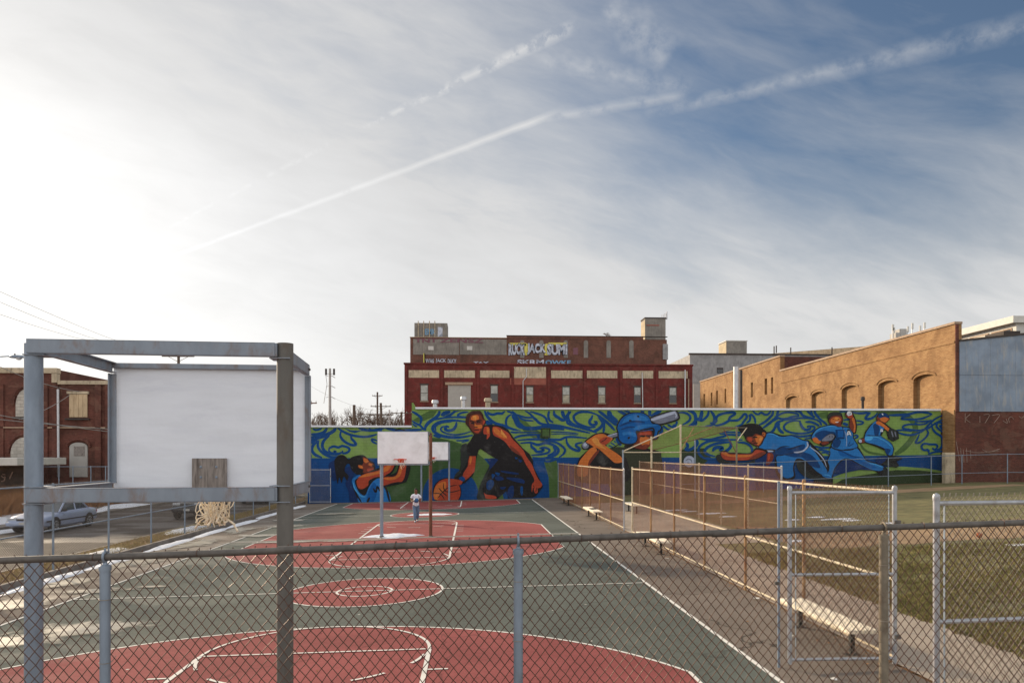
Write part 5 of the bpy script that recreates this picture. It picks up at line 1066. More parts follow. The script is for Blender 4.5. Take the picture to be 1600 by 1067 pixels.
# --- long red warehouse behind the mural
YR = 138.0
P0, P1 = at(632, 569, YR), at(1082, 573, YR)
red = thing('warehouse', 'long dark red painted warehouse with two levels and graffiti behind the mural', 'building', (P0.x, YR, 0))
MB().box(P0.x, P1.x, YR, YR + 9, -1, P0.z).build('wall', 'brick_painted_red_x', red)
MB().bev(P0.x - .15, P1.x + .15, YR - 0.2, YR + 0.6, P0.z + 0.003, P0.z + 0.28, 0.02).build('cornice', 'brick_painted_red_x', red)
for x in (632, 688.5, 745, 799, 856, 912, 968, 1024, 1076):
    a = at(x, 572, YR); MB().bev(a.x, a.x + 0.5, YR - 0.14, YR + 0.01, -1, P0.z - 0.5, 0.02).build('pilaster', 'brick_painted_red_x', red)
for x0, x1, y0, y1 in ((638.5, 686, 578.5, 590), (694, 742, 578.8, 590), (750, 796, 579, 590), (803, 853, 573.5, 590.5), (861, 910, 579, 590.8), (917, 964.5, 579.2, 590.8), (973, 1020.5, 579.5, 591), (1029, 1074.5, 580, 591)):
    rect(MB(), (x0, y0), (x1, y1), YR, 0.05).build('render_panel', 'panel_tan', red)
rect(MB(), (797, 591), (853, 601), YR, 0.03).build('faded_patch', 'faded_red', red)
for x0, x1, y0, y1, lo in ((656.8, 669, 601, 626.7, 'pane_pale'), (766.4, 778, 602, 628, 'pane_dark'), (822, 833.5, 604, 628.5, 'pane_tan'), (878.5, 890.4, 604, 629.6, 'pane_tan'), (934.5, 946, 604.5, 629.8, 'pane_tan'), (990.5, 1001.4, 604.5, 629.8, 'pane_dark'), (1045.6, 1057, 605, 630, 'pane_dark')):
    window(red, (x0, y0), (x1, y1), YR, lo)
d = rect(MB(), (700, 602), (735.5, 642), YR, 0.06).build('loading_door', 'door_grey', red)
rect(MB(), (695.5, 597.5), (738.5, 601.5), YR, 0.3, 0.03).build('door_hood', 'trim_tan', d)
def pipe(parent, pts, r, m='vent_metal', nm='downpipe'): MB().tube(pts, r, 8).build(nm, m, parent, True)
a = at(822.5, 575, YR - .2); b = at(822.5, 589, YR - .25); c = at(817.3, 595, YR - .25); d_ = at(817.3, 645, YR - .25); pipe(red, [a, b, c, d_], 0.09)
pipe(red, [at(1003.5, 582, YR - .2), at(1004.5, 645, YR - .2)], 0.09); pipe(red, [at(1070.5, 578, YR - .2), at(1070.5, 645, YR - .2)], 0.12)
pipe(red, [at(1076, 592, YR - .3), at(1076, 645, YR - .3)], 0.10, 'trim_tan')
# upper level, set back
YU = 146.0
A = at(641, 527.5, YU); B = at(792, 524.8, YU); C = at(1042, 527.5, YU)
up = MB().box(A.x, C.x, YU, YU + 8, P0.z - 0.5, A.z).build('upper_storey', 'brick_brown_x', red)
MB().box(B.x, at(1005, 527, YU).x, YU - 0.08, YU + 7.9, A.z + 0.004, B.z).build('raised_parapet', 'brick_brown_x', up)
rect(MB(), (645.5, 530), (717.5, 554), YU, 0.06).build('render_panel', 'render_grey', up); rect(MB(), (718.5, 530.5), (791.5, 554), YU, 0.06).build('render_panel', 'render_grey', up)
MB().bev(A.x - .1, B.x - .02, YU - 0.18, YU + .4, A.z + .004, A.z + .14, 0.02).build('coping', 'trim_tan', up)
MB().bev(B.x - .1, C.x + .1, YU - 0.2, YU + .4, B.z + .004, B.z + .12, 0.02).build('coping', 'trim_dark', up)
for x in (673, 733.5): rect(MB(), (x - 4, 541), (x + 4.5, 547), YU, 0.12).build('vent_window', 'white_paint', up)
for x in (816, 846, 884, 915.5, 951, 986.5):
    a = at(x - 3.4, 559, YU); c = at(x + 3.4, 535, YU); w = (c.x - a.x) / 2; cx = (a.x + c.x) / 2
    pts = [(a.x, YU - 0.05, a.z), (c.x, YU - 0.05, a.z)] + [(cx + w * math.cos(t_), YU - 0.05, c.z + w * math.sin(t_)) for t_ in [math.pi * k / 8 for k in range(9)]]
    MB().prism(pts, (0, 0.08, 0)).build('blind_niche', 'render_grey', up)
for x0_, x1_, y0_, y1_ in ((795, 822, 536, 540), (819.5, 824.5, 537, 555), (851, 856.5, 537, 555), (857, 885, 535.5, 539)): rect(MB(), (x0_, y0_), (x1_, y1_), YU, 0.09).build('graffiti_ground', 'tag_yellow', up)
for wd_, x0, x1 in (('RUCK', 794.5, 820.5), ('JACK', 823.5, 853), ('SUMI', 855, 886)):
    lettering(wd_, 'graffiti_outline', 'tag_black', up, (x0 - .3, 536.8), (x1 + .3, 555), YU - 0.10, 0.012, 0.10); lettering(wd_, 'graffiti_word', 'tag_white', up, (x0, 537.2), (x1, 554.4), YU - 0.135, 0.012, 0.05)
for wd_, x0, x1, y0, y1, m in (('WAS', 665, 678, 560.3, 567.6, 'tag_white'), ('JACK', 680.5, 697, 560.6, 567.6, 'tag_white'), ('DUCK', 699.5, 713.5, 561, 567.6, 'tag_white'), ('TNT', 648, 683, 528.8, 535, 'tag_purple'), ('ZENSZ', 687, 756, 529, 535.2, 'tag_purple'), ('SKRM', 808, 850, 562, 569.5, 'tag_white'), ('OWKE', 852, 892, 563, 569.8, 'tag_blue'), ('TAX', 740, 764, 565, 569, 'tag_white'), ('AIR', 1000, 1024, 569, 572.5, 'tag_white')):
    lettering(wd_, 'graffiti_word', m, up, (x0, y0), (x1, y1), YU - 0.06 - 0.04 * (y0 < 536), 0.012, 0.03)
rect(MB(), (661.5, 552), (663, 568), YU, 0.1).build('graffiti_bar', 'tag_yellow', up); rect(MB(), (663.2, 552), (664.5, 568), YU, 0.1).build('graffiti_bar', 'tag_black', up)
rect(MB(), (895.5, 543.5), (903, 554), YU, 0.04).build('graffiti_block', 'tag_purple', up)
# roof houses
a = at(647.5, 504.5, YU + 3); c = at(699, 528, YU + 3)
rh = MB().box(a.x, c.x, YU + 3, YU + 8, A.z + .01, a.z).build('roof_house', 'render_grey', red)
lettering('EMK', 'graffiti_word', 'tag_blue', rh, (664, 514), (681, 523), YU + 3 - 0.02, 0.012, 0.03); rect(MB(), (684, 511), (691.5, 526), YU + 3, 0.02).build('graffiti_block', 'tag_white', rh)
for x in (653.5, 662, 671, 679.5): pipe(rh, [at(x, 527, YU + 2.8), at(x, 501.5, YU + 2.8)], 0.09, 'panel_tan', 'antenna_pipe')
a = at(1008, 497.5, YU + 1); c = at(1040, 528, YU + 1)
rh = MB().box(a.x, c.x, YU + 1, YU + 4.5, A.z - 3.2, a.z).build('roof_house', 'render_grey', red)
mb = MB().box(a.x - 0.03, a.x - 0.003, YU + 1.02, YU + 4.5, A.z + .1, a.z - .3); mb.build('lit_render', 'render_grey_sunlit', rh)
MB().bev(a.x - .12, c.x + .12, YU + .9, YU + 4.6, a.z + .003, a.z + .22, .02).build('coping', 'trim_dark', rh)
rect(MB(), (1010, 507.5), (1030, 509), YU + 1, 0.06).build('rust_band', 'faded_red', rh); rect(MB(), (1035, 538), (1042.7, 562), YU + 0.2, 0.5).build('duct', 'render_grey2', rh)
for k, x in enumerate((1034, 1036.2, 1038.4, 1040.4, 1042.2)): pipe(rh, [at(x, 499, YU + 1.3), at(x, 492 - k * 1.0, YU + 1.3)], 0.07, 'vent_metal', 'antenna_pipe')
pipe(rh, [at(1042, 487, YU + 1.3), at(1042, 499, YU + 1.3)], 0.12, 'vent_metal', 'antenna_panel')

# vents on the low roof
def vent(px, py, Y, r, label, cap=True, m='vent_metal'):
    p = at(px, py, Y); z0 = ZR + 0.01
    v = thing('roof_vent', label, 'vent', (p.x, Y, z0), 'vents on the mural building roof')
    MB().tube([(p.x, Y, z0), (p.x, Y, p.z - (0.25 if cap else 0))], r, 14).build('stack', m, v, True)
    if cap: MB().lathe((p.x, Y, p.z), [(r * .9, -.34), (r * 1.55, -.30), (r * 1.6, -.12), (r * 1.2, -.02), (0, 0.0)], 14).build('cap', m, v, True)
    for zz in ([] if cap else [0.25, 0.5, 0.75]): MB().tube([(p.x, Y, z0 + (p.z - z0) * zz - .03), (p.x, Y, z0 + (p.z - z0) * zz + .03)], r * 1.04, 14).build('seam', m, v, True)
    return v
vent(680, 624.5, 60, 0.17, 'short capped steel vent near the step in the mural roof'); vent(724.5, 619, 60, 0.16, 'slim capped vent in front of the loading door'); vent(762.5, 621.5, 60, 0.2, 'brown topped vent beside the open warehouse window', True, 'panel_tan')
vent(1150.2, 573, 60, 0.22, 'tall shiny steel chimney in front of the orange brick wall', False); vent(1348, 619.5, 57, 0.10, 'small dark capped pipe before the arched niches', True, 'trim_dark')
mb = MB().bev(at(1156, 640, 60.5).x, at(1159.5, 640, 60.5).x, 60.4, 61, ZR, at(1156, 578, 60.5).z, .02); o = mb.build('chimney_duct', 'trim_dark'); tag(o, 'dark duct standing right beside the tall steel chimney', 'duct')

# --- orange brick building on the right
XO = 34.6; YF = 51.9; HZ = at(1492, 506.5, YF).z
ob = thing('brick_warehouse', 'tall orange brick warehouse with blind arches at the right', 'building', (XO, YF, g(XO)))
YS = 34.6 / (gx(1219, 1.0)); YE = 34.6 / gx(1094, 1.0)
HZ2 = at(1219, 557.5, YS).z
MB().box(XO, XO + .5, YF, YS, -0.5, HZ).build('wall', 'brick_orange_y', ob)
MB().box(XO + .004, XO + .5, YS + .003, YE, -0.5, HZ2).build('wall', 'brick_orange_y', ob)
MB().bev(XO - .10, XO + .5, YF - .1, YS - .02, HZ + .003, HZ + .18, .02).build('coping', 'trim_tan', ob); MB().bev(XO - .10, XO + .5, YS - .1, YE, HZ2 + .003, HZ2 + .18, .02).build('coping', 'trim_tan', ob)
MB().bev(XO - .05, XO + .02, YF, YS - .02, HZ - 1.35, HZ - 1.2, .01).build('brick_course', 'brick_orange_y', ob)
# arched blind windows: a recess is cut by setting a proud wall skin around a deeper niche, here as dark reveals plus an inset infill
def arch(y0, y1, z0, z1):
    yc = (y0 + y1) / 2; w = (y1 - y0) / 2; rise = 0.35
    prof = [(y0, z0), (y1, z0)] + [(yc + w * math.cos(t_), z1 - rise + rise * math.sin(t_)) for t_ in [math.pi * k / 10 for k in range(11)]]
    return prof
niches = []
for pxa, pxb, pyt in ((1228, 1247, 617), (1268, 1289, 610), (1315, 1340, 600), (1372, 1401, 592), (1427, 1461, 582)):
    ya = XO / gx(pxb, 1.0); yb = XO / gx(pxa, 1.0); z1 = at(pxb, pyt, ya).z
    niches.append((ya, yb, ZR - 1.5, z1))
for pxa, pxb, pyt, pyb in ((1099, 1101.5, 615, 636), (1110.5, 1113, 613, 634), (1119, 1121.5, 610, 632), (1132, 1134.5, 607, 630), (1173, 1176.5, 597, 621), (1194.5, 1198.5, 591, 617), (1204.5, 1208, 589, 615)):
    ya = XO / gx(pxb, 1.0); yb = XO / gx(pxa, 1.0); niches.append((ya, yb, at(pxa, pyb, yb).z, at(pxb, pyt, ya).z))
def cut(o, solid):
    """carve niches out of a wall with one boolean, applied at once"""
    c = solid.build('cutter', 'brick_orange_y', ob); md = o.modifiers.new('cut', 'BOOLEAN'); md.operation = 'DIFFERENCE'; md.object = c; md.solver = 'EXACT'
    dg = bpy.context.evaluated_depsgraph_get(); me = bpy.data.meshes.new_from_object(o.evaluated_get(dg)); o.modifiers.clear(); o.data = me
    bpy.data.objects.remove(c, do_unlink=True)
walls = [o for o in bpy.data.objects if o.parent == ob and o.name.startswith('wall')]
for k, w_ in enumerate(walls):
    s_ = MB(); any_ = False
    for i, (ya, yb, z0, z1) in enumerate(niches):
        if (ya < YS) == (k == 0):
            pr = arch(ya, yb, z0, z1) if i < 5 else [(ya, z0), (yb, z0), (yb, z1), (ya, z1)]
            s_.prism([(XO - 1, y, z) for y, z in pr], (1.32 if i < 5 else 1.25, 0, 0)); any_ = True
    if any_: cut(w_, s_)
for i, (ya, yb, z0, z1) in enumerate(niches[:5]):
    yc = (ya + yb) / 2; w = (yb - ya) / 2 + 0.22
    pts = [(XO - 0.005, yc + w * math.cos(t_), z1 - 0.36 + 0.62 * math.sin(t_)) for t_ in [0.25 + (math.pi - .5) * k / 12 for k in range(13)]]
    mb = MB()
    for p_, q_ in zip(pts, pts[1:]): mb.tube([p_, q_], 0.07, 4)
    mb.build('arch_ring', 'brick_orange_y', ob)
MB().box(XO + .52, 62, YF + .02, YE, -0.5, at(1497, 540, YF).z).build('roof_body', 'roof_tar', ob)
# front of the same block: dark brick below, corrugated sheeting above
Yf = YF - 0.05
zt = at(1497, 643, Yf).z; xm = gx(1497.5, Yf); xr = 56.0
MB().box(XO + 0.02, 62, Yf - .0, YF - .003, -0.5, zt).build('front_wall', 'brick_dark_x', ob)
MB().bev(XO + 0.004, xm, Yf - 0.06, YF - .002, zt + .003, HZ, .01).build('corner_pier', 'brick_dark_x', ob)
n = 46; xs_ = [xm + .05 + (xr - xm) * k / n for k in range(n + 1)]
ztop = lambda x: at(1497, 534, Yf).z + (x - xm) * 0.108
for k in range(n):
    if xs_[k] > 46: break
    a, b = xs_[k], xs_[k + 1]
    for (za0, za1, zb0, zb1) in ((zt + .01, zt + 2.6, zt + .01, zt + 2.6), (zt + 2.62, ztop(a), zt + 2.62, ztop(b))):
        MB().prism([(a + .004, Yf - .05, za0), (b - .004, Yf - .05 - .03 * (k % 2), zb0), (b - .004, Yf - .05 - .03 * (k % 2), zb1), (a + .004, Yf - .05, za1)], (0, .05, 0)).build('metal_sheet', 'metal_blue', ob)
MB().prism([(xm, Yf - .0, zt), (xr, Yf, zt), (xr, Yf, ztop(xr) - .05), (xm, Yf, ztop(xm) - .05)], (0, .045, 0)).build('sheeting_frame', 'trim_dark', ob)
MB().prism([(xm, Yf - .14, ztop(xm) + .01), (xr, Yf - .14, ztop(xr) + .01), (xr, Yf - .14, ztop(xr) + .14), (xm, Yf - .14, ztop(xm) + .14)], (0, .3, 0)).build('verge_trim', 'trim_dark', ob)
MB().bev(XO - .72, XO + .02, MY - 1.42, MY - 1.0, 0.6, at(1476, 707, MY).z, .03).build('corner_buttress', 'panel_tan', ob)
MB().bev(XO - .05, XO + .005, YF + .05, MY - .05, 0.5, at(1476, 642, MY).z, .01).build('repair_strip', 'brick_orange_y', ob)
scribble('chalk_tag', 'chalk', ob, [[(1508, 646), (1508, 660)], [(1516, 647), (1509, 654), (1516, 660)], [(1531, 650), (1531, 660)], [(1537, 648), (1546, 648), (1539, 661)], [(1550, 649), (1562, 648), (1553, 661)], [(1567, 657), (1574, 661), (1572, 654)], [(1577, 660), (1576, 654), (1580, 651), (1584, 655)], [(1592, 650), (1596, 653), (1600, 650)]], Yf, 0.022)
scribble('chalk_tag', 'chalk', ob, [[(1494, 690), (1498, 712), (1499, 720)], [(1501, 700), (1502, 725)], [(1505, 702), (1506, 722)], [(1508, 704), (1530, 707), (1560, 704)], [(1510, 700), (1511, 722)], [(1516, 703), (1517, 716)], [(1535, 702), (1545, 706), (1562, 701)]], Yf, 0.02)
# clerestory on the roof
XCl = 40.0; zc = at(1600, 496, XCl / gx(1600, 1.0)).z
cl = thing('rooftop_clerestory', 'pale clerestory with a white fascia above the blue metal wall', 'building', (XCl, 54, HZ))
MB().box(XCl, 56, 53, 74, HZ - .5, zc - .3).build('wall', 'white_paint', cl)
MB().bev(XCl - .45, 56.4, 52.7, 74.3, zc - .3 + .004, zc + .22, .03).build('fascia', 'white_paint', cl)
for k in range(8):
    y0 = 53.4 + k * 2.5; m = 'pane_dark' if k == 0 else 'pane_tan'
    fr = MB().bev(XCl - .06, XCl + .01, y0, y0 + 2.2, zc - 1.75, zc - .55, .02).build('window', 'trim_tan', cl); MB().box(XCl - .075, XCl - .062, y0 + .12, y0 + 2.08, zc - 1.65, zc - .65).build('pane', m, fr)
MB().bev(XCl - 1.0, XCl + .2, 52.9, 54.9, HZ - .3, zc - 2.0, .03).build('parapet', 'trim_dark', cl)
# aerials on the orange parapet
ma = thing('rooftop_aerials', 'cluster of pale phone aerials above the orange brick parapet', 'aerial', (at(1410, 520, 66).x, 66, HZ))
z0 = HZ
MB().bev(at(1402, 515, 66).x, at(1412, 515, 66).x, 65.5, 66.5, z0, at(1402, 515, 66).z, .03).build('cabinet', 'door_grey', ma); MB().bev(at(1395, 515, 66).x, at(1402, 515, 66).x - .02, 65.5, 66.5, z0, at(1402, 521, 66).z, .03).build('cabinet', 'door_grey', ma)
for x, y0 in ((1394.5, 507), (1396, 512), (1418, 510), (1425, 505), (1437, 509), (1444, 504)): p = at(x, y0, 66); MB().tube([(p.x, 66, z0), (p.x, 66, p.z)], .04, 6).build('mast', 'vent_metal', ma); MB().bev(p.x - .09, p.x + .09, 65.88, 65.96, p.z - .55, p.z, .01).build('panel', 'white_paint', ma)

# --- grey building behind
YG = 170.0
a = at(1078, 554, YG)
gb = thing('grey_building', 'plain grey rendered building behind the orange brick wall', 'building', (a.x, YG, 0))
MB().box(a.x, at(1300, 554, YG).x, YG, YG + 20, -1, a.z).build('wall', 'render_grey2', gb); MB().bev(a.x - .2, at(1300, 554, YG).x, YG - .2, YG + .5, a.z + .004, a.z + .35, .03).build('coping', 'trim_dark', gb)
b0 = at(1135, 533, YG + 5); b1 = at(1167, 554, YG + 5); rh = MB().box(b0.x, b1.x, YG + 5, YG + 10.5, a.z - .2, b0.z).build('roof_house', 'render_grey', gb); MB().box(b0.x - .03, b0.x - .004, YG + 5.05, YG + 10.5, a.z + .1, b0.z - .2).build('lit_render', 'render_grey_sunlit', rh)
MB().bev(b0.x - .15, b1.x + .15, YG + 4.9, YG + 10.6, b0.z + .004, b0.z + .2, .02).build('coping', 'white_paint', rh)
w = rect(MB(), (1120, 574.5), (1130, 583), YG, .05).build('window', 'trim_dark', gb); rect(MB(), (1120.6, 577), (1129.4, 582.4), YG - .055, .02).build('pane', 'pane_dark', w)
rect(MB(), (1083, 600), (1093, 646), YG - 3, .2).build('lean_to', 'door_grey', gb)
fb = thing('far_roof', 'long pale pitched roof rising beyond the grey building', 'building', (at(1260, 548, 205).x, 205, 0))
MB().prism([at(1190, 553.5, 205), at(1345, 541.5, 205), at(1420, 535, 205), at(1420, 600, 205), at(1190, 600, 205)], (0, 12, 0)).build('wall', 'wood_pale', fb)
for x, y0 in ((1209.5, 541), (1213, 540), (1235.5, 543), (1300, 542.5)): p = at(x, y0, 204); MB().tube([(p.x, 204, p.z - 2), (p.x, 204, p.z)], .16, 6).build('mast', 'trim_dark', fb)
o = rect(MB(), (1220, 557.5), (1288, 580), YS + 3.0, .05); tag(o.build('brick_gable', 'brick_dark_x'), 'dark brick roof wall seen between the two orange parapets', 'wall')

# --- brick building across the street, left
YL = 58.0
def zl(py): return at(80, py, YL).z
st_ = thing('street_building', 'old dark brick building with bricked up arches across the street', 'building', (at(0, 711, YL).x, YL, -0.24))
xa, xb, xc2 = at(-180, 0, YL).x, at(88.5, 0, YL).x, at(205, 0, YL).x
MB().box(xa, xb, YL, 78, -0.5, zl(577)).build('wall', 'brick_street_x', st_); MB().box(xb + .003, xc2, YL + .06, 78, -0.5, zl(597)).build('wall', 'brick_street_x', st_)
MB().bev(xa, xb + .1, YL - .18, YL + .4, zl(583.5), zl(575), .03).build('cornice', 'panel_tan', st_); MB().bev(xb + .105, xc2, YL - .1, YL + .4, zl(600.5), zl(594.5), .03).build('cornice', 'panel_tan', st_); MB().bev(xb - .28, xb + .1, YL - .19, YL + .3, zl(598), zl(584), .02).build('cornice_return', 'panel_tan', st_)
MB().bev(xa, xc2, YL - .12, YL + .02, zl(669), zl(667), .02).build('string_course', 'trim_tan', st_)
for x in (2, 71, 87, 154, 170):
    p = at(x, 600, YL); MB().bev(p.x - .22, p.x + .22, YL - .12, YL + .05, -0.4, zl(601), .02).build('pilaster', 'brick_street_x', st_)
def archpanel(x0, x1, y0, y1, rise, m, nm, Y):
    a = at(x0, y1, Y); c = at(x1, y0, Y); cx = (a.x + c.x) / 2; w = (c.x - a.x) / 2
    pts = [(a.x, Y - .05, a.z), (c.x, Y - .05, a.z)] + [(cx + w * math.cos(t_), Y - .05, c.z - rise + rise * math.sin(t_)) for t_ in [math.pi * k / 10 for k in range(11)]]
    o = MB().prism(pts, (0, .1, 0)).build(nm, m, st_); mb = MB()
    ring = [(cx + (w + .18) * math.cos(t_), Y - .04, c.z - rise + (rise + .18) * math.sin(t_)) for t_ in [math.pi * k / 12 for k in range(13)]]
    for p, q_ in zip(ring, ring[1:]): mb.tube([p, q_], .13, 4)
    mb.build('arch_ring', 'brick_dark_x', o); return o
w = archpanel(25, 57, 608, 651, 1.2, 'block_white_x', 'bricked_window', YL); MB().bev(at(22, 0, YL).x, at(60, 0, YL).x, YL - .25, YL, zl(654.5), zl(651.5), .02).build('sill', 'trim_dark', w)
archpanel(17, 60, 683, 716, 1.2, 'block_white_x', 'bricked_window', YL)
w = rect(MB(), (108.5, 616), (137, 652), YL, .05).build('boarded_window', 'wood_pale', st_)
for k in range(4): rect(MB(), (109 + 7 * k, 616.5), (115.5 + 7 * k, 651.5), YL - .055, .03).build('board', 'wood_pale', w)
rect(MB(), (105, 611.5), (139.5, 615.5), YL, .12).build('lintel', 'panel_tan', w); rect(MB(), (103, 653.5), (141, 656), YL, .2).build('sill', 'trim_dark', w)
w = archpanel(109, 137, 691, 745, .35, 'door_grey', 'blocked_doorway', YL); rect(MB(), (115.5, 697), (132, 712), YL - .055, .04).build('boarding', 'ply_wood', w)
pipe(st_, [at(90.5, 608, YL - .3), at(91.5, 745, YL - .3)], .09, 'vent_metal')
MB().bev(at(-180, 0, YL - 6).x, at(41, 0, YL - 6).x, YL - 7, YL - 1, at(0, 727, YL - 6).z, at(0, 715, YL - 6).z, .05).build('canopy', 'white_paint', st_)
MB().prism([at(88.5, 592, YL + 3), at(106, 596.5, YL + 3), at(88.5, 597, YL + 3)], (0, 6, 0)).build('roof_slope', 'trim_dark', st_)
# yard wall in front of it
YW = 54.0
yw = thing('yard_wall', 'low dark yard wall with a chalked tag beside the street', 'wall', (at(20, 711, YW).x, YW, -0.24))
mat('wall_stone', rgb(82, 72, 66), 0.9, 0.3, 1.5, bump=0.4, bscale=6, stain=rgb(132, 104, 84), samt=0.5, sscale=1)
MB().bev(at(-160, 0, YW).x, at(62, 0, YW).x, YW, YW + .35, -0.5, at(0, 728, YW).z, .03).build('wall', 'wall_stone', yw)
scribble('chalk_tag', 'chalk', yw, [[(2, 743), (6, 746), (8, 742), (4, 741), (8, 742), (7, 750), (2, 752)], [(15, 748), (20, 737)]], YW, .05)
fence('grey wire yard fence under the boarded window across the street', [(gx(px, YW), YW) for px in (64, 92, 114, 142, 165, 190)], at(0, 729, YW).z + .24, [at(0, 729, YW).z + .24], 'galvanised', 'galvanised', 'wire_dark', pr=.035, pitch=.09, wr=.0016, caps=False)

# ------------------------------------------------------------------ vehicles
mat('car_silver', rgb(158, 170, 196), 0.3, 0.04, 2, metal=0.25, spec=0.6); mat('car_black', rgb(40, 40, 44), 0.25, 0.05, 2, spec=0.6); mat('car_red', rgb(140, 26, 34), 0.3, 0.05, 2, spec=0.6)
glass('car_glass', rgb(60, 72, 82), 0.06); mat('tyre', rgb(34, 33, 33), 0.85, 0.1, 20); mat('alloy', rgb(170, 172, 176), 0.35, 0.1, 20, metal=0.6); glass('lamp_glass', rgb(206, 210, 214), 0.1); mat('lamp_red', rgb(150, 26, 22), 0.3, 0.1, 8); mat('plastic_dark', rgb(46, 46, 48), 0.6, 0.1, 8)
def car(label, loc, rz, paint_, L=4.9, Wd=1.8, kind='sedan'):
    """body lofted through cross sections along its length; local +x is the front"""
    c = thing('parked_car', label, 'car', loc, 'cars on the street', rz); h = L / 2; w = Wd / 2
    suv = kind != 'sedan'
    S = ([(-h, .42, .74, .80), (-h + .08, .30, .90, .90), (-h * .7, .24, .97, .97), (-h * .3, .22, .95, 1.0), (h * .25, .22, .93, 1.0), (h * .52, .24, .84, .985), (h * .86, .27, .74, .94), (h - .08, .33, .66, .84), (h, .40, .58, .72)] if not suv else
         [(-h, .5, .95, .9), (-h + .08, .36, 1.08, .95), (-h * .7, .3, 1.1, 1.0), (-h * .3, .28, 1.08, 1.0), (h * .3, .28, 1.06, 1.0), (h * .5, .3, 1.02, .99), (h * .85, .34, .94, .95), (h - .06, .4, .86, .88), (h, .5, .74, .8)])
    prof = [(1.0, 0.0), (1.0, 0.25), (1.02, 0.55), (0.98, 0.82), (0.90, 0.97), (0.55, 1.02), (0.0, 1.03)]
    bm = bmesh.new(); rings = []
    for x, zb, zt, k in S:
        half = [(w * k * a, zb + (zt - zb) * b) for a, b in prof]
        pts = [(-y, z) for y, z in half] + [(y, z) for y, z in reversed(half[:-1])]
        rings.append([bm.verts.new((x, y, z)) for y, z in pts])
    for r0, r1 in zip(rings, rings[1:]):
        for i in range(len(r0) - 1): bm.faces.new((r0[i], r0[i + 1], r1[i + 1], r1[i]))
        bm.faces.new((r0[-1], r0[0], r1[0], r1[-1]))
    bm.faces.new(rings[0]); bm.faces.new(list(reversed(rings[-1])))
    bmesh.ops.subdivide_edges(bm, edges=[e for e in bm.edges], cuts=1, use_grid_fill=True)
    bmesh.ops.smooth_vert(bm, verts=bm.verts, factor=0.35, use_axis_x=True, use_axis_y=True, use_axis_z=True)
    body = MB().bm(bm).build('body', paint_, c, True, True); bm.free()
    zb_ = .90 if not suv else 1.04; zr = 1.40 if not suv else 1.72
    cab = ([(-h * .66, zb_, .86), (-h * .40, zr - .02, .70), (h * .08, zr, .70), (h * .42, zb_ - .02, .88)] if not suv else [(-h * .92, zb_, .9), (-h * .84, zr - .04, .76), (h * .12, zr, .76), (h * .42, zb_, .9)])
    g0 = [(x, w * k, z) for x, z, k in cab]
    mb = MB(); (x0, y0, z0), (x1, y1, z1), (x2, y2, z2), (x3, y3, z3) = g0
    for s in (-1, 1): mb.face([(x0, s * y0, z0), (x3, s * y3, z3), (x2, s * y2, z2), (x1, s * y1, z1)])
    mb.face([(x0, -y0, z0), (x0, y0, z0), (x1, y1, z1), (x1, -y1, z1)]); mb.face([(x3, -y3, z3), (x3, y3, z3), (x2, y2, z2), (x2, -y2, z2)]); mb.face([(x1, -y1, z1), (x2, -y2, z2), (x2, y2, z2), (x1, y1, z1)]); mb.face([(x0, -y0, z0), (x3, -y3, z3), (x3, y3, z3), (x0, y0, z0)])
    mb.build('window_glass', 'car_glass', c, False, True)
    mb = MB().bev(x1 - .06, x2 + .08, -y1 - .01, y1 + .01, zr - .035, zr + .035, .03); mb.build('roof', paint_, c, True, True)
    for s in (-1, 1):
        mb = MB()
        for A_, B_, r in ((g0[0], g0[1], .055), (g0[3], g0[2], .04)): mb.tube([(A_[0], s * A_[1] * 1.0, A_[2] - .02), (B_[0], s * B_[1], B_[2] + .01)], r, 6)
        for f_ in ((.46,) if not suv else (.30, .62)):
            xb_ = x0 + (x3 - x0) * f_; xt = x1 + (x2 - x1) * f_; mb.tube([(xb_, s * (y0 + .01), z0), (xt, s * (y1 + .01), z1)], .04, 6)
        mb.tube([(x1, s * y1, z1), (x2, s * y2, z2)], .035, 6); mb.build('pillars', paint_, c, True, True)
        MB().bev(h * .30, h * .30 + .12, s * (w + .02) - .09, s * (w + .02) + .09, zb_ + .0, zb_ + .13, .03).build('wing_mirror', 'plastic_dark', c, True, True)
        MB().bev(-h * .9, h * .9, s * w * 1.005 - .012, s * w * 1.005 + .012, .50, .56, .008).build('side_moulding', 'plastic_dark', c, True, True)
        for xd in (-h * .06, h * .36): MB().bev(xd - .18, xd - .05, s * w * 1.0 - .02, s * w * 1.0 + .025, zb_ - .14, zb_ - .11, .008).build('door_handle', paint_, c, True, True)
        MB().bev(h - .18, h - .02, s * w * .62 - .2, s * w * .62 + .2, .60 + .2 * suv, .72 + .2 * suv, .03).build('headlight', 'lamp_glass', c, True, True)
        MB().bev(-h - .01, -h + .12, s * w * .68 - .18, s * w * .68 + .18, .66 + .2 * suv, .80 + .22 * suv, .03).build('tail_light', 'lamp_red', c, True, True)
        for xw in (-h * .60, h * .60):
            R = .325 if not suv else .37
            MB().lathe((xw, s * (w - .10), R), [(R * 1.16, -.02), (R * 1.16, .075)] if s > 0 else [(R * 1.16, .02), (R * 1.16, -.075)], 24, 'y')
            arch_ = MB(); k = [(xw + R * 1.17 * math.cos(t_), s * (w * .99), R + R * 1.17 * math.sin(t_)) for t_ in [math.pi * i / 14 for i in range(15)]]
            arch_.face([(p[0], p[1] + s * .016, p[2]) for p in k]); arch_.build('wheel_arch', 'plastic_dark', c, False, True)
            wh = MB().lathe((xw, s * (w - .09), R), [(R * .62, -.11), (R * .93, -.11), (R, -.07), (R, .07), (R * .93, .115), (R * .62, .115)], 24, 'y').build('wheel', 'tyre', c, True, True)
            yo = s * (w - .09) + s * .112
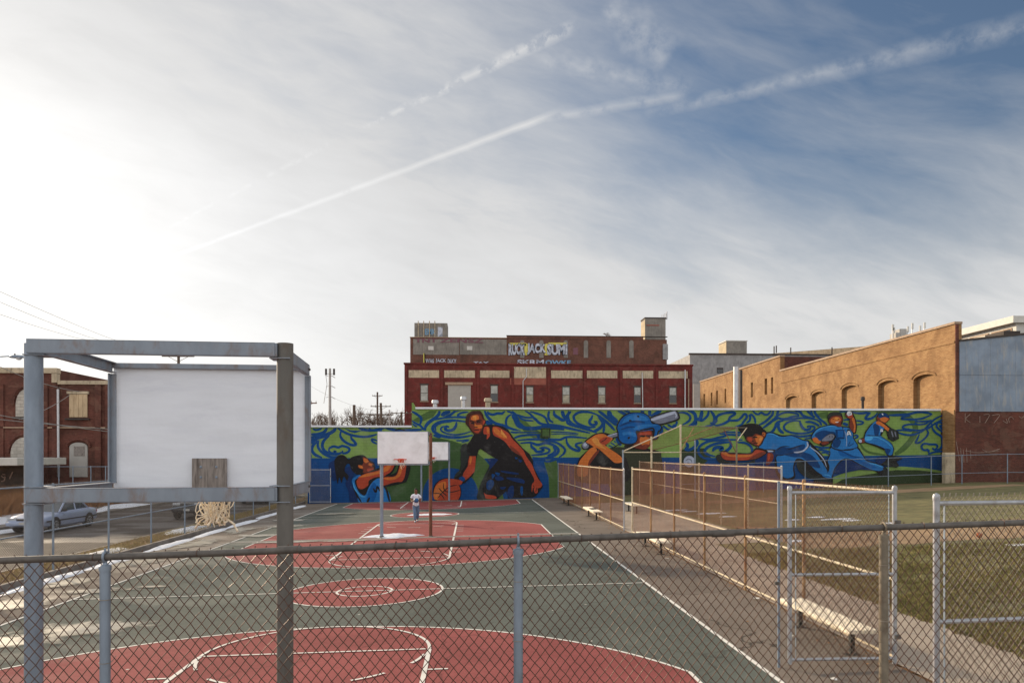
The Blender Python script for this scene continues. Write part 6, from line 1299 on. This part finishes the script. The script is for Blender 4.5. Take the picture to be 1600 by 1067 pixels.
            MB().lathe((xw, yo, R), [(0, s * .018), (R * .18, s * .016), (R * .5, -s * .006), (R * .60, s * .012), (R * .64, 0)], 24, 'y').build('rim', 'alloy', wh, True, True)
            sp = MB()
            for i in range(7): a_ = 2 * math.pi * i / 7; sp.tube([(xw + R * .3 * math.cos(a_), yo + s * .009, R + R * .3 * math.sin(a_)), (xw + R * .48 * math.cos(a_), yo + s * .006, R + R * .48 * math.sin(a_))], .03, 5)
            sp.build('hub_slots', 'plastic_dark', wh, False, True)
    MB().bev(h - .10, h + .05, -w * .86, w * .86, .36 + .06 * suv, .54 + .12 * suv, .05).build('bumper', paint_, c, True, True); MB().bev(-h - .05, -h + .1, -w * .86, w * .86, .38 + .06 * suv, .58 + .12 * suv, .05).build('bumper', paint_, c, True, True)
    MB().bev(h - .06, h + .01, -w * .34, w * .34, .58 + .14 * suv, .68 + .2 * suv, .015).build('grille', 'plastic_dark', c, True, True)
    MB().bev(h + .045, h + .062, -.16, .16, .42 + .08 * suv, .53 + .08 * suv, .004).build('number_plate', 'white_paint', c, False, True)
    return c
car('pale blue grey sedan parked by the snowy lot across the street', (-19.75, 36.6, -0.345), -math.pi / 2 - .04, 'car_silver', 4.6, 1.78)
car('dark sport utility car partly hidden behind the torn net', (-15.35, 43.6, -0.345), -math.pi / 2, 'car_black', 4.6, 1.85, 'suv')
car('red car farthest along the street behind the fence', (-15.6, 56.5, -0.345), -math.pi / 2, 'car_red', 4.7, 1.85, 'suv')

# ------------------------------------------------------------------ snow along the street and the fences
for k, (x, y, rx, ry, h_) in enumerate(((-11.3, 17.0, .3, 1.9, .06), (-11.35, 20.8, .26, 2.0, .07), (-11.3, 24.8, .3, 2.0, .05), (-11.35, 29.0, .26, 2.3, .06), (-11.35, 33.4, .25, 2.2, .05), (-11.3, 37.8, .3, 2.2, .06), (-11.35, 43.0, .28, 3.0, .05), (-11.3, 49.0, .3, 2.4, .05))):
    snow(x, y, rx, ry, h_, 3.1 + k, 'crusty old snow strip at the foot of the street fence, %s from the camera' % ORD[k])
for x, y, rx, ry, h_, s_, lb in ((-12.9, 35.0, .55, 2.2, .10, 21, 'snow on the verge in front of the dark car'), (-12.8, 26.5, .5, 1.6, .06, 22, 'small snow remnant on the near verge of the street'), (-23.4, 45.0, 1.2, 3.0, .20, 24, 'snow bank behind the tail of the pale sedan'), (-23.2, 51.0, 1.0, 2.4, .16, 25, 'snow bank on the far pavement beyond the sedan'), (-25.4, 41.5, 2.6, 6.0, .22, 26, 'wide snow field in the vacant lot at the left edge'), (-21.4, 34.0, .55, 3.6, .10, 27, 'snow ridge along the kerb under the sedan')): snow(x, y, rx, ry, h_, s_, lb)
FP = ((1055, 797, .6, .3), (1075, 799, .4, .2), (1112, 802, .7, .3), (1137, 807, .4, .2), (1275, 808, .4, .2), (1308, 811, .8, .28), (1330, 813, .4, .2), (1395, 817, .3, .2), (1238, 812, .3, .2), (1594, 851, .35, .25), (1243, 845, .25, .25)); FS = [q_[0] for q_ in FP]
for k, (px, py, rx, ry) in enumerate(FP):
    d = ray(px, py); z = 0.3
    for _ in range(20): k2 = (z - CZ) / d.z; z = g(d.x * k2)
    snow(d.x * k2, d.y * k2, rx, ry, .03, 40 + k, 'thin snow remnant on the ball field, %s counted from the left' % ORD[sorted(FS).index(px)])
mat('leaf_litter', rgb(150, 104, 62), .9, .4, 30); mat('litter_paper', rgb(206, 204, 198), .8, .1, 20)
# a lost orange ball in the dirt, and litter
p = ray(1530, 840); z = .4
for _ in range(20): k2 = (z - CZ) / p.z; z = g(p.x * k2)
mat('ball_orange', rgb(160, 84, 46), .6, .15, 10)
bm = bmesh.new(); bmesh.ops.create_uvsphere(bm, u_segments=20, v_segments=12, radius=.09)
for v in bm.verts: v.co += Vector((p.x * k2, p.y * k2, z + .09))
b_ = thing('basketball', 'lost orange basketball lying in the infield dirt', 'ball', (p.x * k2, p.y * k2, z)); MB().bm(bm).build('skin', 'ball_orange', b_, True); bm.free()
sm = MB(); c0 = Vector((p.x * k2, p.y * k2, z + .09))
for ax in ((1, 0, 0), (0, 1, 0), (.7, 0, .7)):
    n_ = Vector(ax).normalized(); a1 = n_.orthogonal().normalized(); a2 = n_.cross(a1); sm.tube([c0 + (a1 * math.cos(t_) + a2 * math.sin(t_)) * .0905 for t_ in [2 * math.pi * i / 24 for i in range(25)]], .003, 4)
sm.build('seam', 'black_iron', b_)
lt = MB(); rnd = random.Random(11)
for k in range(900):
    y = rnd.uniform(10.5, 50); x = 6.08 - abs(rnd.gauss(0, .22)) if k % 3 else rnd.uniform(-9, 6)
    s_ = rnd.uniform(.012, .035); a_ = rnd.uniform(0, 6.28); q0 = Vector((x, y, g(x) + .026)); u_ = Vector((math.cos(a_), math.sin(a_), rnd.uniform(-.1, .3))) * s_; v_ = Vector((-math.sin(a_), math.cos(a_), rnd.uniform(0, .4))) * s_ * .6
    lt.face([q0 - u_, q0 - v_, q0 + u_, q0 + v_])
tag(lt.build('leaf_litter', 'leaf_litter'), 'scattered dead leaves along the foot of the fence', 'leaves', kind='stuff')
for k, (x, y) in enumerate(((5.95, 15.4), (5.7, 21.6), (5.95, 13.2), (5.3, 12.2), (5.9, 32.2), (4.9, 9.9))):
    mb = MB(); s_ = rnd.uniform(.04, .08); P = [(x + s_ * math.cos(t_) * rnd.uniform(.6, 1.2), y + s_ * math.sin(t_) * rnd.uniform(.6, 1.2), g(x) + .02 + rnd.uniform(0, .04)) for t_ in [i * 1.05 for i in range(6)]]
    for i in range(6): mb.face([P[i], P[(i + 1) % 6], (x + .01, y, g(x) + .04)])
    tag(mb.build('paper_scrap', 'litter_paper'), 'crumpled white paper scrap by the field fence, %s nearest the camera' % ORD[sorted([15.4, 21.6, 13.2, 12.2, 32.2, 9.9]).index(y)], 'litter', 'paper scraps along the fence')

# ------------------------------------------------------------------ grass
mat('grass_green', rgb(112, 108, 62), .9, .4, 4.0); mat('grass_straw', rgb(160, 142, 92), .9, .35, 4.0)
def blades(name, label, m, n, fx, hmin, hmax, w, seed, kind='stuff'):
    rnd = random.Random(seed); mb = MB()
    for _ in range(n):
        r_ = fx(rnd)
        if not r_: continue
        x, y = r_
        h_ = rnd.uniform(hmin, hmax); a_ = rnd.uniform(0, 6.283); lx, ly = rnd.gauss(0, .45) * h_, rnd.gauss(0, .45) * h_; z = g(x)
        dx_, dy_ = math.cos(a_) * w, math.sin(a_) * w; k = len(mb.v)
        mb.v += [(x - dx_, y - dy_, z), (x + dx_, y + dy_, z), (x + lx, y + ly, z + h_)]; mb.f.append((k, k + 1, k + 2)); mb.mi.append(0)
    me = bpy.data.meshes.new(name); me.from_pydata(mb.v, [], mb.f); me.materials.append(MATS[m]); me.update(); o = obj(name, me); tag(o, label, 'grass', kind=kind); return o
def turf_pt(rnd, thr):
    def f_(r):
        y = 7 + 15 * r.random() ** 1.2; x = 8.0 + abs(mnoise.noise(Vector((0, y * 2.0, 0)))) * .3 + r.random() * (y * .62 + 2 - 8.15 + 5)
        n_ = mnoise.noise(Vector((x * .7, y * .7, 2.2))) + .5 * mnoise.noise(Vector((x * 2.3, y * 2.3, 6.2))); return (x, y) if r.random() < .5 + (n_ - thr) * .9 else None
    return f_
blades('grass', 'short worn green grass of the ball field', 'grass_green', 150000, turf_pt(None, -.25), .03, .09, .010, 5)
blades('dry_grass', 'straw coloured dead grass in the ball field', 'grass_straw', 70000, turf_pt(None, -.05), .03, .085, .010, 6)
def verge_pt(r):
    return (r.uniform(-13.5, -12.05), r.uniform(15, 55))
blades('verge_grass', 'dry yellow grass on the verge outside the street fence', 'grass_straw', 26000, verge_pt, .03, .14, .008, 8)
def weed_pt(r):
    return (r.gauss(-25.6, .5), r.uniform(40, 53.5)) if r.random() < .5 else (r.uniform(-33, -24), 53.4 + r.gauss(0, .25))
blades('tall_weeds', 'tall rust brown dead weeds along the yard wall', 'leaf_litter', 16000, weed_pt, .4, 1.5, .02, 9)

# ------------------------------------------------------------------ poles, wires and lamps
mat('pole_wood', rgb(98, 84, 74), .9, .2, 3, stretch=(4, 4, .4)); mat('pole_pale', rgb(176, 174, 172), .6, .1, 2); mat('wire_black', rgb(150, 146, 142), .7, .1, 5)
def pole(label, px, pyt, Y, r=.14, arms=((0.5, 1.2),), m='pole_wood', lean=0.0, pyb=None):
    p = at(px, pyt, Y); o = thing('utility_pole', label, 'utility pole', (p.x, Y, -0.3), 'utility poles beyond the courts')
    MB().tube([(p.x + lean, Y, -0.6), (p.x, Y, p.z)], r, 10, radii=[r * 1.25, r * .85]).build('shaft', m, o, True)
    for d_, hw in arms:
        z = p.z - d_; am = MB().bev(p.x - hw, p.x + hw, Y - .16, Y - .05, z - .06, z + .06, .01).build('crossarm', m, o)
        for sx in (-1, -.55, .55, 1): MB().lathe((p.x + sx * hw * .93, Y - .1, z + .06), [(.05, 0), (.06, .08), (.035, .12), (.05, .18), (0, .22)], 8).build('insulator', 'pole_pale', am, True)
        MB().tube([(p.x - hw * .6, Y - .1, z - .05), (p.x, Y - .1, z - .55)], .025, 5).tube([(p.x + hw * .6, Y - .1, z - .05), (p.x, Y - .1, z - .55)], .025, 5).build('brace', m, am)
    return o
pole('utility pole with a crossarm peeking over the near hoop frame', 279, 552, 75, .15, ((.3, 1.55),))
mp_ = pole('tall pale phone mast with aerials left of the warehouse', 515.5, 575.5, 150, .27, (), 'pole_pale')
for px, m in ((509.5, 'trim_dark'), (522, 'trim_dark')):
    a, b = at(px, 576, 149.4), at(px, 586, 149.4); MB().bev(a.x - .18, a.x + .18, 149.2, 149.5, b.z, a.z, .03).build('aerial_panel', m, mp_); MB().tube([at(px, 584, 149.4), at(515.5, 584, 149.8)], .05, 5).build('aerial_arm', 'pole_pale', mp_)
for py in (587, 603, 620): MB().tube([at(518, py, 149.5), at(523.5, py + 3, 149)], .08, 5).build('step_bracket', 'pole_pale', mp_); MB().tube([at(513, py, 149.5), at(509.5, py + 1, 149)], .05, 5).build('step_bracket', 'pole_pale', mp_)
MB().tube([at(509, 586, 149), at(511, 600, 149), at(508, 618, 149), at(506, 630, 149)], .05, 5).build('feeder_cable', 'wire_black', mp_)
pole('short bare wooden pole above the mural beside the phone mast', 553.3, 632.5, 140, .3, (), 'pole_wood')
pole('slim pole with two crossarms left of the leaning pole', 589.7, 612.5, 150, .2, ((.75, 1.0), (4.4, 3.2)), 'pole_wood')
pole('leaning dark wooden pole next to the warehouse', 595, 629.5, 120, .22, ((.55, 1.6), (1.9, 2.0)), 'pole_wood', .45)
pole('thin white pole between the leaning pole and the warehouse', 608.5, 640, 140, .1, (), 'pole_pale')
pole('dark pole with a crossarm touching the warehouse edge', 627.3, 643.5, 130, .22, ((.2, 1.8),), 'pole_wood')
pole('braced pole arm showing right of the near hoop frame', 478, 628.5, 90, .16, ((.1, 1.3),), 'rust_post')
# street lamp at the left edge
lp = thing('street_lamp', 'cobra head street lamp at the left edge of the picture', 'street lamp', (at(-95, 711, 44).x, 44, -0.24))
pb = at(-95, 560, 44); MB().tube([(pb.x, 44, -.4), (pb.x, 44, pb.z - .5)], .1, 10, radii=[.12, .08]).build('shaft', 'galvanised', lp, True)
MB().tube([(pb.x, 44, pb.z - .6), at(-60, 559, 44), at(-20, 558.5, 44), at(14, 556.5, 44)], .035, 8).build('arm', 'galvanised', lp, True)
hd = at(26, 558, 44); bm = bmesh.new(); bmesh.ops.create_uvsphere(bm, u_segments=16, v_segments=10, radius=1)
for v in bm.verts: v.co = Vector((hd.x + v.co.x * .50 * (1 - .15 * v.co.x * -1), 44 + v.co.y * .16, hd.z + v.co.z * (.13 if v.co.z > 0 else .07)))
h_ = MB().bm(bm).build('head', 'galvanised', lp, True); bm.free()
MB().lathe((hd.x + .12, 44, hd.z - .06), [(.15, 0.02), (.15, -.03), (.1, -.09), (0, -.11)], 14).build('lens', 'lamp_glass', h_, True); MB().tube([(hd.x - .1, 44, hd.z + .1), (hd.x - .1, 44, hd.z + .2)], .04, 8).build('photocell', 'trim_dark', h_, True)
def wire(label, pts, r=.018, sag=.25):
    P = []
    for a, b in zip(pts, pts[1:]):
        for k in range(12): f_ = k / 12; q_ = a.lerp(b, f_); q_.z -= sag * 4 * f_ * (1 - f_); P.append(q_)
    P.append(pts[-1]); tag(MB().tube(P, r, 5).build('overhead_wire', 'wire_black', None, True), label, 'wire', 'overhead wires')
wire('highest thin power line at the upper left', [at(-60, 428, 40), at(170, 528, 70), at(270, 553.5, 74.9)], .014, .1)
wire('middle thin power line at the upper left', [at(-60, 446, 40), at(140, 527, 68), at(262, 554, 74.9)], .014, .1)
wire('lowest thin power line at the upper left', [at(-60, 470, 40), at(120, 528, 66), at(298, 554, 74.9)], .014, .1)
wire('service cable crossing the brick cornice to the boarded window', [at(-30, 558, 50), at(118, 611, YL - .3)], .022, .3)
wire('service cable running right from the boarded window', [at(118, 611, YL - .3), at(240, 622, 62)], .022, .1)
wire('service cable dropping left from the boarded window', [at(109, 617, YL - .3), at(30, 655, 50)], .02, .2)
wire('upper cable strung low along the brick front', [at(-30, 643, 46), at(240, 680, 60)], .025, .2)
wire('lower cable strung low along the brick front', [at(-30, 652, 46), at(240, 674, 60)], .025, .1)
wire('thin line between the distant poles', [at(480, 600, 150), at(553, 634, 140), at(628, 645, 130)], .02, .3)

# ------------------------------------------------------------------ bare trees
mat('bark', rgb(112, 96, 84), .9, .2, 2)
def tree(label, x, y, z0, H, spread, seed, nb=5, levels=5, r0=.16, name='bare_tree', group='bare trees beyond the mural'):
    rnd = random.Random(seed); o = thing(name, label, 'tree', (x, y, z0), group); tr_ = MB(); cr = MB()
    def grow(p, d, L, r, lv):
        q1 = p + d * L * .5 + Vector((rnd.gauss(0, .05), rnd.gauss(0, .05), 0)) * L; q2 = q1 + (d + Vector((rnd.gauss(0, .12), rnd.gauss(0, .12), .05))).normalized() * L * .5
        (tr_ if lv == 0 else cr).tube([p, q1, q2], r, 6 if lv == 0 else 3, False, [r, r * .85, r * .68])
        if lv >= levels: return
        for k in range(nb if lv < 2 else 4):
            nd = (d + Vector((rnd.gauss(0, 1), rnd.gauss(0, 1), rnd.gauss(.15, .6))) * spread).normalized(); st0 = p.lerp(q2, rnd.uniform(.45, 1.0)); grow(st0, nd, L * rnd.uniform(.55, .75), r * .58, lv + 1)
    grow(Vector((x, y, z0)), Vector((rnd.gauss(0, .05), 0, 1)), H * .34, r0, 0)
    tr_.build('trunk', 'bark', o, True); cr.build('crown', 'bark', o); return o
for k, (px, pyt, Y) in enumerate(((487, 652, 160), (499, 650, 170), (512, 656, 165), (536, 645, 165), (548, 648, 175), (561, 641, 165), (570, 642, 175), (582, 646, 168), (600, 648, 172), (612, 650, 165), (622, 647, 170))):
    p = at(px, pyt, Y); tree('bare tree showing above the left end of the mural, %s from the left' % ORD[k], p.x, Y, -.3, (p.z + .3) * 1.45, .5, 60 + k, 5, 4, .26)
p = at(948, 527, YU + 2); tree('small bare shrub growing on the warehouse roof', p.x, YU + 2, A.z + .1, 2.6, .75, 91, 7, 3, .05, 'roof_shrub', None)

# ------------------------------------------------------------------ the person on the court
mat('skin', rgb(120, 74, 56), .6, .08, 8); mat('shirt_white', rgb(222, 224, 232), .8, .05, 10, stain=rgb(170, 180, 205), samt=.5, sscale=6); mat('jeans', rgb(96, 120, 148), .85, .15, 12); mat('hair_black', rgb(30, 26, 25), .8, .1, 30); mat('trainers', rgb(150, 158, 168), .6, .1, 20); mat('ball_blue', rgb(44, 92, 138), .5, .15, 12)
def skinmesh(name, verts, edges, m, parent, sub=2, rootv=0):
    me = bpy.data.meshes.new(name); me.from_pydata([v[:3] for v in verts], edges, []); me.materials.append(MATS[m])
    o = obj(name, me, parent); md = o.modifiers.new('skin', 'SKIN'); md.use_smooth_shade = True
    for i, v in enumerate(verts):
        r_ = v[3] if len(v) > 3 else .05; sv = me.skin_vertices[0].data[i]; sv.radius = (r_, v[4] if len(v) > 4 else r_); sv.use_root = (i == rootv)
    ss = o.modifiers.new('sub', 'SUBSURF'); ss.levels = sub; ss.render_levels = sub
    dg = bpy.context.evaluated_depsgraph_get(); me2 = bpy.data.meshes.new_from_object(o.evaluated_get(dg)); o.modifiers.clear(); o.data = me2
    return o
pg = ray(650, 816); z = 0
for _ in range(20): k2 = (z - CZ) / pg.z; z = g(pg.x * k2)
per = thing('person', 'person in white t-shirt and blue jeans walking with a ball held at the chest', 'person', (pg.x * k2, pg.y * k2, z + .022), None, 0.12); per.scale = (.885,) * 3
# faces the camera: local -y is forward; the person's right side is at -x in the picture
V = [(0, .01, .98, .14, .11), (0, 0, 1.12, .125, .10), (0, -.005, 1.32, .15, .105), (0, .01, 1.46, .09, .075), (0, 0, 1.53, .055, .055), (0, -.02, 1.60, .072, .085), (0, -.02, 1.70, .078, .095), (0, 0, 1.77, .045, .06)]
E = [(i, i + 1) for i in range(7)]
def add(parent_i, *pts):
    k = parent_i
    for p in pts: V.append(p); E.append((k, len(V) - 1)); k = len(V) - 1
    return k
for s in (-1, 1):
    w_ = add(3, (s * .17, .01, 1.43, .062), (s * .25, .02, 1.24, .048), (s * .235, -.08, 1.12, .042), (s * .17, -.22, 1.15, .032), (s * .135, -.27, 1.17, .03, .02))
    for k, (dx_, dz_, ln) in enumerate(((-.01, .035, .075), (0, .012, .085), (0, -.01, .08), (.01, -.032, .065))):
        add(w_, (s * (.125 + dx_), -.305, 1.175 + dz_, .011), (s * .095, -.335, 1.178 + dz_ * 1.1, .010), (s * (.095 - ln * .45), -.345, 1.18 + dz_ * 1.2, .008))
    add(w_, (s * .115, -.25, 1.215, .012), (s * .08, -.262, 1.24, .010))
add(0, (-.09, 0, .90, .10), (-.075, -.13, .51, .066), (-.055, -.16, .10, .046), (-.058, -.28, .045, .04, .03))
add(0, (.09, 0, .90, .10), (.10, .02, .50, .066), (.085, .26, .16, .046), (.09, .17, .06, .04, .03))
skinmesh('body', V, E, 'skin', per)
skinmesh('t_shirt', [(0, .01, .84, .185, .145), (0, .01, .92, .185, .14), (0, 0, 1.10, .17, .13), (0, -.005, 1.32, .185, .135), (0, .01, 1.465, .10, .09), (-.18, .01, 1.42, .085), (-.25, .02, 1.27, .075), (.18, .01, 1.42, .085), (.25, .02, 1.27, .075)], [(0, 1), (1, 2), (2, 3), (3, 4), (4, 5), (5, 6), (4, 7), (7, 8)], 'shirt_white', per)
skinmesh('jeans', [(0, .01, .96, .16, .125), (-.09, 0, .84, .115), (-.075, -.13, .51, .088), (-.055, -.16, .10, .082), (.09, 0, .84, .115), (.10, .02, .50, .088), (.085, .25, .16, .08)], [(0, 1), (1, 2), (2, 3), (0, 4), (4, 5), (5, 6)], 'jeans', per)
for lx, ly, lz in ((-.057, -.22, .045), (.088, .21, .06)):
    bm = bmesh.new(); bmesh.ops.create_uvsphere(bm, u_segments=14, v_segments=8, radius=1)
    for v in bm.verts: v.co = Vector((lx + v.co.x * .055, ly + v.co.y * .145 - .02, max(0, lz + v.co.z * .055)))
    MB().bm(bm).build('shoe', 'trainers', per, True, True); bm.free()
bm = bmesh.new(); bmesh.ops.create_uvsphere(bm, u_segments=18, v_segments=12, radius=1); 
for v in bm.verts:
    c_ = v.co.copy(); v.co = Vector((c_.x * .093, .012 + c_.y * .108, 1.722 + c_.z * .098))
    if c_.z < .1 and c_.y < .2: v.co.z = max(v.co.z, 1.735); v.co.y = max(v.co.y, -.02)
MB().bm(bm).build('hair', 'hair_black', per, True, True); bm.free()
fa = MB().bev(-.045, -.02, -.118, -.108, 1.672, 1.684, .003).bev(.02, .045, -.118, -.108, 1.672, 1.684, .003).bev(-.028, .028, -.112, -.104, 1.60, 1.608, .003).build('eyes_and_mouth', 'hair_black', per, True, True)
MB().prism([(-.014, -.112, 1.63), (.014, -.112, 1.63), (0, -.112, 1.68)], (0, -.022, 0)).build('nose', 'skin', per, True, True)
for s in (-1, 1):
    MB().bev(s * .088 - .009, s * .088 + .009, -.02, .015, 1.63, 1.69, .006).build('ear', 'skin', per, True, True)
bl = Matrix.Rotation(.12, 3, 'Z') @ Vector((0, -.33, 1.185)) * .885 + Vector(per.location); bm = bmesh.new(); bmesh.ops.create_uvsphere(bm, u_segments=24, v_segments=14, radius=.112)
for v in bm.verts: v.co += bl
b_ = thing('basketball', 'blue basketball held in the hands of the walking person', 'ball', tuple(bl)); MB().bm(bm).build('skin', 'ball_blue', b_, True); bm.free()
sm = MB()
for ax in ((1, 0, .2), (0, .3, 1), (.7, 0, .7)):
    n_ = Vector(ax).normalized(); a1 = n_.orthogonal().normalized(); a2 = n_.cross(a1); sm.tube([bl + (a1 * math.cos(t_) + a2 * math.sin(t_)) * .1125 for t_ in [2 * math.pi * i / 24 for i in range(25)]], .003, 4)
sm.build('seam', 'black_iron', b_)
